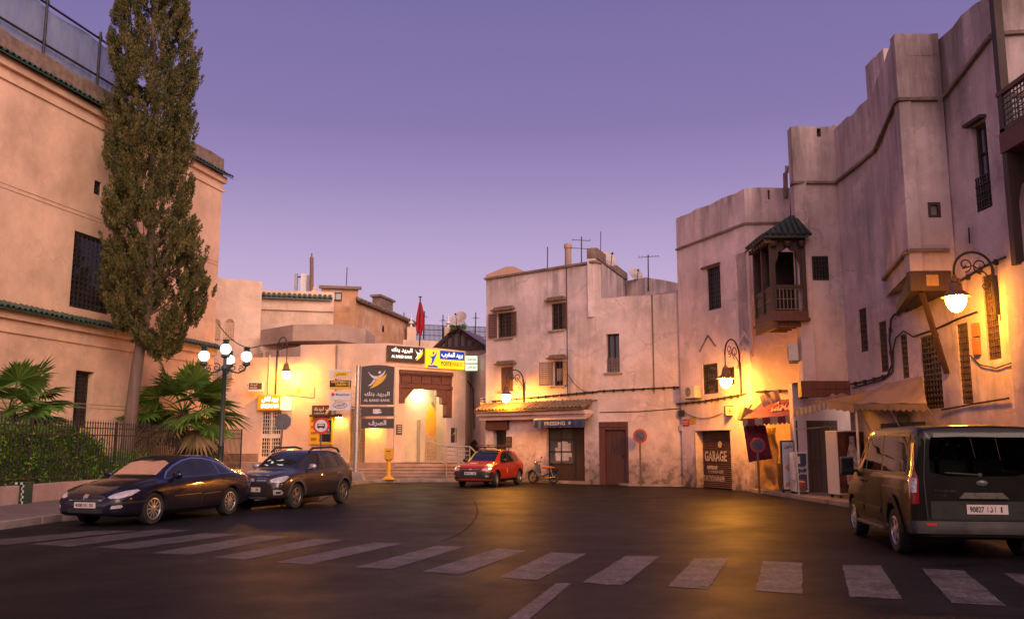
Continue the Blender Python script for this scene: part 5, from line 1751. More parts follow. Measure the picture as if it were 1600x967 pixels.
for k, (a, d, dz) in enumerate(((.15, .62, .36), (PI + .15, .62, .36), (PI / 2 + .1, .6, .30), (0, 0, .58))):
    p = Vector((SL.x + d * math.cos(a), SL.y + d * math.sin(a), zc + dz))
    mb = MB(); mb.lathe([(.02, -.158)] + [(.158 * math.sin(t), -.158 * math.cos(t)) for t in [PI * j / 12 for j in range(1, 12)]] + [(.02, .158)], p, 18)
    g = mb.build('globe', GLB, LP, smooth=60)
    mb = MB()
    mb.lathe([(.09, .14), (.11, .18), (.08, .21), (.11, .27), (.05, .24), (.02, .27)], p, 10); mb.build('finial', GRN, g, smooth=40)

# ================================================================== signs of the bank
DKB = pm('sign_brown', (.055, .04, .035), .45, var=.12)
YEL = pm('sign_yellow', (.75, .42, .02), .45, var=.06)
YELG = pm('sign_yellow_lit', (.8, .55, .02), .4, var=.05, emit=(1.0, .62, .01), es=.85)
BLUG = pm('sign_blue_lit', (.01, .05, .35), .4, var=.05, emit=(.006, .06, .55), es=.55)
WHTG = pm('sign_white_lit', (.8, .8, .8), .4, var=.03, emit=(1, .97, .9), es=1.0)
BLUE = pm('sign_blue', (.012, .05, .30), .45, var=.08)
RED = pm('sign_red', (.55, .02, .02), .5, var=.1)
BLK = pm('sign_black', (.012, .011, .011), .5)
SILV = pm('sign_silver', (.62, .58, .60), .45, var=.05)
def circ(cx, cz, r, n=14): return [(cx + r * math.cos(2 * PI * k / n), cz + r * math.sin(2 * PI * k / n)) for k in range(n)]
def birdlogo(parent, F, u0, u1, z0, z1, w, ma, mb_):
    """two winged strokes and two dots"""
    S = lambda ps: [(u0 + (u1 - u0) * x, z0 + (z1 - z0) * y) for x, y in ps]
    m = MB(F)
    m.prism(S([(.02, .93), (.14, .76), (.34, .66), (.52, .66), (.70, .74), (.84, .86), (.93, 1.0), (.90, .84), (.80, .68), (.66, .56), (.5, .5), (.36, .5), (.2, .62), (.08, .78)]), w - .004, w)
    m.prism(S([(.02, .14), (.2, .3), (.32, .5), (.42, .44), (.34, .3), (.18, .16)]), w - .004, w)
    m.prism(S(circ(.63, .86, .07)), w - .004, w)
    m.build('emblem', ma, parent)
    m = MB(F)
    m.prism(S([(1.0, .80), (.93, .56), (.78, .36), (.55, .18), (.3, .06), (.1, .0), (.26, .14), (.40, .32), (.40, .44), (.52, .5), (.7, .58), (.86, .68)]), w - .003, w + .001)
    m.prism(S(circ(.58, .61, .055)), w - .003, w + .001)
    m.build('emblem', mb_, parent)
FT = Fac((0, 41.2), (1, 41.2))
TX = at(556.5, 700, 41.2).x
TO = thing('sign_totem', (TX, 41.2, .14), 'tall steel totem carrying dark bank panels and four small transfer signs', 'sign')
mb = MB(FT); mb.prism([(TX - .42, .14), (TX + .42, .14), (TX + .27, .5), (TX - .27, .5)], -.35, .35); mb.build('base', CONC, TO)
mb = MB(); mb.tube([(TX, 41.2, .4), (TX, 41.2, at(556, 571, 41.2).z)], .12, 14); mb.build('pole', STEEL, TO, smooth=50)
def tq(px, py): p = at(px, py, 41.2); return p.x, p.z
brk = MB(FT)
def tpanel(px0, py0, px1, py1, mat, lab, arched=0):
    a, zt_ = tq(px0, py0); b, zb_ = tq(px1, py1)
    m = MB(FT)
    poly = [(a, zb_), (b, zb_), (b, zt_)] + [(b + (a - b) * k / 8, zt_ + arched * math.sin(PI * k / 8)) for k in range(1, 8)] + [(a, zt_)]
    m.prism(poly, -.08, .06)
    o = m.build('sign_panel', mat, TO); o['label'] = lab
    for f in (.25, .75):
        z = zb_ + (zt_ - zb_) * f
        brk.box(min(a, TX), max(b, TX), -.03, -.01, z - .025, z + .025)
    return o, a, b, zb_, zt_
def ttext(o, s, a, b, z0, z1, mat, bold=.02, w=.066):
    m = MB(FT); lettering(m, s, a, b, z0, z1, w, bold); m.build('lettering', mat, o)
o, a, b, z0, z1 = tpanel(565, 573, 615, 632, DKB, 'large dark panel with winged emblem', .08)
W_, H_ = b - a, z1 - z0
birdlogo(o, FT, a + W_ * .20, a + W_ * .78, z0 + H_ * .42, z0 + H_ * .92, .066, SILV, YEL)
ttext(o, arabic('البريد بنك'), a + W_ * .12, b - W_ * .12, z0 + H_ * .20, z0 + H_ * .34, SILV, .03)
ttext(o, 'AL BARID BANK', a + W_ * .10, b - W_ * .10, z0 + H_ * .08, z0 + H_ * .145, SILV, .02)
o, a, b, z0, z1 = tpanel(565, 635.5, 615, 650, DKB, 'small dark panel with a hand symbol')
m = MB(FT); xm = (a + b) / 2; m.prism([(xm - .2, z0 + .12), (xm - .02, z0 + .1), (xm + .2, z0 + .16), (xm + .2, z0 + .2), (xm + .05, z0 + .22), (xm + .18, z0 + .26), (xm + .1, z0 + .32), (xm - .2, z0 + .32)], .062, .067); m.build('symbol', SILV, o)
o, a, b, z0, z1 = tpanel(565, 654, 615, 669, DKB, 'small dark panel with arabic exchange lettering')
ttext(o, arabic('الصرف'), a + W_ * .22, b - W_ * .22, z0 + .08, z1 - .06, SILV, .03)
o, a, b, z0, z1 = tpanel(515.5, 577, 548, 591, SILV, 'white panel with yellow arabic badge')
m = MB(FT); m.prism([(a + .18, z0 + .06), (b - .06, z0 + .06), (b - .02, z1 - .1), (a + .22, z1 - .1)], .062, .066); m.build('badge', YEL, o)
ttext(o, arabic('منتمش'), a + .3, b - .2, z0 + .12, z1 - .15, BLK, .03, .07)
o, a, b, z0, z1 = tpanel(515.5, 594, 548, 608, BLK, 'black panel with yellow two line lettering')
ttext(o, 'WESTERN', a + .06, b - .2, z0 + .28, z1 - .03, YEL, .04); ttext(o, 'UNION', a + .28, b - .2, z0 + .15, z0 + .26, YEL, .04)
m = MB(FT); m.box(a, b, .061, .066, z0, z0 + .1); m.box(b - .13, b - .1, .061, .066, z0 + .14, z1 - .02); m.box(b - .07, b - .04, .061, .066, z0 + .14, z1 - .02); m.build('stripe', YEL, o)
o, a, b, z0, z1 = tpanel(515, 611, 548, 625, SILV, 'white panel with a red round symbol')
m = MB(FT); m.prism(circ(a + .17, (z0 + z1) / 2 + .05, .08), .062, .067); m.build('symbol', RED, o)
ttext(o, 'MoneyGram', a + .3, b - .05, z0 + .17, z0 + .31, BLK, .02)
o, a, b, z0, z1 = tpanel(515, 627, 548, 641, SILV, 'white panel with an oval ring')
m = MB(FT); xm, zm = (a + b) / 2, (z0 + z1) / 2 + .03; m.tube([(xm + .32 * math.cos(t), .066, zm + .13 * math.sin(t)) for t in [2 * PI * k / 20 for k in range(20)]], .012, 4, closed=True); m.build('symbol', BLK, o)
ttext(o, arabic('كاشبلوس'), xm - .22, xm + .22, zm - .07, zm + .08, BLK, .03)
brk.build('bracket', STEEL, TO)
# fascia signs over the portal
def fq(px, py, w=.16): return FK.uz(px, py, w)
def fascia(name, label, cat, px0, px1, yt, yb, mat, w=.16, th=.13):
    u0, zt_ = fq(px0, yt, w); u1, _ = fq(px1, yt, w); zb_ = fq(px0, yb, w)[1]
    T = MB(FK); T.bbox(u0, u1, w - th, w, zb_, zt_, .015)
    o = T.build(name, mat); tag(o, label, cat)
    return o, u0, u1, zb_, zt_
o, a, b, z0, z1 = fascia('fascia_sign', 'dark brown fascia sign with white arabic letters at the bank roof corner', 'sign', 606, 664, 539, 564, DKB)
W_, H_ = b - a, z1 - z0
m = MB(FK); lettering(m, arabic('البريد بنك'), a + W_ * .10, a + W_ * .66, z0 + H_ * .55, z0 + H_ * .90, .165, .04); lettering(m, 'AL BARID BANK', a + W_ * .10, a + W_ * .66, z0 + H_ * .24, z0 + H_ * .42, .165, .045); m.build('lettering', WHTG, o)
birdlogo(o, FK, a + W_ * .73, a + W_ * .95, z0 + H_ * .14, z0 + H_ * .92, .168, WHTG, YELG)
o, a, b, z0, z1 = fascia('fascia_sign', 'yellow and blue lit postal fascia sign beside the dark bank sign', 'sign', 666, 726, 545, 574, YELG, .17)
W_, H_ = b - a, z1 - z0
us_ = a + W_ * .34
m = MB(FK); m.box(us_ + .02, b - .02, .171, .176, z0 + H_ * .50, z1 - .02)
S = lambda ps: [(a + W_ * .04 + W_ * .26 * x, z0 + H_ * (.12 + .8 * y)) for x, y in ps]
m.prism(S([(.05, .75), (.3, .60), (.5, .62), (.75, .78), (.95, 1.0), (.85, .72), (.7, .5), (.6, .3), (.45, .1), (.2, .0), (.4, .25), (.42, .48), (.2, .6)]), .171, .177)
m.prism(S(circ(.55, .86, .1)), .171, .177)
m.prism(S([(.0, -.12), (1, -.12), (1, -.02), (.6, .06), (.3, .0), (0, .02)]), .171, .176)
m.build('field', BLUG, o)
m = MB(FK); lettering(m, arabic('بريد المغرب'), us_ + .12, b - .12, z0 + H_ * .58, z1 - H_ * .08, .18, .04); m.build('lettering', WHTG, o)
m = MB(FK); lettering(m, 'POSTE', us_ + .1, us_ + .1 + (b - us_) * .42, z0 + H_ * .16, z0 + H_ * .38, .176, .03); lettering(m, 'MAROC', us_ + .12 + (b - us_) * .44, b - .12, z0 + H_ * .16, z0 + H_ * .38, .176, .0); m.build('lettering', DKB, o)
FBX = Fac((0, 46.9), (1, 46.9))
for (ya, yb, lab, tx) in ((556, 567, 'upper small white lightbox sticking out past the postal sign', 'بريد ميديا'), (569, 579, 'lower small white lightbox sticking out past the postal sign', 'بريد كاش')):
    p, q2 = at(727, yb, 46.9), at(746, ya, 46.9)
    m = MB(FBX); m.bbox(p.x, q2.x, -.1, .1, p.z, q2.z, .02)
    o = tag(m.build('lightbox_sign', pm('lightbox_pale', (.7, .8, .7), .4, var=.05, emit=(.75, 1.0, .75), es=.75)), lab, 'sign')
    m = MB(FBX); lettering(m, arabic(tx), p.x + .12, q2.x - .08, p.z + .1, q2.z - .09, .106, .03); m.build('lettering', pm('letter_teal', (.05, .18, .15), .5), o)
# door sign, lit
def bq(px, py, w=.1): return FB.uz(px, py, w)
ORG_LIT = pm('sign_orange_lit', (.8, .30, .02), .4, var=.05, emit=(1.0, .22, .004), es=.4)
u0, zt_ = bq(403, 617, .3); u1, zb_ = bq(437, 640, .3)
m = MB(FB); m.bbox(u0, u1, .02, .3, zb_, zt_, .02)
o = tag(m.build('lightbox_sign', ORG_LIT), 'orange lit box sign above the barred white bank door', 'sign')
m = MB(FB); lettering(m, arabic('بريد كاش'), u0 + .22, u1 - .1, zb_ + .36, zt_ - .07, .306, .05); lettering(m, 'BARIDCASH', u0 + .2, u1 - .08, zb_ + .1, zb_ + .3, .306, .05); m.build('lettering', pm('letter_glow', (.8, .8, .8), .4, emit=(1, .95, .85), es=2.5), o)
u0, zt_ = bq(438.5, 620, .3); u1, zb_ = bq(452, 640, .3)
m = MB(FB); m.bbox(u0, u1, .02, .3, zb_, zt_, .02)
tag(m.build('lightbox_sign', pm('sign_cream_lit', (.8, .7, .5), .4, emit=(1.0, .62, .25), es=1.6)), 'glaring white square lightbox beside the orange door sign', 'sign')
# projecting dark blade sign left of the lantern
p, q2 = at(388, 612, 45.1), at(412, 597, 45.1)
Fz = Fac((0, 45.1), (1, 45.1))
m = MB(Fz); m.bbox(p.x, q2.x, -.07, .07, p.z, q2.z, .02); o = tag(m.build('blade_sign', SILV), 'small projecting sign with dark face left of the bank lantern', 'sign')
m = MB(Fz); m.box(p.x + .04, q2.x - .06, .071, .076, p.z + .12, q2.z - .04); m.build('face', DKB, o)
m = MB(Fz); lettering(m, arabic('البريد بنك'), p.x + .1, q2.x - .3, p.z + .28, q2.z - .08, .08, .02); lettering(m, 'BARID BANK', p.x + .1, q2.x - .3, p.z + .16, p.z + .24, .08, .02); m.build('lettering', SILV, o)
m = MB(); m.bar((p.x, 45.1, q2.z - .1), (p.x - .3, 45.9, q2.z - .1), .03); m.build('bracket', IRON, o)
# banner
u0, zt_ = bq(446, 602, .04); u1, zb_ = bq(490, 621, .04)
m = MB(FB); m.prism([(u0, zb_ + .16), (u1, zb_), (u1, zt_ - .1), (u0, zt_ + .05)], .03, .045)
o = tag(m.build('banner', pm('banner_pale', (.62, .5, .36), .7, var=.2, scale=1.5)), 'pale printed advertising banner hanging right of the bank lantern', 'banner')
m = MB(FB)
m.box(u0 + .62, u0 + .85, .046, .05, zb_ + .22, zb_ + .46); m.box(u0 + .08, u0 + .5, .046, .05, zb_ + .14, zb_ + .2); m.build('print', pm('print_orange', (.7, .25, .06), .6), o)
m = MB(FB); lettering(m, arabic('قرض البريد'), u0 + .9, u1 - .06, zb_ + .1, zb_ + .24, .05, .02); m.build('lettering', pm('print_grey', (.3, .24, .2), .6), o)
# cash machine
AT = thing('cash_machine', tuple(FB.p(FB.uz(505, 690)[0], .1, PZ)), 'cash machine set in a yellow surround under a brown sign', 'cash machine')
u0, zt_ = bq(485, 652); u1, zb_ = bq(519, 694)
m = MB(FB); m.panel([(u0, zb_), (u1, zb_), (u1, zt_), (u0, zt_)], [[(u0 + .5, zb_ + .12), (u1 - .06, zb_ + .12), (u1 - .06, zt_ - .15), (u0 + .5, zt_ - .15)]], .004, .16); m.build('surround', pm('atm_yellow', (.72, .40, .03), .5, var=.07), AT)
m = MB(FB); m.box(u0 + .5, u1 - .06, .004, .03, zb_ + .12, zt_ - .15); o = m.build('body', pm('atm_dark', (.03, .03, .035), .4), AT)
m = MB(FB); m.box(u0 + .6, u1 - .2, .03, .036, zb_ + .65, zt_ - .28); m.build('screen', pm('atm_screen', (.2, .3, .4), .3, emit=(.35, .55, .8), es=.5), o)
m = MB(FB); m.prism([(u0 + .55, zb_ + .5), (u1 - .12, zb_ + .5), (u1 - .12, zb_ + .6), (u0 + .55, zb_ + .6)], .03, .12); m.build('keypad', STEEL, o)
m = MB(FB); m.box(u0 + .1, u1 + .4, .02, .5, zt_ + .02, zt_ + .12); m.build('canopy', DKB, AT)
m = MB(FB)
for k in range(4): m.box(u0 + .08, u0 + .38, .162, .166, zb_ + .2 + .3 * k, zb_ + .32 + .3 * k)
m.parts('sticker', pm('sticker_dark', (.3, .16, .02), .6), AT)
u0, zt_ = bq(487.5, 633, .14); u1, zb_ = bq(516, 651, .14)
m = MB(FB); m.bbox(u0, u1, .01, .14, zb_, zt_, .015); o = tag(m.build('shop_sign', DKB), 'brown bank sign fixed above the cash machine', 'sign')
m = MB(FB); lettering(m, arabic('البريد بنك'), u0 + .12, u1 - .35, zb_ + .27, zt_ - .08, .146, .03); lettering(m, 'AL BARID BANK', u0 + .12, u1 - .32, zb_ + .14, zb_ + .21, .146, .02); m.build('lettering', SILV, o)
birdlogo(o, FB, u1 - .3, u1 - .04, zb_ + .08, zt_ - .08, .146, SILV, YEL)
# floodlight that washes the yellow wall below the totem
u, z = FK2.uz(585, 664)
m = MB(FK2); m.prism([(u - .15, z), (u + .15, z), (u + .12, z + .16), (u - .12, z + .16)], .1, .45); m.bar((u, 0, z + .12), (u, .2, z + .12), .04)
o = tag(m.build('floodlight', GRN), 'floodlight half hidden behind the totem panels', 'floodlight')
m = MB(FK2); m.box(u - .13, u + .13, .13, .42, z - .012, z - .004); m.build('lens', globe_mat('flood_lens', (1, .5, .06), 170), o)
u, z = FK2.uz(532, 652)
m = MB(FK2); m.prism([(u - .15, z), (u + .15, z), (u + .12, z + .16), (u - .12, z + .16)], .1, .45); m.bar((u, 0, z + .12), (u, .2, z + .12), .04)
o = tag(m.build('floodlight', GRN), 'floodlight over the wall right of the cash machine', 'floodlight')
m = MB(FK2); m.box(u - .13, u + .13, .13, .42, z - .012, z - .004); m.build('lens', globe_mat('flood_lens2', (1, .55, .08), 110), o)
ceiling_lamp(tuple(FK2.p((g0 + g1) / 2, -1.1, 3.85)), 'ceiling lamp glowing behind the ochre barred gate', 60, (1, .55, .1))
# wall plates
for px0, py0, px1, py1, lab in ((619, 663, 627.5, 679, 'dark text plate on the left pier of the bank portal'), (704.5, 668, 712.5, 691, 'dark plate with yellow bird on the right pier of the bank portal')):
    u0, zt_ = FK.uz(px0, py0); u1, zb_ = FK.uz(px1, py1)
    m = MB(FK); m.bbox(u0, u1, .004, .05, zb_, zt_, .01); o = tag(m.build('wall_plate', DKB), lab, 'plate')
    m = MB(FK)
    if px0 > 700:
        m.prism([(u0 + .06, zb_ + .35), (u1 - .05, zb_ + .5), (u1 - .05, zb_ + .62), ((u0 + u1) / 2, zb_ + .5)], .051, .055)
        m.build('emblem', YEL, o)
    else:
        for k in range(4): m.box(u0 + .06, u1 - .05, .051, .055, zt_ - .1 - .1 * k, zt_ - .07 - .1 * k)
        m.build('lettering', SILV, o)
# letter box
p = at(607, 740, 42.0)
MBX = thing('letter_box', (p.x, 42.0, .14), 'yellow post letter box on a pedestal before the bank steps', 'letter box')
YPOST = pm('post_yellow', (.72, .34, .012), .45, var=.1, dirt=(.4, .2, .03))
zb_, zt_ = at(607, 717, 42).z, at(607, 700, 42).z
m = MB(); m.lathe([(.3, .14), (.26, .2), (.12, .28), (.1, .4), (.1, zb_ - .1), (.16, zb_ - .04), (.16, zb_)], (p.x, 42, 0), 14); m.build('pedestal', YPOST, MBX, smooth=40)
m = MB(); m.bbox(p.x - .19, p.x + .19, 41.82, 42.18, zb_, zt_, .03); o = m.build('body', YPOST, MBX)
m = MB(); m.box(p.x - .1, p.x + .1, 41.812, 41.818, zt_ - .16, zt_ - .12); m.build('slot', BLK, o)
# steel railing at the steps
RL = thing('stair_railing', tuple(at(698, 735, 42.9)), 'steel stair railing with horizontal bars right of the bank steps', 'railing')
pts = [at(669, 690, 45.4), at(698, 697.5, 42.8), at(716, 698, 42.75), at(734, 697.5, 42.7), at(751, 714, 42.2)]
m = MB(); m.tube(pts, .035, 8)
for k in range(1, 5):
    m.tube([p - Vector((0, 0, .2 * k)) for p in pts[:4]], .018, 6)
for p, b in zip(pts, (PZ, .3, .3, .14, .14)):
    m.tube([p, Vector((p.x, p.y, b - .1))], .03, 8)
m.build('rail', STEEL, RL, smooth=50)

# ================================================================== road signs
def roundsign(px, py, Y, r, zbase, name, label, faces, lean=0.0, back=False, sides=24):
    c = at(px, py, Y)
    T = thing(name, (c.x, Y, zbase), label, 'road sign')
    m = MB(); m.tube([(c.x - lean, Y + .04, zbase), (c.x, Y + .04, c.z + r * .6)], .04, 8); m.build('post', pm('post_rust', (.16, .11, .09), .6, metal=.3, dirt=(.2, .09, .04)), T, smooth=50)
    Fs_ = Fac((0, Y), (1, Y))
    m = MB(Fs_)
    o = None
    for i, (rr_, mat, dw) in enumerate(faces):
        m = MB(Fs_)
        m.prism([(c.x + rr_ * math.cos(2 * PI * (k + .5) / sides), c.z + rr_ * math.sin(2 * PI * (k + .5) / sides)) for k in range(sides)], dw - .02, dw + .01)
        q = m.build('sign_plate' if i == 0 else 'sign_face', mat, T if i == 0 else o)
        if i == 0: o = q
    return T, o, c, Fs_
SRED = pm('sign_red_worn', (.36, .03, .022), .55, var=.2, dirt=(.2, .06, .04))
SBLU = pm('sign_blue_worn', (.03, .06, .16), .55, var=.2, dirt=(.08, .06, .08))
for px, py, Y, r, zb_, lab in ((1000, 681, 38.2, .30, .07, 'faded red and blue no parking sign beside the big plank door'), (1184, 695, 31.4, .26, .0, 'faded no parking sign on a post in front of the red tarp')):
    T, o, c, Fs_ = roundsign(px, py, Y, r, zb_, 'no_parking_sign', lab, ((r, SRED, 0), (r * .74, SBLU, .012)))
    m = MB(Fs_); m.bar((c.x - r * .52, .03, c.z + r * .52), (c.x + r * .52, .03, c.z - r * .52), .07, .012); m.build('bar', SRED, o)
T, o, c, Fs_ = roundsign(502, 665, 40, .37, .14, 'no_entry_coach_sign', 'round red bordered road sign with a vehicle symbol near the cash machine', ((.37, RED, 0), (.27, SILV, .012)))
m = MB(Fs_); m.bbox(c.x - .17, c.x + .17, .023, .03, c.z - .08, c.z + .09, .004); m.prism(circ(c.x - .1, c.z - .09, .035, 8), .023, .03); m.prism(circ(c.x + .1, c.z - .09, .035, 8), .023, .03); m.build('symbol', BLK, o)
m = MB(Fs_); m.box(c.x - .13, c.x + .13, .031, .034, c.z, c.z + .06); m.build('symbol', SILV, o)
roundsign(442, 658.5, 38, .36, .14, 'stop_sign', 'grey back of an octagonal road sign leaning before the barred door', ((.36, pm('sign_back', (.13, .125, .13), .6, metal=.3, dirt=(.07, .06, .06)), 0),), lean=.12, sides=8)

# ================================================================== shop signs and wall gear, centre and right
u0, zt_ = FM1.uz(838, 656, .5); u1, zb_ = FM1.uz(919, 667, .5)
AW = thing('shop_awning', tuple(FM1.p((u0 + u1) / 2, .5, zb_)), 'blue shop awning valance lettered in white over the laundry window', 'awning')
m = MB(FM1); m.add([(u0, .03, zt_ + .28), (u1, .03, zt_ + .28), (u1, .75, zt_), (u0, .75, zt_), (u0, .03, zt_ + .25), (u1, .03, zt_ + .25), (u1, .75, zt_ - .03), (u0, .75, zt_ - .03)], [(0, 1, 2, 3), (7, 6, 5, 4), (0, 3, 7, 4), (1, 5, 6, 2)])
m.build('canopy', pm('awning_pale', (.5, .38, .34), .8), AW)
m = MB(FM1)
K = 24
vs = [(u0 + (u1 - u0) * k / K, .75 + .015 * math.sin(k * 1.9), zt_ - .02) for k in range(K + 1)] + [(u0 + (u1 - u0) * k / K, .76 + .02 * math.sin(k * 1.9 + .5), zb_ + .02 * math.sin(k * 2.6)) for k in range(K + 1)]
vs += [(a, b - .02, c) for a, b, c in vs]
M2 = 2 * (K + 1)
m.add(vs, [(k, k + 1, K + 2 + k, K + 1 + k) for k in range(K)] + [(M2 + k, M2 + K + 1 + k, M2 + K + 2 + k, M2 + k + 1) for k in range(K)] + [(K + 1 + k, K + 2 + k, M2 + K + 2 + k, M2 + K + 1 + k) for k in range(K)])
o = m.build('valance', pm('awning_blue', (.02, .045, .12), .8, var=.25), AW)
m = MB(FM1); lettering(m, 'PRESSING', u0 + (u1 - u0) * .24, u0 + (u1 - u0) * .64, zb_ + .1, zt_ - .1, .79, .02); lettering(m, '*', u0 + (u1 - u0) * .70, u0 + (u1 - u0) * .755, zb_ + .1, zt_ - .1, .79, .02); m.build('lettering', pm('letter_white', (.55, .5, .48), .7), o)
u0, zt_ = FM1.uz(792.5, 682); u1, zb_ = FM1.uz(800, 698)
m = MB(FM1); m.bbox(u0, u1, .004, .06, zb_, zt_, .01); o = tag(m.build('notice_box', GRILLE), 'small dark notice box right of the dark doorway', 'box')
m = MB(FM1); m.box(u0 + .04, u1 - .04, .061, .064, zb_ + .05, zb_ + .22); m.box(u0 + .04, u1 - .04, .061, .064, zb_ + .27, zt_ - .05); m.build('panel', W_MID, o)
p, q2 = at(751, 638, 44.6), at(766, 622, 44.6)
Fz = Fac((0, 44.3), (1, 44.3))
m = MB(Fz); m.bbox(p.x, q2.x, -.06, .06, p.z, q2.z, .01); o = tag(m.build('blade_sign', YEL), 'small yellow and blue telephone sign at the alley corner', 'sign')
m = MB(Fz); m.box(p.x + .01, q2.x - .01, .061, .065, p.z + (q2.z - p.z) * .55, q2.z - .01); m.build('face', BLUE, o)
m = MB(Fz); lettering(m, arabic('هاتف'), p.x + .06, q2.x - .06, p.z + (q2.z - p.z) * .64, q2.z - .07, .068, .03); m.build('lettering', SILV, o)
m = MB(Fz); m.bar((q2.x, 0, p.z + .3), (q2.x + .25, 0, p.z + .3), .03); m.build('bracket', IRON, o)
def acunit(F, u0, u1, z0, z1, w0, d, label):
    T = thing('air_conditioner', tuple(F.p((u0 + u1) / 2, w0, z0)), label, 'air conditioner')
    m = MB(F); m.bbox(u0, u1, w0, w0 + d, z0, z1, .02); m.build('casing', pm('ac_white', (.58, .54, .5), .5, var=.08, dirt=(.4, .33, .27)), T)
    uc, zc_ = u0 + (u1 - u0) * .38, (z0 + z1) / 2
    r = (z1 - z0) * .40
    m = MB(F); m.lathe([(r, w0 + d + .002), (r, w0 + d + .012), (r * .2, w0 + d + .014)], (uc, 0, zc_), 18, 'y'); m.build('fan', BLK, T)
    m = MB(F)
    for k in range(5): m.tube([(uc + r * (k + 1) / 5.2 * math.cos(t), w0 + d + .018, zc_ + r * (k + 1) / 5.2 * math.sin(t)) for t in [2 * PI * j / 16 for j in range(16)]], .006, 3, closed=True)
    m.build('fan_guard', GREYP, T)
    m = MB(F); m.bar((u0 + .06, 0, z0 - .02), (u0 + .06, w0 + d, z0 - .02), .03); m.bar((u1 - .06, 0, z0 - .02), (u1 - .06, w0 + d, z0 - .02), .03); m.build('bracket', IRON, T)
a = FG1.rect(1071, 604, 1090, 621, .3)
acunit(FG1, a[0], a[1] - .1, a[2], a[3], .08, .3, 'white air conditioner on the garage house beside the square barred window')
a = FR0.rect(1236, 547, 1246, 572)
acunit(FR0, FR0.L - .95, FR0.L - .2, 4.42, 5.0, .1, .32, 'air conditioner hung under the wooden balcony in the corner')
p, q2 = at(1132, 650, 34.6), at(1147, 634, 34.6)
Fz = Fac((0, 34.6), (1, 34.6))
m = MB(Fz); m.bbox(p.x, q2.x, -.07, .07, p.z, q2.z, .015); o = tag(m.build('blade_sign', BLK), 'square projecting sign with a four leaf emblem over the garage shutter', 'sign')
m = MB(Fz); m.box(p.x + .04, q2.x - .04, .071, .075, p.z + .04, q2.z - .04); m.build('face', pm('sign_cream', (.7, .6, .4), .5), o)
xm, zm = (p.x + q2.x) / 2, (p.z + q2.z) / 2
m = MB(Fz)
for k in range(4):
    t = PI / 4 + k * PI / 2
    m.tube([(xm + .065 * math.cos(t) + .052 * math.cos(j * PI / 5), .078, zm + .065 * math.sin(t) + .052 * math.sin(j * PI / 5)) for j in range(10)], .012, 4, closed=True)
m.build('emblem', BLK, o)
m = MB(Fz); m.bar((q2.x, 0, zm + .1), (q2.x + .35, 0, zm + .1), .03); m.build('bracket', IRON, o)
a = FG1.rect(1067, 655, 1077.5, 665.5)
m = MB(FG1); m.bbox(a[0], a[1], .004, .025, a[2], a[3], .004); o = tag(m.build('wall_sign', pm('sticker_red', (.5, .03, .05), .6)), 'little red lettered plate by the garage house corner', 'sign')
m = MB(FG1); m.box(a[0] + .05, a[1] - .05, .026, .029, a[2] + .17, a[2] + .21); m.box(a[0] + .05, a[1] - .12, .026, .029, a[2] + .08, a[2] + .12); m.build('lettering', SILV, o)
a = FG1.rect(1077.5, 652, 1088, 662)
m = MB(FG1); m.bbox(a[0] + .02, a[1], .004, .02, a[2], a[3], .004); tag(m.build('wall_sign', pm('sticker_yellow', (.55, .36, .05), .6)), 'little blank yellow plate above the garage shutter corner', 'sign')
a = FG1.rect(1061.5, 664, 1067, 673)
m = MB(FG1); m.bbox(a[0], a[1], .004, .02, a[2], a[3], .004); tag(m.build('wall_sign', SILV), 'little white paper notice below the red plate', 'sign')
a = FG1.rect(1063, 641, 1070, 650)
m = MB(FG1); m.bbox(a[0], a[1], .004, .12, a[2], a[3], .02); tag(m.build('meter_box', BLK), 'small black meter box on the garage house corner', 'box')
for px0, py0, px1, py1, lab in ((1522, 506, 1532.5, 525, 'upper of two small rusty wall boxes beside the tall lattice window'), (1523, 529, 1534, 554, 'lower of two small rusty wall boxes beside the tall lattice window')):
    a = FRw.rect(px0, py0, px1, py1)
    m = MB(FRw); m.bbox(a[0], a[1], .004, .09, a[2], a[3], .015); tag(m.build('wall_box', pm('box_rust', (.30, .12, .05), .7, var=.2)), lab, 'box')
m = MB(FB)
for px0, py0, px1, py1 in ((345, 574, 352, 594), (355, 577, 366, 592)):
    u0, zt_ = FB.uz(px0, py0); u1, zb_ = FB.uz(px1, py1); m.bbox(u0, u1, .004, .25, zb_, zt_, .02)
tag(m.build('meter_box', GREYP), 'pair of grey meter boxes on the wall behind the globe lamp', 'box')
u0, zt_ = FB.uz(422, 560); _, zb_ = FB.uz(422, 616)
m = MB(FB); m.tube([(u0, .04, zb_), (u0, .04, zt_ + .2)], .03, 6); tag(m.build('conduit', P_K), 'thin conduit beside the bank lantern bracket', 'conduit')
u0, zt_ = FK2.uz(523, 537)
m = MB(FK2); m.tube([(.05, .05, 2.9), (.05, .05, 6.7)], .05, 8); tag(m.build('drainpipe', pm('pipe_brown', (.25, .16, .12), .7)), 'brown drainpipe running down the bank wall above the cash machine', 'pipe')
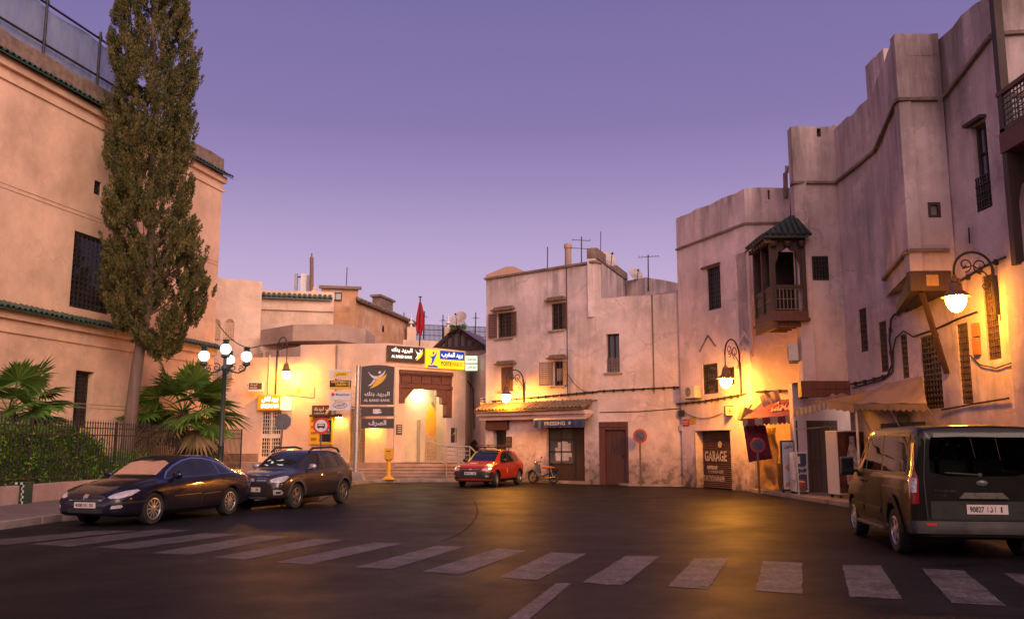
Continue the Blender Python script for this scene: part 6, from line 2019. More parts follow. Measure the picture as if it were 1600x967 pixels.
# flag
fp = at(655, 570, 49)
FGp = thing('flag', (fp.x, 49, 6.2), 'limp plain red flag on a dark pole behind the bank fascia', 'flag')
zt_ = at(655, 464, 49).z
m = MB(); m.tube([(fp.x, 49, 6.0), (fp.x, 49, zt_)], .035, 8); m.lathe([(.02, -.03), (.12, 0), (.02, .04)], (fp.x, 49, zt_), 10); m.build('pole', BLK, FGp, smooth=50)
za, zb2 = at(655, 472, 49).z, at(655, 524, 49).z
m = MB()
NJ, NI = 18, 10
for j in range(NJ + 1):
    f = j / NJ
    wl = -.06 - .16 * min(1, f * 2.2) * (1 if f < .82 else (1 - f) / .18 * .6 + .4)
    wr = .06 + .22 * math.sin(min(1, f * 1.35) * PI * .55) * (1 if f < .7 else max(.35, 1 - (f - .7) * 2.4))
    for i in range(NI + 1):
        x = wl + (wr - wl) * i / NI
        m.v.append(Vector((fp.x + x, 49 + .09 * math.sin(i * 1.6 + f * 3) * (.3 + f), za + (zb2 - za) * f + .12 * math.sin(i * .8) * f)))
for j in range(NJ):
    for i in range(NI):
        a = j * (NI + 1) + i; m.f.append([a, a + 1, a + NI + 2, a + NI + 1]); m.mi.append(0)
m.build('cloth', pm('flag_red', (.40, .006, .016), .8, var=.15, scale=2), FGp, smooth=180)

# ================================================================== stalls on the right
def stripes_mat(name, c1, c2, freq, axis=0):
    m, t, b = newmat(name)
    g = nd(t, 'ShaderNodeTexCoord')
    s = nd(t, 'ShaderNodeSeparateXYZ'); t.links.new(g.outputs['Object'], s.inputs[0])
    f = mth(t, 'GREATER_THAN', mth(t, 'FRACT', mth(t, 'MULTIPLY', s.outputs[axis], freq)), .5)
    c = mixc(t, f, c1, c2)
    c = mixc(t, mth(t, 'MULTIPLY', noise_fac(t, g.outputs['Object'], 2.5, .4, .7, 6), .4), c, tuple(x * .4 for x in c1))
    t.links.new(c, b.inputs['Base Color']); b.inputs['Roughness'].default_value = .85
    return m
def sheet(m, quad, nu, nv, amp=.03, thick=.015, seed=0.0, edge=None):
    """cloth: bilinear patch with wrinkles, two sides; edge(i) lowers the front edge"""
    A, B, C, D = [Vector(q) for q in quad]
    nrm = (B - A).cross(D - A).normalized()
    top, bot = [], []
    for j in range(nv + 1):
        for i in range(nu + 1):
            s, t = i / nu, j / nv
            p = A * (1 - s) * (1 - t) + B * s * (1 - t) + C * s * t + D * (1 - s) * t
            p = p + nrm * amp * noise.noise(Vector((s * 5, t * 4, seed))) * 2
            if edge and j == nv:
                p.z += edge(i)
            top.append(p); bot.append(p - nrm * thick)
    o = len(top)
    fs = []
    for j in range(nv):
        for i in range(nu):
            a = j * (nu + 1) + i
            fs += [(a, a + 1, a + nu + 2, a + nu + 1), (o + a, o + a + nu + 1, o + a + nu + 2, o + a + 1)]
    for i in range(nu):
        a = nv * (nu + 1) + i; fs += [(a, a + 1, o + a + 1, o + a), (i + 1, i, o + i, o + i + 1)]
    for j in range(nv):
        a, b = j * (nu + 1), (j + 1) * (nu + 1); fs += [(b, a, o + a, o + b), (a + nu, b + nu, o + b + nu, o + a + nu)]
    m.add(top + bot, fs)
TARP = pm('tarp_tan', (.38, .25, .15), .8, var=.2, scale=1.5, dirt=(.2, .12, .07))
WINE = pm('tarp_wine', (.15, .014, .04), .8, var=.25, scale=2)
# red drink awning in the lane
RA = thing('red_awning', (8.9, 31.6, 2.6), 'wine red awning with pale scalloped edge and drink lettering beside the garage', 'awning')
r0, r1 = at(1160, 655, 31.6), at(1243, 649, 30.7)
b0, b1 = at(1192, 628, 33.0), at(1246, 622, 32.0)
m = MB(); sheet(m, (b0, b1, r1, r0), 12, 4, .02, seed=3); m.build('canopy', pm('awning_wine', (.15, .022, .085), .8, var=.2, scale=2), RA, smooth=60)
m = MB(); sheet(m, (r0, r1, r1 - Vector((0, 0, .2)), r0 - Vector((0, 0, .2))), 36, 2, .01, .01, 4, edge=lambda i: -.07 * abs(math.sin(i * PI / 3)))
m.build('valance', stripes_mat('valance_stripe', (.30, .22, .17), (.12, .015, .025), 2.2), RA, smooth=60)
Fc = Fac((0, 31.0), (1, 31.0))
q1, q2 = at(1204, 642, 31.0), at(1241, 629, 31.0)
Fsl = Fac(r0.xy, r1.xy)
S0, S1 = r0.lerp(b0, .2), r1.lerp(b1, .85)
ux = (r1 - r0).normalized(); vy = ((b0 + b1) / 2 - (r0 + r1) / 2); L = (r1 - r0).length
m = MB()
vs, fs = text_mesh('Coca-Cola', .03)
x0, x1 = min(v[0] for v in vs), max(v[0] for v in vs); y0_, y1_ = min(v[1] for v in vs), max(v[1] for v in vs)
def slope(x, y):
    s = .46 + .5 * (x - x0) / (x1 - x0); t = .22 + .6 * (y - y0_) / (y1_ - y0_) + .06 * s
    p = (r0.lerp(r1, s)).lerp(b0.lerp(b1, s), t)
    return p + Vector((-.02, -.03, .05))
m.add([tuple(slope(v[0] + .12 * v[1], v[1])) for v in vs], fs); m.build('lettering', pm('letter_pink', (.6, .32, .3), .7), RA)
m = MB()
for s in (.04, .35, .7, .97):
    p = r0.lerp(r1, s); qv = b0.lerp(b1, s); m.tube([p - Vector((0, 0, .05)), qv - Vector((0, -.05, .75))], .02, 5)
m.build('strut', IRON, RA)
# rolled pale awning over it
m = MB(); c0, c1_ = at(1192, 634, 31.9), at(1221, 625, 31.9); sheet(m, (c0 + Vector((0, .4, .35)), c1_ + Vector((0, .4, .4)), c1_, c0), 12, 3, .03, seed=8, edge=lambda i: -.06 * (i % 2))
tag(m.build('awning', stripes_mat('awning_brown', (.36, .25, .2), (.22, .12, .1), 3.5), smooth=60), 'short folded striped awning above the wine red one', 'awning')
# tipped parasol / sign bundle left of it
p = at(1166, 648, 32.3)
m = MB(Matrix.Translation(p) @ Matrix.Rotation(.35, 4, 'Y') @ Matrix.Rotation(.2, 4, 'Z')); m.bbox(-.22, .2, -.16, .16, -.26, .24, .03); m.tube([(0, 0, .24), (.08, 0, .42)], .05, 6)
tag(m.build('metal_box', pm('box_tan', (.42, .24, .1), .6, var=.2)), 'tilted tan metal box hanging at the awning corner', 'box')
# hanging wine tarp
m = MB(); a, b, c, d = at(1160, 657, 32.4), at(1196, 664, 32.2), at(1207, 716, 32.0), at(1170, 722, 32.2)
sheet(m, (a, b, c, d), 10, 12, .09, seed=12); tag(m.build('tarp', WINE, smooth=70), 'dark wine red tarp hanging below the red awning', 'tarp')
m = MB(); sheet(m, ((8.95, 32.95, 2.3), (9.35, 32.0, 2.3), (9.35, 31.9, .15), (8.95, 32.85, .15)), 6, 10, .1, seed=15)
tag(m.build('stall_curtain', pm('curtain_ochre', (.30, .17, .06), .9, var=.4, scale=4), smooth=70), 'ochre net curtain closing the lane stall', 'curtain')
m = MB(); a0 = FG2.p(.25, .0, 0); m.F = FG2; m.bbox(.12, .95, .02, .35, .1, 1.05, .03); tag(m.build('stall_counter', pm('counter_stone', (.32, .22, .16), .85, var=.3, scale=4, dirt=(.15, .1, .07))), 'rough plastered counter block beside the garage wall', 'counter')
# white product board and blue cooler
SGN = Fac((9.06, 30.35), (9.98, 30.2))
def stand(F, u0, u1, z0, z1, d, name, label, cat, body, face):
    T = thing(name, tuple(F.p((u0 + u1) / 2, 0, z0)), label, cat)
    m = MB(F); m.bbox(u0, u1, -d, 0, z0 + .06, z1, .02); m.build('body', body, T)
    m = MB(F); m.box(u0 + .04, u1 - .04, .002, .012, z0 + .12, z1 - .05); o = m.build('face', face, T)
    m = MB(F); [m.box(x, x + .06, -d + .02, -d + .08, z0, z0 + .06) for x in (u0 + .02, u1 - .08)]; [m.box(x, x + .06, -.1, -.04, z0, z0 + .06) for x in (u0 + .02, u1 - .08)]; m.build('foot', BLK, T)
    return T, o
def fx(px, py, Y): p = at(px, py, Y); return p.x, p.z
F1_ = Fac((0, 30.4), (1, 30.4))
a, z1 = fx(1219.5, 688, 30.4); b, z0 = fx(1244, 768, 30.4)
T, o = stand(F1_, a, b, .12, z1, .12, 'product_board', 'tall white board with arabic heading leaning in the lane corner', 'board', BLK, pm('board_white', (.55, .53, .55), .5, var=.06))
m = MB(F1_); lettering(m, arabic('دانون'), a + .1, b - .06, z1 - .28, z1 - .12, .018, .03); m.build('lettering', BLK, o)
m = MB(F1_)
m.prism(circ(a + .22, .95, .1), .013, .018); m.prism([(a + .08, .3), (a + .3, .36), (a + .3, .5), (a + .12, .45)], .013, .018); m.build('print', pm('print_tan', (.5, .25, .1), .6), o)
F2_ = Fac((0, 29.6), (1, 29.62))
a, z1 = fx(1243.5, 706, 29.6); b, z0 = fx(1267, 768, 29.6)
T, o = stand(F2_, a, b, .12, z1, .55, 'drink_cooler', 'small blue drink cooler with a cup picture next to the white board', 'cooler', pm('cooler_white', (.6, .58, .58), .4), pm('cooler_blue', (.012, .045, .15), .35, var=.15))
W_ = b - a
m = MB(F2_); lettering(m, arabic('المزيد'), a + W_ * .25, b - W_ * .12, z1 - .58, z1 - .44, .018, .03); lettering(m, arabic('المنعش'), a + W_ * .25, b - W_ * .12, z1 - .74, z1 - .62, .018, .03); m.build('lettering', WHITE, o)
m = MB(F2_); m.prism([(a + W_ * .3, .2), (b - W_ * .25, .2), (b - W_ * .16, .6), (a + W_ * .22, .6)], .013, .02); m.build('cup', pm('print_cup', (.16, .06, .03), .5, var=.4, scale=8), o)
m = MB(F2_); m.prism(circ((a + b) / 2 - .02, .5, .075), .021, .024); m.build('emblem', RED, o)
m = MB(F2_); m.prism([(a + W_ * .26, .51), (b - W_ * .3, .48), (b - W_ * .3, .52), (a + W_ * .26, .54)], .0245, .026); m.prism([(a + W_ * .18, z1 - .36), (a + W_ * .42, z1 - .38), (a + W_ * .42, z1 - .14), (a + W_ * .18, z1 - .14)], .013, .018); m.build('emblem', pm('print_white', (.6, .55, .55), .6), o)
# white side pipe of the cooler (stand sheet)
a2, z1b = fx(1237, 708, 29.75); b2, _ = fx(1243.5, 760, 29.75)
F3_ = Fac((0, 29.75), (1, 29.75))
m = MB(F3_); m.bbox(a2, b2 - .01, -.3, 0, .55, z1b, .03); tag(m.build('cooler_box', pm('cooler_side', (.6, .6, .64), .5)), 'narrow white box standing left of the blue cooler', 'box')
# big black cola fridge
F4_ = Fac((9.74, 27.15), (10.6, 27.25))
FRG = thing('cola_fridge', (10.1, 27.4, .12), 'tall cola fridge with white side and bottle picture under the awning', 'fridge')
L4 = F4_.L
m = MB(F4_); m.bbox(0, L4, -.75, -.02, .22, 2.12, .03); m.build('body', pm('fridge_white', (.58, .54, .52), .4, var=.05), FRG)
m = MB(F4_); m.bbox(.02, L4 - .02, -.015, .03, .28, 2.08, .012)
def cola_mat():
    mm, t, b_ = newmat('fridge_door')
    g = nd(t, 'ShaderNodeTexCoord')
    f = noise_fac(t, g.outputs['Object'], 3.2, .35, .7, 6)
    t.links.new(mixc(t, f, (.02, .012, .010), (.11, .04, .025)), b_.inputs['Base Color'])
    b_.inputs['Roughness'].default_value = .45
    b_.inputs['Specular IOR Level'].default_value = .15
    return mm
o = m.build('door', cola_mat(), FRG)
bp = [(.0, .28), (.2, .28), (.22, .55), (.17, .8), (.2, .95), (.17, 1.15), (.08, 1.45), (.065, 1.62), (.08, 1.64), (.08, 1.7), (0, 1.7)]
prof = [(L4 * .52 + x, z + .25) for x, z in bp] + [(L4 * .52 - x, z + .25) for x, z in bp[::-1] if x > 0]
m = MB(F4_); m.prism(prof, .032, .038); m.build('bottle_print', pm('print_bottle', (.42, .34, .30), .5, var=.5, scale=10), o)
m = MB(F4_); lettering(m, 'Coca-Cola', L4 * .26, L4 * .80, 1.18, 1.36, .043, .02, shear=.15); m.build('lettering', pm('letter_cola', (.7, .6, .55), .5), o)
m = MB(F4_); m.prism(circ(L4 * .58, .66, .19, 20), .039, .044); q = m.build('emblem', RED, o)
m = MB(F4_); lettering(m, 'Coca-Cola', L4 * .58 - .15, L4 * .58 + .15, .61, .72, .048, .02, shear=.15); m.build('lettering', pm('letter_cola', (.5, .4, .36), .5), o)
m = MB(F4_)
for x in (.08, L4 - .12): m.lathe([(.05, -.02), (.05, .02)], (x, -.1, .17), 10, 'y'); m.lathe([(.05, -.02), (.05, .02)], (x, -.65, .17), 10, 'y')
m.box(.02, L4 - .02, -.72, -.04, .2, .23); m.build('caster', BLK, FRG)
# tan awnings
TA = thing('tan_awning', (10.4, 25, 2.6), 'long tan shop awning with scalloped edge leaning out from the tall house', 'awning')
fe0, fe1 = at(1335, 637, 26.3), at(1459, 641, 21.0)
wa0, wa1 = rp_(1337, 604, .04), rp_(1441, 592, .04)
wa0 = Vector((10.95, 26.3, 3.45)); wa1 = Vector((11.05, 24.2, 3.5)); fe1 = Vector((10.42, 22.6, 2.58))
m = MB(); sheet(m, (wa0, wa1, fe1 + Vector((0, 0, .12)), fe0 + Vector((0, 0, .12))), 16, 6, .03, seed=21); m.build('canopy', TARP, TA, smooth=60)
m = MB(); sheet(m, (fe0 + Vector((0, 0, .12)), fe1 + Vector((0, 0, .12)), fe1 - Vector((0, 0, .02)), fe0 - Vector((0, 0, .02))), 48, 2, .006, .01, 22, edge=lambda i: -.06 * abs(math.sin(i * PI / 4)))
m.build('valance', pm('valance_tan', (.42, .24, .09), .8, var=.2), TA, smooth=60)
m = MB()
m.tube([fe0 + Vector((.05, 0, .1)), (fe0.x + .05, fe0.y, .12)], .04, 6)
for s in (.0, .45, .95):
    p = fe0.lerp(fe1, s); m.tube([p + Vector((.1, 0, .05)), (p.x + .45, p.y, 2.05), (p.x + 1.0, p.y, 1.9)], .02, 5)
m.build('frame', STEEL, TA)
TB = thing('grey_awning', (9.3, 27.5, 2.6), 'grey striped awning over the cola fridge with scalloped front', 'awning')
q0, q1_, q2_ = at(1240, 646, 28.9), at(1292, 630, 26.4), at(1335, 634, 26.35)
w0_, w1_ = Vector((10.9, 28.9, 3.2)), Vector((10.95, 26.4, 3.35))
m = MB(); sheet(m, (w0_, w1_, q1_ + Vector((0, 0, .05)), q0 + Vector((0, 0, .1))), 12, 6, .03, seed=31); sheet(m, (w1_, w1_ + Vector((0, -.02, -.02)), q2_, q1_ + Vector((0, 0, .05))), 2, 6, .0, seed=32); m.build('canopy', TARP, TB, smooth=60)
m = MB(); sheet(m, (q0 + Vector((0, 0, .1)), q1_ + Vector((0, 0, .05)), q1_ - Vector((0, 0, .12)), q0 - Vector((0, 0, .07))), 40, 2, .006, .01, 33, edge=lambda i: -.055 * abs(math.sin(i * PI / 4)))
m.build('valance', stripes_mat('valance_grey', (.40, .33, .29), (.24, .18, .15), 3, 1), TB, smooth=60)
m = MB(); sheet(m, (q1_ + Vector((0, 0, .05)), q2_ + Vector((0, 0, .03)), q2_ - Vector((0, 0, .16)), q1_ - Vector((0, 0, .12))), 16, 2, .006, .01, 34, edge=lambda i: -.05 * abs(math.sin(i * PI / 4)))
m.build('valance', TARP, TB, smooth=60)
m = MB(); m.tube([q0, (q0.x + .05, q0.y, .12)], .03, 6); m.bar(q0 - Vector((0, 0, .5)), (q0.x + 1.3, q0.y, q0.z - .4), .04); m.build('frame', STEEL, TB)
# gathered tarp on the ledge above
m = MB(); sheet(m, (Vector((9.6, 28.8, 3.1)), Vector((10.85, 28.5, 3.3)), Vector((10.7, 26.8, 3.2)), Vector((9.4, 28.0, 2.85))), 12, 6, .14, seed=44); tag(m.build('tarp', pm('tarp_brown', (.30, .16, .11), .85, var=.35, scale=2), smooth=70), 'crumpled brown tarp bunched above the grey awning', 'tarp')
m = MB(); sheet(m, (Vector((10.75, 26.3, 2.3)), Vector((10.9, 23.8, 2.3)), Vector((10.88, 23.8, .2)), Vector((10.72, 26.3, .2))), 10, 8, .06, seed=46); tag(m.build('stall_curtain', pm('curtain_green', (.05, .06, .035), .9, var=.3), smooth=70), 'dark green sheet closing the stall behind the van', 'curtain')
u0, u1, z0, z1 = FRw.rect(1404, 646, 1426, 668)
m = MB(FRw); m.bbox(u0, u1, .01, .06, .5, z1, .01); o = tag(m.build('roller_shutter', pm('shutter_olive', (.16, .13, .08), .6)), 'olive slatted shutter of the stall under the tan awning', 'shutter')
m = MB(FRw)
for k in range(12): m.box(u0 + .03, u1 - .03, .061, .08, .6 + k * .17, .66 + k * .17)
m.build('slat', pm('shutter_olive', (.16, .13, .08), .6), o)
# ================================================================== garden: wall, fence, bench, plants
FF = Fac((-13.35, 17.5), (-12.45, 42.2))
m = MB(); m.F = FF; m.bbox(0, FF.L, -.35, 0, .1, .62, .03)
tag(m.build('garden_wall', plaster('plaster_low', (.50, .34, .29), low=None, streak=.5, patchy=.7, seed=71)), 'low pink rendered wall below the iron garden fence', 'wall')
slab('garden_bed', [(-13.6, 17), (-12.75, 42.1), (-14.4, 44), (-21, 44), (-21, 17)], .5, SOIL)
FE = thing('iron_fence', tuple(FF.p(FF.L / 2, -.17, .62)), 'black iron garden fence with scrolled spear tops on the low pink wall', 'fence')
npan = 10
for k in range(npan):
    a, b = FF.L * k / npan, FF.L * (k + 1) / npan
    m = MB(FF)
    for z in (.78, 2.0, 2.22):
        m.box(a + .03, b - .03, -.185, -.155, z - .018, z + .018)
    n = 15
    for i in range(n):
        u = a + (b - a) * (i + .5) / n
        m.box(u - .012, u + .012, -.182, -.158, .64, 2.34)
        m.add([(u - .035, -.17, 2.34), (u, -.15, 2.34), (u + .035, -.17, 2.34), (u, -.19, 2.34), (u, -.17, 2.5)], [(0, 1, 4), (1, 2, 4), (2, 3, 4), (3, 0, 4)])
        m.tube([(u + .05 * math.cos(t), -.17, 2.36 + .05 * math.sin(t)) for t in [PI * j / 5 for j in range(6)]], .008, 3)
    m.build('fence_panel', IRON, FE)
for k in range(npan + 1):
    m = MB(FF); u = FF.L * k / npan; m.box(u - .03, u + .03, -.2, -.14, .62, 2.45); m.build('post', IRON, FE)
# tiled bench
def zellige():
    mm, t, b_ = newmat('bench_tile')
    g = nd(t, 'ShaderNodeTexCoord')
    ck = nd(t, 'ShaderNodeTexChecker'); ck.inputs['Scale'].default_value = 14
    ck.inputs['Color1'].default_value = (.5, .5, .46, 1); ck.inputs['Color2'].default_value = (.02, .03, .025, 1)
    t.links.new(g.outputs['Object'], ck.inputs['Vector'])
    t.links.new(ck.outputs[0], b_.inputs['Base Color']); b_.inputs['Roughness'].default_value = .2
    return mm
p = gnd(36, 787, .14)
BN = thing('tiled_bench', (p.x - .9, p.y + .2, .14), 'green tiled bench edged with black and white mosaic on the pavement', 'bench')
BG = pm('bench_green', (.012, .06, .04), .3, var=.35, scale=14)
x1, y0 = p.x, p.y
m = MB(); m.bbox(x1 - 2.2, x1, y0, y0 + .5, .64, .71, .01); m.build('seat', BG, BN)
ZL = zellige()
m = MB(); m.box(x1 - 2.2, x1 - .002, y0 - .008, y0 - .002, .645, .705); m.box(x1 - .07, x1 - .004, y0 - .012, y0 - .003, .14, .64); m.build('mosaic_edge', ZL, BN)
for a, b in ((x1 - .52, x1 - .02), (x1 - 2.15, x1 - 1.65)):
    m = MB(); m.bbox(a, b, y0 + .01, y0 + .48, .14, .64, .01); m.build('leg', BG, BN)

# ---- foliage
def leafmat(name, c1, c2, trans=.25, sc=1.3):
    mm, t, b_ = newmat(name)
    g = nd(t, 'ShaderNodeNewGeometry')
    f = noise_fac(t, g.outputs['Position'], sc, .36, .64, 3)
    c = mixc(t, f, c1, c2)
    rnd = mixc(t, g.outputs['Random Per Island'], (.65, .65, .6), (1.35, 1.3, 1.2))
    c = mixc(t, 1.0, c, rnd, 'MULTIPLY')
    t.links.new(c, b_.inputs['Base Color'])
    b_.inputs['Roughness'].default_value = .6
    b_.inputs['Specular IOR Level'].default_value = .25
    tr = nd(t, 'ShaderNodeBsdfTranslucent'); t.links.new(c, tr.inputs[0])
    mx = nd(t, 'ShaderNodeMixShader'); mx.inputs[0].default_value = trans
    t.links.new(b_.outputs[0], mx.inputs[1]); t.links.new(tr.outputs[0], mx.inputs[2])
    t.links.new(mx.outputs[0], t.nodes['Material Output'].inputs[0])
    return mm
def leaf_mesh(name, cen, axis, length, width, mat, parent=None, org=(0, 0, 0)):
    """many little pointed leaves: centre, long axis, length, width per leaf (rhombus with a crease)"""
    n = len(cen)
    ax = axis / np.linalg.norm(axis, axis=1, keepdims=True)
    rv = rng.normal(size=(n, 3))
    sd_ = np.cross(ax, rv); sd_ /= np.linalg.norm(sd_, axis=1, keepdims=True)
    L, W = length[:, None], width[:, None]
    a = cen - ax * L * .5; c = cen + ax * L * .5
    b = cen + sd_ * W * .5 - ax * L * .08; d = cen - sd_ * W * .5 - ax * L * .08
    V = np.stack([a, b, c, d], 1).reshape(-1, 3) - np.array(org)
    me = bpy.data.meshes.new(name)
    me.vertices.add(n * 4); me.vertices.foreach_set('co', V.ravel())
    me.loops.add(n * 4); me.loops.foreach_set('vertex_index', np.arange(n * 4))
    me.polygons.add(n); me.polygons.foreach_set('loop_start', np.arange(n) * 4); me.polygons.foreach_set('loop_total', np.full(n, 4))
    me.materials.append(mat); me.update(); me.validate()
    o = bpy.data.objects.new(name, me); COL.objects.link(o)
    if parent is not None: o.parent = parent
    else: o.location = org; ORG[o.name] = Vector(org)
    return o
# cypress: outline in photo pixels (y, left, right), set 33 m away
CY = 33.0
outl = [(-330, 226, 258), (-250, 212, 272), (-150, 195, 285), (-60, 184, 294), (0, 179, 298), (60, 172, 308), (110, 169, 311), (160, 168, 308), (200, 169, 305), (260, 169, 303), (300, 166, 306), (330, 163, 312), (360, 163, 312), (400, 158, 321), (435, 152, 327), (470, 152, 326), (497, 170, 316), (518, 198, 302), (535, 222, 290), (552, 236, 272)]
base = gnd(196, 748, 0.5); base = Vector((at(197, 735, CY).x, CY, .5))
CT = thing('cypress_tree', tuple(base), 'very tall cypress with a leaning bare trunk in the garden', 'tree')
cz_ = np.array([at(240, y, CY).z for y, l, r in outl]); cl = np.array([at(l, y, CY).x for y, l, r in outl]); crr = np.array([at(r, y, CY).x for y, l, r in outl])
o_ = np.argsort(cz_); cz_, cl, crr = cz_[o_], cl[o_], crr[o_]
m = MB()
trk = [at(193, 740, CY), at(200, 690, CY), at(208, 620, CY), at(216, 560, CY), at(226, 500, CY), at(232, 440, CY), at(238, 330, CY), at(240, 150, CY), at(240, -150, CY), at(242, -320, CY)]
trk[0].z = .45
m.tube(trk, [.30, .245, .215, .2, .18, .16, .13, .1, .06, .02], 12)
rr = random.Random(8)
for k in range(26):
    f = rr.uniform(.42, .9)
    i = 3 + int(f * 3); p = trk[i].lerp(trk[i + 1], rr.random())
    a = rr.uniform(0, 2 * PI)
    z = p.z; hw = (np.interp(z + 1.2, cz_, crr) - np.interp(z + 1.2, cz_, cl)) / 2 * rr.uniform(.55, .9)
    e_ = p + Vector((hw * math.cos(a), hw * math.sin(a), rr.uniform(1.0, 2.0)))
    m.tube([p, p.lerp(e_, .4) + Vector((0, 0, -.15)), e_], [.06, .04, .012], 6)
m.build('trunk', wood('bark', (.20, .135, .105), scale=9, rough=.9), CT, smooth=60)
NC = 3600
zz = rng.uniform(cz_[0], cz_[-1], NC)
l_, r_ = np.interp(zz, cz_, cl), np.interp(zz, cz_, crr)
cx = (l_ + r_) / 2; hw = (r_ - l_) / 2 * .89
ph = rng.uniform(0, 2 * PI, NC)
rad = np.sqrt(rng.uniform(.12, 1.0, NC)); rad = np.where(rng.random(NC) < .72, rng.uniform(.74, 1.0, NC), rad)
lump = np.array([noise.noise(Vector((math.cos(a) * 2.3, math.sin(a) * 2.3, z * .85))) for a, z in zip(ph, zz)])
rad = rad * (1.0 + .42 * lump) * .95
keep = lump + rng.uniform(-.2, .3, NC) > -.16
CC = np.stack([cx + hw * rad * np.cos(ph), CY + hw * .95 * rad * np.sin(ph), zz], 1)[keep]
out_ = np.stack([np.cos(ph), np.sin(ph), np.zeros(NC)], 1)[keep]
n = len(CC)
per = 104
ctr = np.repeat(CC, per, 0); od = np.repeat(out_, per, 0)
up = np.repeat(rng.normal(0, .16, (n, 3)) + np.array([0, 0, 1.0]), per, 0) + od * .28
up /= np.linalg.norm(up, axis=1, keepdims=True)
tt = rng.beta(1.6, 1.5, n * per)                # position along each upright spray
size = np.repeat(rng.uniform(.75, 1.3, n), per)
off = rng.normal(size=(n * per, 3)); off /= np.linalg.norm(off, axis=1, keepdims=True)
rl = (.135 * np.sqrt(rng.random(n * per)) * np.sin(np.clip(tt * .9 + .1, 0, 1) * PI) ** .7 * size)[:, None]
pos = ctr + up * ((tt - .45) * .66 * size)[:, None] + off * rl
axs = up * 1.2 + off * .5 + rng.normal(0, .25, (n * per, 3))
leaf_mesh('crown', pos, axs, rng.uniform(.065, .145, n * per), rng.uniform(.034, .062, n * per), leafmat('cypress_leaf', (.060, .076, .025), (.175, .14, .052), .2, 2.4), CT, tuple(base))

def bush(center_fn, n_clump, per, leaf, name, label, cat, mat, org, group=None):
    C = np.array([center_fn() for _ in range(n_clump)])
    ctr = np.repeat(C, per, 0)
    d = rng.normal(size=ctr.shape); d /= np.linalg.norm(d, axis=1, keepdims=True)
    pos = ctr + d * (.24 * rng.random((len(ctr), 1)) ** .4)
    ax_ = d + rng.normal(0, .5, d.shape) + np.array([0, 0, .3])
    o = leaf_mesh(name, pos, ax_, rng.uniform(.06, .13, len(ctr)) * leaf, rng.uniform(.035, .065, len(ctr)) * leaf, mat, None, org)
    return tag(o, label, cat, group)
HEDGE = leafmat('hedge_leaf', (.11, .28, .035), (.20, .37, .06), .42)
def hedge_pt():
    while True:
        u = random.uniform(1.5, 13.2)
        h = 2.15 + .35 * noise.noise(Vector((u * .8, 0, 0))) - max(0, (u - 10.5)) * .42
        z = random.uniform(.55, h)
        w = random.uniform(-1.25, -.28) + .16 * noise.noise(Vector((u * 1.4, z * 2, 1)))
        if random.random() < .35 or w > -.62 or z > h - .4:
            p = FF.p(u, w, z)
            return (p.x, p.y, p.z)
bush(hedge_pt, 1500, 34, 1.0, 'hedge', 'dense bright green hedge growing through the iron fence', 'hedge', HEDGE, tuple(FF.p(7, -.7, .5)))
def low_pt(u0, u1, h):
    def f():
        u = random.uniform(u0, u1); t = (u - u0) / (u1 - u0)
        z = .5 + (h - .5) * random.random() ** .8 * (1 - abs(t - .5) * .9)
        p = FF.p(u, random.uniform(-1.0, -.3), z); return (p.x, p.y, p.z)
    return f
bush(low_pt(12.8, 16.6, 1.5), 120, 34, 1.0, 'shrub', 'low sparse shrub between the hedge and the cypress trunk', 'shrub', HEDGE, tuple(FF.p(15, -.7, .5)))
bush(low_pt(19.6, 22.6, 2.1), 170, 34, 1.0, 'shrub', 'leafy shrub behind the fence beneath the right palm', 'shrub', HEDGE, tuple(FF.p(21, -.7, .5)))

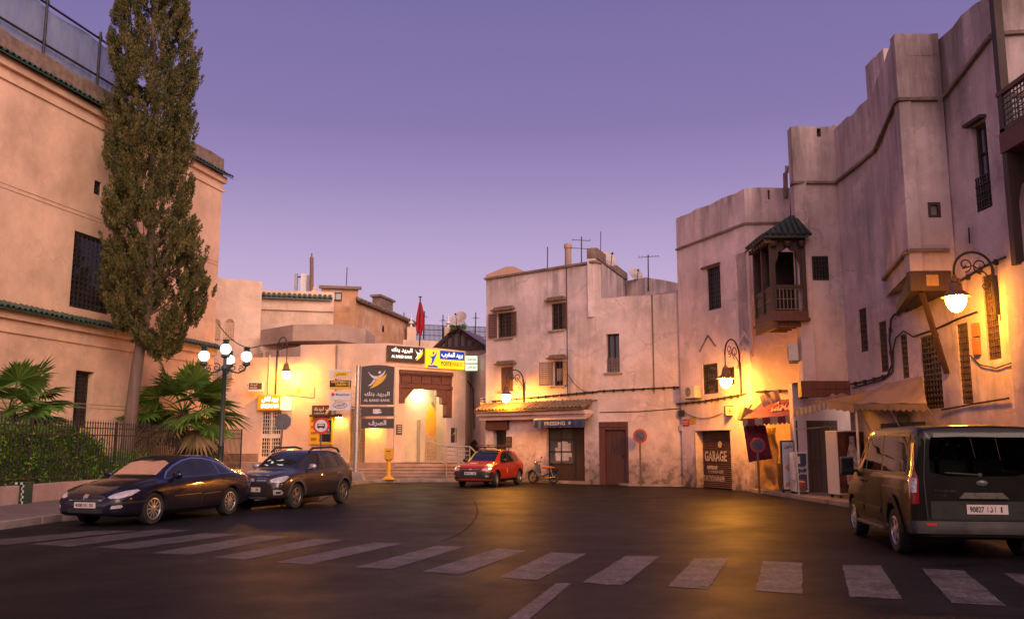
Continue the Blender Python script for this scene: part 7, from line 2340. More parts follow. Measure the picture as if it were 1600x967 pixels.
PALM = leafmat('palm_leaf', (.085, .22, .035), (.17, .27, .065), .4)
PALMD = leafmat('palm_dry', (.17, .12, .055), (.24, .17, .09), .2)
def fan_palm(loc, trunk_h, nfr, size, label, seed, dirs=None):
    rr = random.Random(seed)
    T = thing('fan_palm', loc, label, 'palm tree', 'fan palms in the garden')
    top = Vector(loc) + Vector((0, 0, trunk_h))
    m = MB()
    m.tube([Vector(loc) - Vector((0, 0, .1)), Vector(loc) + Vector((.03, 0, trunk_h * .5)), top], [.24, .2, .22], 12)
    for k in range(40):
        a = k * 2.4; z = trunk_h * (k + 1) / 41
        p = Vector(loc) + Vector((.2 * math.cos(a), .2 * math.sin(a), z)); m.bar(p, p + Vector((.12 * math.cos(a), .12 * math.sin(a), .16)), .07, .02)
    m.build('trunk', wood('palm_bark', (.16, .10, .065), scale=12, rough=.95), T)
    for k in range(nfr):
        if dirs and k < len(dirs):
            az, el = dirs[k]
        else:
            az, el = rr.uniform(0, 2 * PI), rr.choice((rr.uniform(-.5, .2), rr.uniform(.1, .8), rr.uniform(.6, 1.3)))
        stalk = size * rr.uniform(.75, 1.05) * (1.0 if el > 0 else .85)
        d = Vector((math.cos(az) * math.cos(el), math.sin(az) * math.cos(el), math.sin(el)))
        hub = top + d * stalk + Vector((0, 0, -.16 * stalk * (1 - math.sin(max(el, 0)))))
        m = MB()
        m.tube([top, top + d * stalk * .5 + Vector((0, 0, .04)), hub], [.028, .02, .014], 5)
        fd = (d + Vector((0, 0, -.30 if el < .9 else -.1))).normalized()
        sdv = fd.cross(Vector((0, 0, 1))).normalized()
        nv = sdv.cross(fd).normalized()
        roll = rr.uniform(-.5, .5)
        sdv, nv = sdv * math.cos(roll) + nv * math.sin(roll), nv * math.cos(roll) - sdv * math.sin(roll)
        NB = 34
        R = size * rr.uniform(.78, 1.0)
        for j in range(NB):
            a = (j / (NB - 1) - .5) * math.radians(250)
            bd = (fd * math.cos(a) + sdv * math.sin(a) + nv * (.12 * math.cos(a * 2) + rr.uniform(-.05, .05))).normalized()
            L = R * (1 - .28 * abs(a) / 2.2) * rr.uniform(.9, 1.05)
            wv = bd.cross(nv).normalized() * (.034 * size + .012)
            mid = hub + bd * L * .55
            tip = hub + bd * L + Vector((0, 0, -.16 * L * rr.uniform(.5, 1.4)))
            fold = nv * (.012 if j % 2 else -.012)
            m.add([tuple(hub), tuple(mid - wv + fold), tuple(mid + wv - fold), tuple(tip)], [(0, 1, 2), (1, 3, 2)])
        dry = el < -.25
        m.build('frond', PALMD if dry else PALM, T)
pl = at(20, 640, 27.5); plr = at(277, 640, 35.5)
fan_palm((at(8, 700, 27).x, 27.0, .5), 2.2, 15, 1.15, 'bushy fan palm rising behind the hedge at the left edge', 5, [(.3, 1.0), (.0, .55), (-.3, .15), (.6, .3), (2.6, .7), (1.6, 1.1), (-.9, .5), (.15, -.1)])
fan_palm((at(283, 700, 36.5).x, 36.5, .5), 2.5, 30, 1.55, 'full fan palm with spread fronds between the cypress and the lamp post', 9,
         [(-.5, 1.15), (-1.6, .75), (0, .35), (PI, .45), (-.2, -.25), (-2.6, .1), (-1.2, -.1), (.4, .8), (2.6, .95), (-.7, -.5), (-2.3, -.45), (PI, 0), (-1.7, -.35), (.1, -.6), (-2.0, .5), (-.9, .45)])
# roof plants far off
def rp_pt():
    p = at(random.uniform(706, 728), random.uniform(508, 519), 63.5); return (p.x, p.y + random.uniform(-.4, .4), p.z)
bush(rp_pt, 26, 24, 1.6, 'terrace_plant', 'potted greenery on the far roof terrace beside the distant dish', 'plant', HEDGE, tuple(at(716, 520, 63.5)))
# ================================================================== vehicles
def pchip(xs, ys, x):
    xs, ys = np.array(xs, float), np.array(ys, float)
    h = np.diff(xs); d = np.diff(ys) / h
    m = np.zeros(len(xs))
    for i in range(1, len(xs) - 1):
        if d[i - 1] * d[i] > 0:
            w1, w2 = 2 * h[i] + h[i - 1], h[i] + 2 * h[i - 1]
            m[i] = (w1 + w2) / (w1 / d[i - 1] + w2 / d[i])
    m[0], m[-1] = d[0], d[-1]
    i = np.clip(np.searchsorted(xs, x) - 1, 0, len(h) - 1)
    t = (x - xs[i]) / h[i]
    return ((1 + 2 * t) * (1 - t) ** 2 * ys[i] + t * (1 - t) ** 2 * h[i] * m[i] + t * t * (3 - 2 * t) * ys[i + 1] + t * t * (t - 1) * h[i] * m[i + 1])
def catmull(pts, sub=4):
    P_ = [np.array(p, float) for p in pts]
    P_ = [2 * P_[0] - P_[1]] + P_ + [2 * P_[-1] - P_[-2]]
    out = []
    for i in range(1, len(P_) - 2):
        a, b, c, d = P_[i - 1:i + 3]
        for k in range(sub):
            t = k / sub
            out.append(.5 * (2 * b + (c - a) * t + (2 * a - 5 * b + 4 * c - d) * t * t + (3 * b - a - 3 * c + d) * t ** 3))
    out.append(P_[-2])
    return out
class Shell:
    """lofted car body: tab rows (x, zb, zs, zt, wb, wm, ws, wt), rear to front"""
    def __init__(s, tab, crown=.05, nx=90):
        tab = sorted(tab)
        xs = [r[0] for r in tab]
        e = np.linspace(0, 1, nx)
        X = xs[0] + (xs[-1] - xs[0]) * (e - .11 * np.sin(2 * PI * e) / (PI) * 1.2)
        col = [pchip(xs, [r[i] for r in tab], X) for i in range(1, 8)]
        rings = []
        for k, x in enumerate(X):
            zb, zs, zt, wb, wm, ws, wt = [float(c[k]) for c in col]
            zs = min(zs, zt - .03)
            ze = max(zs + .01, zt - min(crown, (zt - zs) * .5))
            H = zs - zb
            half = [(0, zb), (wb * .6, zb), (wb * .93, zb + .01 * H), (wb + (wm - wb) * .7, zb + .12 * H), (wm, zb + .42 * H), (wm * .995, zb + .72 * H), (wm + (ws - wm) * .55, zs - .07 * H), (ws, zs),
                    (ws + (wt - ws) * .5, zs + (ze - zs) * .52), (wt, ze), (wt * .86, ze + (zt - ze) * .62), (wt * .5, ze + (zt - ze) * .93), (0, zt)]
            c = catmull(half, 3)
            rings.append([(x, p[0], p[1]) for p in c])
        n = len(rings[0])
        vs, fs = [], []
        for r in rings:
            vs += r + [(p[0], -p[1], p[2]) for p in r[-2:0:-1]]
        N = 2 * n - 2
        for i in range(nx - 1):
            for k in range(N):
                fs.append((i * N + k, i * N + (k + 1) % N, (i + 1) * N + (k + 1) % N, (i + 1) * N + k))
        for base, rev in ((0, False), ((nx - 1) * N, True)):    # end caps as strips left to right
            for k in range(n - 1):
                a, b = base + k, base + k + 1
                c, d = base + (N - k - 1) % N, base + (N - k) % N
                q = [a, b, c, d]
                q = [v for j, v in enumerate(q) if v not in q[:j]]
                if len(q) > 2: fs.append(tuple(q if rev else q[::-1]))
        s.vs, s.fs = vs, fs
        s.bvh = BVHTree.FromPolygons([Vector(v) for v in vs], fs)
    def body(s, name, T, mat, arches, inner, holes=()):
        me = bpy.data.meshes.new(name)
        me.from_pydata(s.vs, [], s.fs)
        me.materials.append(mat); me.materials.append(inner)
        bm = bmesh.new(); bm.from_mesh(me); bmesh.ops.recalc_face_normals(bm, faces=bm.faces); bm.to_mesh(me); bm.free()
        o = bpy.data.objects.new(name, me); COL.objects.link(o)
        cut = MB()
        for x, r in arches:
            for sgn in (1, -1):
                cut.lathe([(r, sgn * .52), (r, sgn * 1.3)], (x, 0, r - .035), 36, 'y')
        for poly, ax, a, b in holes:          # window openings cut right through the cabin
            m_ = MB(); m_.prism(poly, a, b)
            cut.add([tuple(v) if ax == 'y' else (v.y, v.x, v.z) for v in m_.v], m_.f)
        cm = bpy.data.meshes.new('cut'); cm.from_pydata([tuple(v) for v in cut.v], [], cut.f)
        cm.materials.append(mat); cm.materials.append(inner)
        cm.polygons.foreach_set('material_index', [1] * len(cm.polygons))
        bm = bmesh.new(); bm.from_mesh(cm); bmesh.ops.recalc_face_normals(bm, faces=bm.faces); bm.to_mesh(cm); bm.free()
        co = bpy.data.objects.new('cut', cm); COL.objects.link(co)
        md = o.modifiers.new('arches', 'BOOLEAN'); md.object = co; md.operation = 'DIFFERENCE'; md.solver = 'EXACT'; md.use_self = True
        dg = bpy.context.evaluated_depsgraph_get()
        nm = bpy.data.meshes.new_from_object(o.evaluated_get(dg))
        o.modifiers.clear(); o.data = nm
        bpy.data.objects.remove(co)
        nm.polygons.foreach_set('use_smooth', [True] * len(nm.polygons))
        nm.set_sharp_from_angle(angle=math.radians(38))
        o.parent = T
        return o
    def decal(s, name, parent, poly, mat, view='L', off=.004, step=.07, az=None, holes=None, ref=None):
        """closed outline laid onto the body. view L/R: (x, z); F/B: (y, z); T: (x, y); A: seen from azimuth az, (horizontal, z)"""
        bm = bmesh.new()
        loops = [poly] + (holes or [])
        flat = [p for l in loops for p in l]
        bv = [bm.verts.new((p[0], p[1], 0)) for p in flat]
        for t in tessellate_polygon([[Vector((p[0], p[1], 0)) for p in l] for l in loops]):
            try: bm.faces.new([bv[i] for i in t])
            except ValueError: pass
        for ax in (0, 1):
            lo, hi = min(p[ax] for p in flat), max(p[ax] for p in flat)
            k = int((hi - lo) / step)
            for i in range(1, k + 1):
                c = lo + (hi - lo) * i / (k + 1)
                co = (c, 0, 0) if ax == 0 else (0, c, 0)
                no = (1, 0, 0) if ax == 0 else (0, 1, 0)
                bmesh.ops.bisect_plane(bm, geom=bm.verts[:] + bm.edges[:] + bm.faces[:], plane_co=co, plane_no=no)
        bad = []
        for v in bm.verts:
            a, b = v.co.x, v.co.y
            if view == 'L': o, d = Vector((a, 3, b)), Vector((0, -1, 0))
            elif view == 'R': o, d = Vector((a, -3, b)), Vector((0, 1, 0))
            elif view == 'F': o, d = Vector((5, a, b)), Vector((-1, 0, 0))
            elif view == 'B': o, d = Vector((-5, a, b)), Vector((1, 0, 0))
            elif view == 'T': o, d = Vector((a, b, 4)), Vector((0, 0, -1))
            else:
                dv = Vector((math.cos(az), math.sin(az), 0)); u = Vector((-dv.y, dv.x, 0))
                o, d = dv * 6 + u * (a + u.dot(Vector((*(ref or (0, 0)), 0)))) + Vector((0, 0, b)), -dv
            h = s.bvh.ray_cast(o, d)
            if h[0] is None: bad.append(v); continue
            nrm = h[1] if h[1].dot(d) < 0 else -h[1]
            v.co = h[0] + nrm * off
        bmesh.ops.delete(bm, geom=bad, context='VERTS')
        me = bpy.data.meshes.new(name)
        bmesh.ops.recalc_face_normals(bm, faces=bm.faces)
        bm.to_mesh(me); bm.free()
        me.materials.append(mat)
        me.polygons.foreach_set('use_smooth', [True] * len(me.polygons))
        o = bpy.data.objects.new(name, me); COL.objects.link(o); o.parent = parent
        return o
    def y(s, x, z, sgn=1):
        h = s.bvh.ray_cast(Vector((x, 3 * sgn, z)), Vector((0, -sgn, 0)))
        return h[0].y if h[0] else sgn * .8
    def x(s, y, z, front=True):
        q = 1 if front else -1
        h = s.bvh.ray_cast(Vector((5 * q, y, z)), Vector((-q, 0, 0)))
        return h[0].x if h[0] else 2 * q
def mirr(poly): return [(-p[0], p[1]) for p in poly]
RUB = pm('tyre_rubber', (.016, .015, .015), .85, var=.3, scale=9, dirt=(.06, .05, .04))
ALLOY = pm('alloy', (.52, .48, .47), .35, metal=.75, var=.08, dirt=(.25, .2, .17))
ALLOYD = pm('alloy_dark', (.20, .18, .17), .4, metal=.7)
CHROME = pm('chrome', (.62, .60, .62), .12, metal=1.0, var=.04)
PLAS = pm('plastic_black', (.016, .015, .015), .5, var=.25, dirt=(.05, .042, .035))
PLASG = pm('plastic_grey', (.055, .052, .05), .55, var=.2, dirt=(.09, .08, .07))
CGLASS = glass_dark('car_glass')
ARCH = pm('wheel_arch', (.008, .008, .008), .95)
LAMPW = pm('lamp_clear', (.42, .40, .42), .12, var=.3, scale=20, coat=1.0)
LAMPR = pm('lamp_red', (.25, .012, .01), .15, var=.25, coat=1.0)
LAMPL = pm('lamp_lit', (.8, .75, .7), .2, emit=(1, .92, .82), es=2.2)
PLATE = pm('plate_white', (.62, .52, .50), .5, var=.06)
def wheel(T, x, y, r, w, spokes, rim, steer=0.0, rr=.66, wide=.035, cap=False):
    sg = 1 if y > 0 else -1
    R = Matrix.Translation((x, y, r)) @ Matrix.Rotation(steer, 4, 'Z')
    W = thing_part('wheel', T)
    m = MB(R); h = w / 2
    ri = r * rr
    m.lathe([(ri, -h * .8), (r * .90, -h), (r * .97, -h * .86), (r, -h * .55), (r, h * .55), (r * .97, h * .86), (r * .90, h), (ri + .012, h * .92), (ri, h * .8)], (0, 0, 0), 36, 'y')
    t = m.build('tyre', RUB, W, smooth=35)
    m = MB(R)
    m.lathe([(ri, -h * .75), (ri - .015, -h * .5), (ri - .02, h * .6), (ri, h * .86 * 1.0), (ri + .008, h * .93), (ri - .012, h * .96), (ri - .025, h * .7)] if sg > 0 else
            [(ri, h * .75), (ri - .015, h * .5), (ri - .02, -h * .6), (ri, -h * .86), (ri + .008, -h * .93), (ri - .012, -h * .96), (ri - .025, -h * .7)], (0, 0, 0), 36, 'y')
    yo = sg * h * .80
    for k in range(spokes):
        a = 2 * PI * k / spokes
        c, s_ = math.cos(a), math.sin(a)
        p0 = Vector((c * .05, yo + sg * .0, s_ * .05)); p1 = Vector((c * (ri - .015), yo - sg * .005, s_ * (ri - .015)))
        tx = Vector((-s_, 0, c))
        w0, w1 = wide * 1.15, wide
        q = [p0 - tx * w0 / 2, p0 + tx * w0 / 2, p1 + tx * w1 / 2, p1 - tx * w1 / 2]
        dn = Vector((0, -sg * .03, 0)); up = Vector((0, sg * .010, 0))
        m.add([tuple(v + up * (1 if i < 2 else .6)) for i, v in enumerate(q)] + [tuple(v + dn) for v in q], [(0, 1, 2, 3), (0, 3, 7, 4), (1, 5, 6, 2), (7, 6, 5, 4), (3, 2, 6, 7)])
    m.lathe([(.075, yo - sg * .03), (.07, yo + sg * .012), (.035, yo + sg * .02), (.001, yo + sg * .02)], (0, 0, 0), 16, 'y')
    if cap: m.lathe([(ri * .62, yo - sg * .012), (ri * .5, yo + sg * .004), (.05, yo + sg * .01)], (0, 0, 0), 24, 'y')
    m.build('rim', rim, W, smooth=35)
    m = MB(R); m.lathe([(ri - .02, yo - sg * .10), (.001, yo - sg * .10)], (0, 0, 0), 24, 'y'); m.lathe([(ri * .72, yo - sg * .06), (ri * .72, yo - sg * .05), (.05, yo - sg * .05)], (0, 0, 0), 24, 'y')
    m.build('brake_disc', pm('brake', (.05, .045, .043), .6, metal=.5), W)
    return W
def thing_part(name, T):
    o = bpy.data.objects.new(name, None); o.empty_display_size = .2
    COL.objects.link(o); o.parent = T
    return o
def place(nf, nr, track, wb):
    f, r = Vector(nf), Vector(nr)
    d = (f - r).normalized()
    return d, f
def mk_car(name, label, nearF, nearR, half, left_near=True):
    f, r = Vector((*nearF, 0)), Vector((*nearR, 0))
    d = (f - r).normalized(); lft = Vector((-d.y, d.x, 0))
    c = (f + r) / 2 - lft * half * (1 if left_near else -1)
    T = thing(name, (c.x, c.y, 0), label, 'car', None, math.atan2(d.y, d.x))
    ORG[T.name] = Vector((0, 0, 0))
    return T
def plate(T, S, front, z, text, w=.52, h=.115, y=0.0):
    x = S.x(y, z, front); q = 1 if front else -1
    F = Box((x + q * .0, y), PI / 2 if front else -PI / 2)   # u across as read
    m = MB(F); m.bbox(-w / 2, w / 2, -.01, .022, z - h / 2, z + h / 2, .004); o = m.build('number_plate', PLATE, T)
    m = MB(F)
    tot = w * .9
    for s, a, b in text:
        lettering(m, s, -w / 2 + w * a, -w / 2 + w * b, z - h * .3, z + h * .3, .025, .03)
    m.build('lettering', BLK, o)
def mirror(T, S, x, z, mat, sgn):
    y = S.y(x, z, sgn)
    R = Matrix.Translation((x - .02, y + sgn * .14, z + .05))
    m = MB(R)
    m.lathe([(.01, -.115), (.06, -.1), (.085, -.04), (.09, .03), (.07, .09), (.01, .115)], (0, 0, 0), 14, 'y')
    for i, v in enumerate(m.v):
        p = R.inverted() @ v; m.v[i] = R @ Vector((p.x * .75, p.y, p.z * .95))
    m.F = None; m.tube([(x, y - sgn * .03, z - .02), (x, y + sgn * .08, z + .01)], .022, 6)
    o = m.build('mirror', mat, T, smooth=60)
    return o
def handle(D, S, x, z, sgn, mat, w=.17):
    y = S.y(x, z, sgn)
    m = MB(); a, b = sorted((y - sgn * .02, y + sgn * .035)); m.bbox(x - w / 2, x + w / 2, a, b, z - .016, z + .016, .012); m.build('door_handle', mat, D)
def door(T, S, poly, paintm, sgn, hx, hz, win=None, hmat=None, wmat=None):
    v = 'L' if sgn > 0 else 'R'
    cx, cz = sum(p[0] for p in poly) / len(poly), sum(p[1] for p in poly) / len(poly)
    g = [(cx + (p[0] - cx) * 1.0 + (.011 if p[0] > cx else -.011), cz + (p[1] - cz) + (.011 if p[1] > cz else -.011)) for p in poly]
    D = S.decal('door', T, poly, paintm, v, .0065)
    S.decal('door_gap', D, g, PLAS, v, .003)
    if hx is not None: handle(D, S, hx, hz, sgn, hmat or paintm)
    if win: S.decal('window', D, win, wmat or CGLASS, v, .008, .05)
    return D
def grow(poly, e):
    cx, cz = sum(p[0] for p in poly) / len(poly), sum(p[1] for p in poly) / len(poly)
    res = []
    n = len(poly)
    for i in range(n):
        a, b, c = Vector(poly[i - 1]), Vector(poly[i]), Vector(poly[(i + 1) % n])
        n1 = Vector(((b - a).y, -(b - a).x)).normalized(); n2 = Vector(((c - b).y, -(c - b).x)).normalized()
        nn = (n1 + n2).normalized()
        if nn.dot(b - Vector((cx, cz))) < 0: nn = -nn
        res.append(tuple(b + nn * e))
    return res

# ---------------- dark blue saloon
NAVY = paint('paint_navy', (.005, .0055, .017), rough=.3, coat=.8)
SD = mk_car('parked_car', 'dark blue saloon car parked at the left kerb with a tan sunshade behind its windscreen', (-7.76, 19.6), (-6.965, 22.285), .76)
S = Shell([(-2.48, .42, .74, .80, .45, .62, .58, .45), (-2.45, .34, .80, .92, .60, .72, .66, .52), (-2.36, .28, .88, 1.03, .68, .82, .74, .60), (-2.1, .24, .94, 1.075, .74, .88, .80, .62), (-1.85, .20, .965, 1.11, .76, .905, .83, .60),
           (-1.5, .19, .965, 1.27, .76, .915, .85, .575), (-1.1, .19, .955, 1.395, .76, .915, .86, .585), (-.6, .18, .94, 1.455, .76, .915, .865, .60), (-.15, .18, .925, 1.460, .76, .915, .865, .60), (.25, .18, .91, 1.385, .76, .915, .865, .59),
           (.7, .18, .895, 1.195, .76, .915, .86, .60), (1.08, .19, .88, 1.005, .76, .912, .85, .64), (1.25, .19, .87, .965, .76, .91, .845, .66), (1.6, .19, .835, .915, .75, .90, .83, .64), (2.0, .20, .76, .835, .72, .86, .78, .60),
           (2.25, .22, .68, .745, .66, .79, .70, .54), (2.37, .24, .60, .665, .58, .70, .62, .48), (2.43, .29, .50, .58, .46, .58, .52, .40)], nx=100)
S.body('body', SD, NAVY, ((1.4, .375), (-1.4, .375)), ARCH)
for sg in (1, -1):
    v = 'L' if sg > 0 else 'R'
    allw = [(.93, .955), (-1.52, 1.02), (-1.42, 1.11), (-1.2, 1.215), (-.9, 1.305), (-.5, 1.365), (-.1, 1.375), (.2, 1.325), (.5, 1.215), (.75, 1.085)]
    S.decal('window_trim', SD, grow(allw, .022), CHROME, v, .004, .05)
    wf = [(.90, .962), (-.17, .985), (-.10, 1.365), (.2, 1.315), (.5, 1.205), (.74, 1.08)]
    wr_ = [(-.23, .987), (-.95, 1.005), (-.88, 1.30), (-.5, 1.355), (-.17, 1.366)]
    wq = [(-.99, 1.006), (-1.48, 1.025), (-1.4, 1.105), (-1.2, 1.205), (-.93, 1.288)]
    D = door(SD, S, [(.86, .30), (.86, .72), (.92, .925), (-.20, .955), (-.20, .30)], NAVY, sg, -.02, .86, wf, NAVY)
    D2 = door(SD, S, [(-.225, .30), (-.225, .956), (-1.42, .985), (-1.34, .84), (-1.08, .70), (-.99, .5), (-.97, .30)], NAVY, sg, -1.1, .885, wr_, NAVY)
    S.decal('quarter_window', SD, wq, CGLASS, v, .008, .05)
    S.decal('pillar', SD, [(-.17, .985), (-.23, .987), (-.17, 1.367), (-.10, 1.366)], PLAS, v, .009, .05)
    for (a, b) in ((.8, -.17), (-.26, -.94)):
        S.decal('trim_strip', D if a > 0 else D2, [(a, .565), (a, .585), (b, .600), (b, .580)], CHROME, v, .011, .08)
    S.decal('sill', SD, [(.98, .215), (.98, .26), (-.98, .26), (-.98, .215)], NAVY, v, .02)
    mirror(SD, S, .74, .97, NAVY, sg)
    hl = [(.46, .60), (.52, .565), (.80, .60), (1.0, .66), (1.03, .72), (.90, .735), (.66, .695)]
    az = .55 * sg
    S.decal('headlight', SD, [(p[0] * sg, p[1]) for p in [(-.33, .615), (-.28, .585), (-.1, .590), (.12, .645), (.27, .735), (.22, .762), (0, .735), (-.22, .675)]], LAMPW, 'A', .006, .04, az=.62 * sg, ref=(2.15, .74 * sg))
    S.decal('fog_light', SD, [(p[0] * sg, p[1]) for p in [(-.24, .385), (-.05, .40), (-.01, .43), (-.04, .465), (-.22, .45)]], LAMPW, 'A', .006, .05, az=.5 * sg, ref=(2.15, .74 * sg))
    S.decal('tail_light', SD, [(p[0] * sg, p[1]) for p in [(-.22, .78), (.12, .80), (.20, .90), (.14, .96), (-.20, .93)]], LAMPR, 'A', .006, .05, az=PI - .55 * sg, ref=(-2.36, .80 * sg))
S.decal('windscreen', SD, [(1.03, .60), (1.06, 0), (1.03, -.60), (.18, -.53), (.13, 0), (.18, .53)], CGLASS, 'T', .006, .06)
SHADE = pm('sunshade', (.48, .27, .17), .35, var=.08, coat=.6)
S.decal('sunshade', SD, [(.99, .55), (1.01, 0), (.99, -.57), (.5, -.53), (.42, -.3), (.48, .05), (.40, .3), (.5, .50)], SHADE, 'T', .009, .06)
S.decal('rear_window', SD, [(-1.85, .55), (-1.88, 0), (-1.85, -.55), (-1.1, -.5), (-1.05, 0), (-1.1, .5)], CGLASS, 'T', .006, .06)
S.decal('grille', SD, [(-.40, .50), (.40, .50), (.47, .60), (.38, .655), (-.38, .655), (-.47, .60)], PLAS, 'F', .006, .05)
for z in (.545, .595, .64):
    S.decal('grille_bar', SD, [(-.40, z), (.40, z), (.40, z + .012), (-.40, z + .012)], CHROME if z == .545 else NAVY, 'F', .012, .05)
S.decal('emblem', SD, [(-.05, .57), (-.02, .565), (.0, .60), (.03, .565), (.06, .60), (.05, .66), (.01, .65), (-.03, .67), (-.06, .64)], CHROME, 'F', .02, .03)
S.decal('air_intake', SD, [(-.42, .30), (.42, .30), (.45, .395), (-.45, .395)], PLAS, 'F', .006, .05)
S.decal('bonnet_gap', SD, [(1.22, .60), (1.235, .60), (1.255, 0), (1.235, -.60), (1.22, -.60), (1.24, 0)], PLAS, 'T', .004, .06)
for sg in (1, -1):
    S.decal('bumper_strip', SD, [(p[0] * sg, p[1]) for p in [(-.30, .475), (.38, .49), (.38, .53), (-.30, .52)]], PLAS, 'A', .007, .06, az=.5 * sg, ref=(2.15, .74 * sg))
plate(SD, S, True, .455, (('43001', .06, .46), ('|', .50, .52), ('1', .55, .58), ('|', .62, .64), ('50', .72, .9)))
for x in (1.4, -1.4):
    for sg in (1, -1): wheel(SD, x, sg * .775, .335, .215, 11, ALLOY, .0, .655, .03)

# ---------------- hatchbacks: grey-brown one with rails, red taxi
def hatch(name, label, nf, nr, col, adventure, steer=0.0):
    T = mk_car(name, label, nf, nr, .73)
    zo = .05 if adventure else .0
    tab = [(-1.94, .40, .80, .95, .52, .68, .64, .50), (-1.90, .34, .92, 1.12, .64, .78, .72, .54), (-1.80, .28, .97, 1.28, .70, .83, .765, .545), (-1.6, .24, .985, 1.40, .72, .86, .79, .555), (-1.2, .21, .98, 1.475, .73, .87, .80, .57), (-.6, .20, .96, 1.515, .73, .87, .81, .585),
           (-.1, .20, .945, 1.51, .73, .87, .81, .585), (.3, .20, .935, 1.445, .73, .87, .81, .58), (.7, .20, .925, 1.255, .73, .87, .81, .60), (1.0, .20, .915, 1.055, .73, .87, .80, .65), (1.15, .20, .905, .995, .73, .868, .80, .67), (1.5, .20, .87, .955, .72, .86, .79, .66),
           (1.85, .21, .81, .895, .69, .83, .75, .62), (2.02, .23, .74, .83, .62, .77, .69, .57), (2.10, .26, .62, .74, .54, .68, .60, .50), (2.13, .32, .52, .62, .44, .58, .52, .42)]
    tab = [(r[0], r[1] + zo, r[2] + zo, r[3] + zo) + r[4:] for r in tab]
    S = Shell(tab, .06, nx=90)
    S.body('body', T, col, ((1.295, .385 if adventure else .37), (-1.295, .385 if adventure else .37)), ARCH)
    Z = lambda ps: [(p[0], p[1] + zo) for p in ps]
    for sg in (1, -1):
        v = 'L' if sg > 0 else 'R'
        wf = Z([(.74, .975), (-.16, .985), (-.10, 1.42), (.15, 1.40), (.40, 1.275), (.62, 1.12)])
        wr_ = Z([(-.26, .988), (-1.02, 1.01), (-1.0, 1.33), (-.9, 1.395), (-.6, 1.425), (-.2, 1.425)])
        D = door(T, S, Z([(.78, .32), (.80, .75), (.82, .935), (-.20, .965), (-.20, .32)]), col, sg, .0 - .02, .80 + zo, wf, CHROME if adventure else PLAS)
        D2 = door(T, S, Z([(-.225, .32), (-.225, .966), (-1.26, .99), (-1.20, .80), (-1.0, .66), (-.90, .48), (-.87, .32)]), col, sg, -1.02, .83 + zo, wr_, CHROME if adventure else PLAS)
        S.decal('quarter_window', T, Z([(-1.08, 1.015), (-1.38, 1.05), (-1.30, 1.25), (-1.06, 1.32)]), CGLASS, v, .008, .05)
        S.decal('pillar', T, Z([(-.16, .985), (-.26, .988), (-.2, 1.425), (-.10, 1.42)]), PLAS if not adventure else col, v, .0085, .05)
        mirror(T, S, .64, 1.0 + zo, PLAS if not adventure else pm('mirror_silver', (.42, .4, .42), .3, metal=.6), sg)
        S.decal('headlight', T, [(p[0] * sg, p[1] + zo) for p in [(-.27, .66), (-.02, .655), (.10, .70), (.20, .80), (.14, .83), (-.16, .78), (-.28, .73)]], LAMPW, 'A', .006, .04, az=.55 * sg, ref=(1.95, .76 * sg))
        if not adventure:
            S.decal('headlight_lens', T, [(p[0] * sg, p[1]) for p in [(-.04, .70), (.08, .72), (.10, .79), (-.02, .77)]], LAMPL, 'A', .012, .04, az=.55 * sg, ref=(1.95, .76 * sg))
        S.decal('tail_light', T, [(p[0] * sg, p[1] + zo) for p in [(-.08, .78), (.12, .78), (.13, 1.05), (.0, 1.12)]], LAMPR, 'A', .006, .05, az=PI - .75 * sg, ref=(-1.86, .79 * sg))
        # cladding: sill and wheel arch rims
        S.decal('sill', T, Z([(.92, .215), (.92, .32), (-.92, .32), (-.92, .215)]), PLAS, v, .012)
        if adventure:
            for cx in (1.295, -1.295):
                R0, R1 = .375, .46
                outer = [(cx + R1 * math.cos(t), .35 + R1 * math.sin(t)) for t in [PI * k / 16 for k in range(17)]]
                inner = [(cx + R0 * math.cos(t), .35 + R0 * math.sin(t)) for t in [PI * k / 16 for k in range(16, -1, -1)]]
                S.decal('arch_trim', T, outer + inner, PLASG, v, .014, .05)
            y = S.y(-.3, 1.44 + zo, sg)
            m = MB(); yy = sg * .60
            m.tube([(.35, yy, 1.44 + zo), (.15, yy, 1.55 + zo), (-.9, yy, 1.58 + zo), (-1.25, yy, 1.53 + zo), (-1.38, yy, 1.44 + zo)], [.03, .03, .028, .03, .035], 8); m.build('roof_rail', PLAS, T, smooth=50)
    S.decal('windscreen', T, [(1.0, .60), (1.04, 0), (1.0, -.60), (.28, -.535), (.22, 0), (.28, .535)], CGLASS, 'T', .006, .06)
    S.decal('rear_window', T, [(-.52, 1.10 + zo), (.52, 1.10 + zo), (.46, 1.38 + zo), (-.46, 1.38 + zo)], CGLASS, 'B', .006, .06)
    S.decal('bumper_rear', T, [(-.66, .36), (.66, .36), (.66, .58), (-.66, .58)], PLAS, 'B', .008, .06)
    S.decal('grille', T, [(-.44, .66 + zo), (.44, .66 + zo), (.46, .78 + zo), (-.46, .78 + zo)], PLAS, 'F', .006, .05)
    S.decal('emblem', T, [(-.075, .69 + zo), (.075, .69 + zo), (.045, .745 + zo), (.085, .765 + zo), (-.085, .765 + zo), (-.045, .745 + zo)], CHROME, 'F', .014, .03)
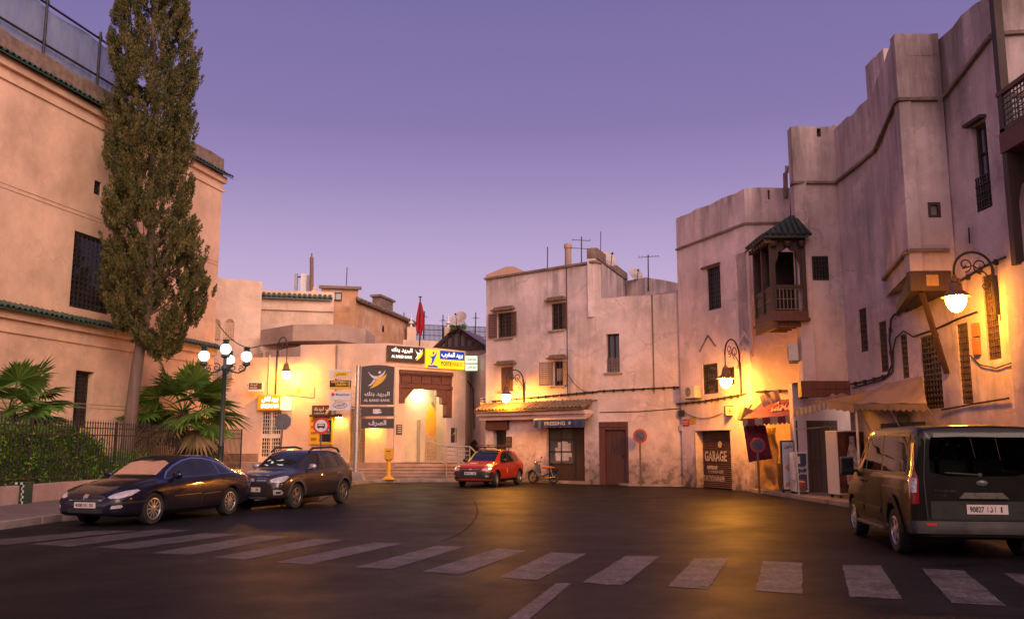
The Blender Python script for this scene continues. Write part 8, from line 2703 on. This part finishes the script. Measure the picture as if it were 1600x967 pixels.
    if adventure:
        S.decal('air_intake', T, [(-.36, .34), (.36, .34), (.46, .60), (-.46, .60)], PLAS, 'F', .006, .05)
        S.decal('skid_plate', T, [(-.42, .30), (.42, .30), (.46, .345), (-.46, .345)], pm('skid_silver', (.4, .38, .37), .35, metal=.6), 'F', .012, .05)
        for z in (.70, .755):
            for sg in (1, -1):
                S.decal('grille_bar', T, [(sg * .12, z + zo), (sg * .40, z + zo), (sg * .40, z + .022 + zo), (sg * .12, z + .022 + zo)], CHROME, 'F', .010, .05)
        for sg in (1, -1):
            S.decal('fog_light', T, [(p[0] * sg, p[1]) for p in [(-.18, .40), (.03, .40), (.07, .46), (.0, .52), (-.20, .53)]], pm('fog_trim', (.5, .47, .46), .3, metal=.5), 'A', .008, .05, az=.55 * sg, ref=(1.95, .76 * sg))
            S.decal('fog_lens', T, [(p[0] * sg, p[1]) for p in [(-.13, .43), (-.02, .43), (-.0, .48), (-.12, .49)]], PLAS, 'A', .014, .04, az=.55 * sg, ref=(1.95, .76 * sg))
        plate(T, S, True, .53, (('15280', .06, .5), ('|', .54, .56), ('42', .74, .92)))
        m = MB(); m.tube([(-1.2, -.45, 1.53), (-1.2, .45, 1.53)], .02, 6); 
        for k in range(5): m.lathe([(.03, 0), (.05, .05), (.02, .09)], (-1.1, -.4 + k * .2, 1.535), 8)
    else:
        S.decal('bumper_front', T, [(-.62, .34), (.62, .34), (.66, .62), (.52, .655), (-.52, .655), (-.66, .62)], PLAS, 'F', .007, .05)
        for sg in (1, -1):
            S.decal('bumper_corner', T, [(p[0] * sg, p[1]) for p in [(-.3, .32), (.26, .32), (.26, .60), (-.3, .63)]], PLAS, 'A', .0075, .05, az=.8 * sg, ref=(1.95, .76 * sg))
            S.decal('fog_light', T, [(p[0] * sg, p[1]) for p in [(-.16, .42), (-.04, .42), (-.04, .47), (-.16, .47)]], LAMPW, 'A', .014, .05, az=.45 * sg, ref=(1.95, .76 * sg))
        S.decal('grille_bar', T, [(-.42, .715), (.42, .715), (.42, .73), (-.42, .73)], CHROME, 'F', .010, .05)
        plate(T, S, True, .555, (('48216', .06, .5), ('|', .54, .56), ('15', .74, .92)))
        for sg in (1, -1):
            S.decal('door_emblem', T, [(.25 + .07 * math.cos(t), .64 + .12 * math.sin(t)) for t in [2 * PI * k / 10 for k in range(10)]], pm('taxi_yellow', (.6, .35, .03), .6), 'L' if sg > 0 else 'R', .012, .05)
        S.decal('bonnet_sticker', T, [(1.35, .05), (1.7, .05), (1.7, -.28), (1.35, -.28)], pm('taxi_cream', (.55, .38, .2), .5), 'T', .005, .06)
        S.decal('sun_strip', T, [(.95, -.58), (.55, -.56), (.3, -.53), (.35, -.46), (.6, -.49), (.95, -.5)], pm('taxi_lime', (.5, .55, .04), .5), 'T', .009, .05)
        S.decal('roof_panel', T, [(.26, .53), (.20, 0), (.26, -.53), (-.9, -.54), (-.9, .54)], PLAS, 'T', .005, .06)
        m = MB()
        for x in (-.75, .05):
            m.bar((x, -.56, 1.60), (x, .56, 1.60), .03)
            for sg in (1, -1): m.bar((x, sg * .54, 1.44), (x, sg * .54, 1.61), .03)
        for sg in (1, -1): m.bar((-1.0, sg * .52, 1.70), (.3, sg * .52, 1.70), .035); m.bar((-1.0, sg * .52, 1.625), (.3, sg * .52, 1.625), .03)
        for k in range(9): m.bar((-1.0 + k * .1625, -.52, 1.635), (-1.0 + k * .1625, .52, 1.635), .022)
        for x in (-1.0, .3): m.bar((x, -.52, 1.70), (x, .52, 1.70), .03)
        for x in (-1.0, .3):
            for sg in (1, -1): m.bar((x, sg * .52, 1.62), (x, sg * .52, 1.70), .03)
        m.build('roof_rack', W_MID, T)
    r = .325
    for x in (1.295, -1.295):
        for sg in (1, -1): wheel(T, x, sg * (.735 if not adventure else .745), r if not adventure else .335, .2, 5 if adventure else 7, ALLOYD if adventure else ALLOY, steer if x > 0 else 0, .64, .07 if adventure else .06, cap=not adventure)
    return T, S
BROWN = paint('paint_brown', (.045, .034, .030), rough=.32, metal=.35)
hatch('parked_car', 'grey brown hatchback with roof rails parked behind the dark blue saloon', (-5.87, 24.5), (-5.07, 26.963), BROWN, True)
REDP = paint('paint_taxi_red', (.50, .035, .012), rough=.35, coat=.6)
T_, S_ = hatch('taxi', 'red taxi hatchback with black bumper and wooden roof rack before the bank steps', (-.72, 37.77), (.225, 40.18), REDP, False, .18)
T_['category'] = 'taxi'

# ---------------- dark passenger van, seen from behind
VANP = paint('paint_van', (.008, .0068, .006), rough=.5, metal=0, coat=.5)
VN = mk_car('passenger_van', 'dark grey passenger van seen from behind at the right kerb', (6.593, 17.386), (6.15, 14.49), .86)
VN['category'] = 'van'
S = Shell([(-2.555, .46, 1.12, 1.80, .78, .90, .86, .76), (-2.54, .38, 1.18, 1.88, .84, .94, .90, .79), (-2.49, .33, 1.20, 1.935, .87, .965, .925, .80), (-2.35, .30, 1.21, 1.965, .88, .975, .935, .81), (-1.9, .27, 1.215, 1.98, .88, .985, .94, .82), (-1.0, .26, 1.215, 1.99, .88, .985, .94, .82), (-.1, .26, 1.21, 1.985, .88, .985, .94, .82),
           (.5, .26, 1.20, 1.95, .88, .985, .94, .80), (.9, .26, 1.18, 1.82, .88, .985, .935, .77), (1.3, .26, 1.15, 1.57, .88, .98, .93, .75), (1.65, .27, 1.10, 1.30, .87, .97, .90, .74), (1.9, .27, 1.04, 1.17, .85, .95, .87, .72), (2.15, .28, .95, 1.07, .80, .90, .80, .66), (2.32, .30, .82, .93, .70, .80, .70, .58), (2.40, .34, .62, .74, .58, .68, .60, .5), (2.42, .4, .5, .6, .5, .6, .55, .45)], .07, nx=110)
w1 = [(1.28, 1.27), (.42, 1.25), (.42, 1.80), (.66, 1.79), (.95, 1.62)]
w2 = [(.34, 1.25), (-.70, 1.25), (-.70, 1.82), (.34, 1.81)]
w3 = [(-.80, 1.25), (-2.16, 1.27), (-2.18, 1.40), (-2.12, 1.80), (-.80, 1.82)]
wb = [(-.70, 1.28), (-.45, 1.22), (.45, 1.22), (.70, 1.28), (.69, 1.60), (.66, 1.78), (-.66, 1.78), (-.69, 1.60)]
S.body('body', VN, VANP, ((1.465, .40), (-1.465, .40)), ARCH, [(w, 'y', -1.3, 1.3) for w in (w1, w2, w3)] + [(wb, 'x', -2.9, 2.2)])
def glass_see():
    m, t, b = newmat('tinted_glass')
    tr = nd(t, 'ShaderNodeBsdfTransparent'); gl = nd(t, 'ShaderNodeBsdfGlossy'); mx = nd(t, 'ShaderNodeMixShader'); fr = nd(t, 'ShaderNodeFresnel')
    g = nd(t, 'ShaderNodeTexCoord')
    t.links.new(mixc(t, noise_fac(t, g.outputs['Object'], 2, .3, .7), (.34, .42, .34), (.42, .48, .40)), tr.inputs[0])
    gl.inputs['Roughness'].default_value = .02; fr.inputs[0].default_value = 1.5
    t.links.new(fr.outputs[0], mx.inputs[0]); t.links.new(tr.outputs[0], mx.inputs[1]); t.links.new(gl.outputs[0], mx.inputs[2])
    t.links.new(mx.outputs[0], t.nodes['Material Output'].inputs[0])
    return m
VGL = glass_see()
for x, ys in ((-1.35, (-.5, .02, .52)), (-.35, (-.5, .02, .52)), (.62, (-.48, .48))):
    for y in ys:
        m = MB(); m.bbox(x - .09, x + .06, y - .22, y + .22, 1.2, 1.45, .05); m.bbox(x - .07, x + .03, y - .11, y + .11, 1.48, 1.66, .04); m.box(x - .03, x, y - .05, y + .05, 1.4, 1.5); m.build('seat', PLASG, VN)
for sg in (1, -1):
    v = 'L' if sg > 0 else 'R'
    S.decal('window_band', VN, [(1.34, 1.245), (.40, 1.225), (-2.22, 1.235), (-2.26, 1.40), (-2.18, 1.845), (-.7, 1.855), (.45, 1.84), (.72, 1.82), (1.02, 1.63)], PLAS, v, .004, .06, holes=[w1, w2, w3])
    D = door(VN, S, [(1.30, .58), (1.22, 1.0), (1.30, 1.20), (.40, 1.20), (.40, .36), (1.02, .36), (1.06, .5)], VANP, sg, .55, 1.05, w1, VANP, VGL)
    D2 = door(VN, S, [(.37, .36), (.37, 1.20), (-.78, 1.20), (-.78, .36)], VANP, sg, .22, 1.05, w2, VANP, VGL)
    S.decal('rear_side_window', VN, w3, VGL, v, .008, .06)
    S.decal('door_track', VN, [(-.80, 1.00), (-2.05, 1.00), (-2.05, 1.035), (-.80, 1.035)], PLAS, v, .006, .06)
    for a, b in ((1.02, .44), (.34, -.76)):
        y = S.y((a + b) / 2, .60, sg); m = MB(); p, q = sorted((y - sg * .02, y + sg * .022)); m.bbox(b, a, p, q, .55, .65, .015); m.build('side_moulding', VANP, D if a > .4 else D2)
    m = MB(); p, q = sorted((sg * .86, sg * 1.03)); m.bbox(-1.0, .9, p, q, .30, .36, .02); m.build('side_step', PLASG, VN)
    # flared rear arch
    R0, R1 = .41, .54
    ar = [(-1.465 + R1 * math.cos(t) * (1.0), .37 + R1 * math.sin(t)) for t in [PI * k / 16 for k in range(17)]] + [(-1.465 + R0 * math.cos(t), .37 + R0 * math.sin(t)) for t in [PI * k / 16 for k in range(16, -1, -1)]]
    S.decal('arch_flare', VN, ar, VANP, v, .028, .05)
    S.decal('tail_light', VN, [(p[0] * sg, p[1]) for p in [(.09, .82), (-.06, .80), (-.07, 1.22), (-.03, 1.30), (-.025, 1.70), (.045, 1.70), (.06, 1.3), (.10, 1.18)]], LAMPR, 'A', .010, .04, az=PI - .60 * sg, ref=(-2.50, .95 * sg))
    S.decal('tail_light_lens', VN, [(p[0] * sg, p[1]) for p in [(.075, .98), (-.045, .98), (-.05, 1.20), (.08, 1.18)]], LAMPW, 'A', .014, .04, az=PI - .60 * sg, ref=(-2.50, .95 * sg))
    # door mirror
    y = S.y(1.15, 1.2, sg)
    m = MB(); p, q = sorted((y + sg * .06, y + sg * .30)); m.bbox(1.12, 1.24, p, q, 1.12, 1.46, .04); m.bar((1.18, y - sg * .02, 1.2), (1.18, y + sg * .1, 1.2), .06, .05)
    o = m.build('mirror', PLAS, VN)
    m = MB(); p, q = sorted((y + sg * .085, y + sg * .275)); m.box(1.112, 1.118, p, q, 1.22, 1.43); m.box(1.112, 1.118, p, q, 1.14, 1.20); m.build('mirror_glass', CGLASS, o)
S.decal('windscreen', VN, [(1.66, .70), (1.70, 0), (1.66, -.70), (.84, -.66), (.80, 0), (.84, .66)], VGL, 'T', .006, .06)
BT = S.decal('tailgate', VN, [(-.76, .60), (.76, .60), (.78, 1.2), (.72, 1.84), (-.72, 1.84), (-.78, 1.2)], VANP, 'B', .008, .06, holes=[wb])
S.decal('tailgate_gap', BT, [(-.775, .585), (.775, .585), (.795, 1.2), (.735, 1.855), (-.735, 1.855), (-.795, 1.2)], PLAS, 'B', .004, .06, holes=[wb])
S.decal('rear_window', BT, wb, VGL, 'B', .014, .06)
S.decal('lower_panel', BT, [(-.72, .60), (.72, .60), (.72, .86), (-.72, .86)], pm('van_lower', (.010, .0095, .009), .4, coat=.3), 'B', .017, .05)
x = S.x(0, .9, False)
m = MB(); m.prism([(-.34, .90), (.34, .90), (.26, .985), (-.26, .985)], 0, .03)
m.v = [Vector((x - .035 - p.y * 1.0, p.x, p.z)) for p in m.v]; m.build('grab_handle', pm('handle_bronze', (.16, .14, .12), .3, metal=.5, coat=.5), BT)
m = MB(); m.v = []; m.lathe([(.075, 0), (.07, .012), (.001, .016)], (0, 0, 0), 20, 'y')
x = S.x(0, 1.10, False)
m.v = [Vector((x - .012 - p.y, p.x * 1.15, 1.12 + p.z * .55)) for p in m.v]; m.build('emblem', pm('emblem_dark', (.12, .12, .13), .25, metal=.6), BT)
x = S.x(.55, 1.0, False)
F = Box((x - .012, .0), -PI / 2)
m = MB(F); lettering(m, 'TOURNEO', -.66, -.34, .985, 1.025, .006, .03); lettering(m, 'CUSTOM', -.66, -.5, .93, .955, .006, .02); m.build('lettering', CHROME, BT)
m = MB(); xx = S.x(.3, 1.23, False); m.bar((xx - .03, .02, 1.24), (xx - .03, .50, 1.27), .018); m.lathe([(.03, 0), (.03, .03)], (xx - .03, .02, 1.24), 10, 'x'); m.build('wiper', PLAS, BT)
S.decal('bumper', VN, [(-.90, .40), (.90, .40), (.92, .575), (-.92, .575)], PLASG, 'B', .025, .06)
for sg in (1, -1):
    S.decal('bumper_corner', VN, [(p[0] * sg, p[1]) for p in [(-.15, .40), (.5, .40), (.5, .57), (-.15, .575)]], PLASG, 'A', .024, .06, az=PI - .9 * sg, ref=(-2.50, .95 * sg))
    S.decal('reflector', VN, [(sg * .66, .51), (sg * .80, .51), (sg * .80, .545), (sg * .66, .545)], pm('reflector_red', (.5, .02, .01), .3, coat=1), 'B', .032, .05)
plate(VN, S, False, .745, (('90827', .07, .42), ('|', .50, .515), (arabic('د'), .56, .63), ('|', .68, .695), ('1', .82, .86)), .56, .135, -.05)
for x in (1.465, -1.465):
    for sg in (1, -1): wheel(VN, x, sg * .865, .345, .225, 10 if x > 0 else 5, ALLOY, 0, .62, .045 if x > 0 else .08, cap=x > 0)

# ---------------- moped by the shop
MP = thing('moped', (1.40, 41.0, 0), 'old moped with an orange seat leaning before the laundry shop window', 'motorbike', None, math.radians(141))
ORG[MP.name] = Vector((0, 0, 0))
lean = Matrix.Rotation(.12, 4, 'X')
def torus(m, c, R, r, n=24, k=8):
    m.tube([(c[0] + R * math.cos(t), c[1], c[2] + R * math.sin(t)) for t in [2 * PI * j / n for j in range(n)]], r, k, closed=True)
for x in (.60, -.58):
    W = thing_part('wheel', MP)
    m = MB(lean); torus(m, (x, 0, .29), .245, .045); m.build('tyre', RUB, W, smooth=60)
    m = MB(lean); torus(m, (x, 0, .29), .195, .018, 20, 6)
    m.lathe([(.05, -.05), (.05, .05)], (x, 0, .29), 10, 'y')
    for j in range(8):
        t = PI * j / 4; m.tube([(x, .0, .29), (x + .19 * math.cos(t), 0, .29 + .19 * math.sin(t))], .012, 4)
    m.build('rim', ALLOYD, W, smooth=50)
    m = MB(lean)
    vs = [(x + .31 * math.cos(t), s_ * .06, .29 + .31 * math.sin(t)) for t in [PI * (.15 + .7 * j / 8) for j in range(9)] for s_ in (-1, 1)]
    m.add(vs, [(2 * j, 2 * j + 1, 2 * j + 3, 2 * j + 2) for j in range(8)]); m.build('mudguard', pm('moped_dark', (.06, .055, .055), .4), MP)
MGR = pm('moped_grey', (.14, .135, .14), .35, coat=.5)
m = MB(lean); m.tube([(.42, 0, .78), (.34, 0, .42), (.05, 0, .36), (-.2, 0, .42), (-.5, 0, .62)], [.05, .06, .06, .05, .03], 8); m.tube([(.60, .06, .29), (.44, .05, .85)], .022, 6); m.tube([(.60, -.06, .29), (.44, -.05, .85)], .022, 6); m.tube([(-.58, .08, .29), (-.42, .08, .66)], .02, 6); m.tube([(-.58, -.08, .29), (-.42, -.08, .66)], .02, 6); m.build('frame', MGR, MP, smooth=50)
m = MB(lean); m.bbox(-.02, .22, -.09, .09, .20, .38, .03); m.tube([(.1, .1, .22), (-.3, .12, .22), (-.75, .12, .28)], .035, 8); m.build('engine', ALLOYD, MP, smooth=50)
m = MB(lean); m.add([(.42, -.2, .85), (.42, .2, .85), (.36, .22, .5), (.36, -.22, .5), (.2, -.18, .3), (.2, .18, .3), (.38, -.2, .85), (.38, .2, .85), (.32, .22, .5), (.32, -.22, .5), (.18, -.18, .3), (.18, .18, .3)], [(0, 1, 2, 3), (3, 2, 5, 4), (6, 9, 8, 7), (9, 10, 11, 8), (0, 3, 9, 6), (1, 7, 8, 2), (3, 4, 10, 9), (2, 8, 11, 5)]); m.build('leg_shield', MGR, MP)
m = MB(lean); m.bbox(-.52, .08, -.12, .12, .66, .76, .04); m.build('seat', pm('seat_orange', (.45, .13, .03), .5), MP)
m = MB(lean); m.bbox(-.78, -.50, -.1, .1, .64, .68, .015); m.lathe([(.05, -.04), (.05, .04)], (-.78, 0, .6), 10, 'x'); m.build('rack', IRON, MP)
m = MB(lean); m.tube([(.36, -.30, 1.0), (.43, -.12, .97), (.43, .12, .97), (.36, .30, 1.0)], .016, 6); m.tube([(.43, 0, .82), (.43, 0, .98)], .025, 6); m.tube([(.4, -.2, 1.0), (.40, -.26, 1.16)], .008, 4); m.lathe([(.01, -.008), (.05, 0), (.01, .008)], (.40, -.27, 1.19), 10, 'x'); m.build('handlebar', IRON, MP, smooth=50)
m = MB(lean); m.lathe([(.02, -.1), (.075, -.06), (.085, 0), (.08, .02), (.001, .03)], (.50, 0, .90), 14, 'x'); m.build('headlight', CHROME, MP, smooth=40)
m = MB(); m.bar((-.05, .1, .3), (-.12, .28, .01), .025); m.build('kickstand', IRON, MP)
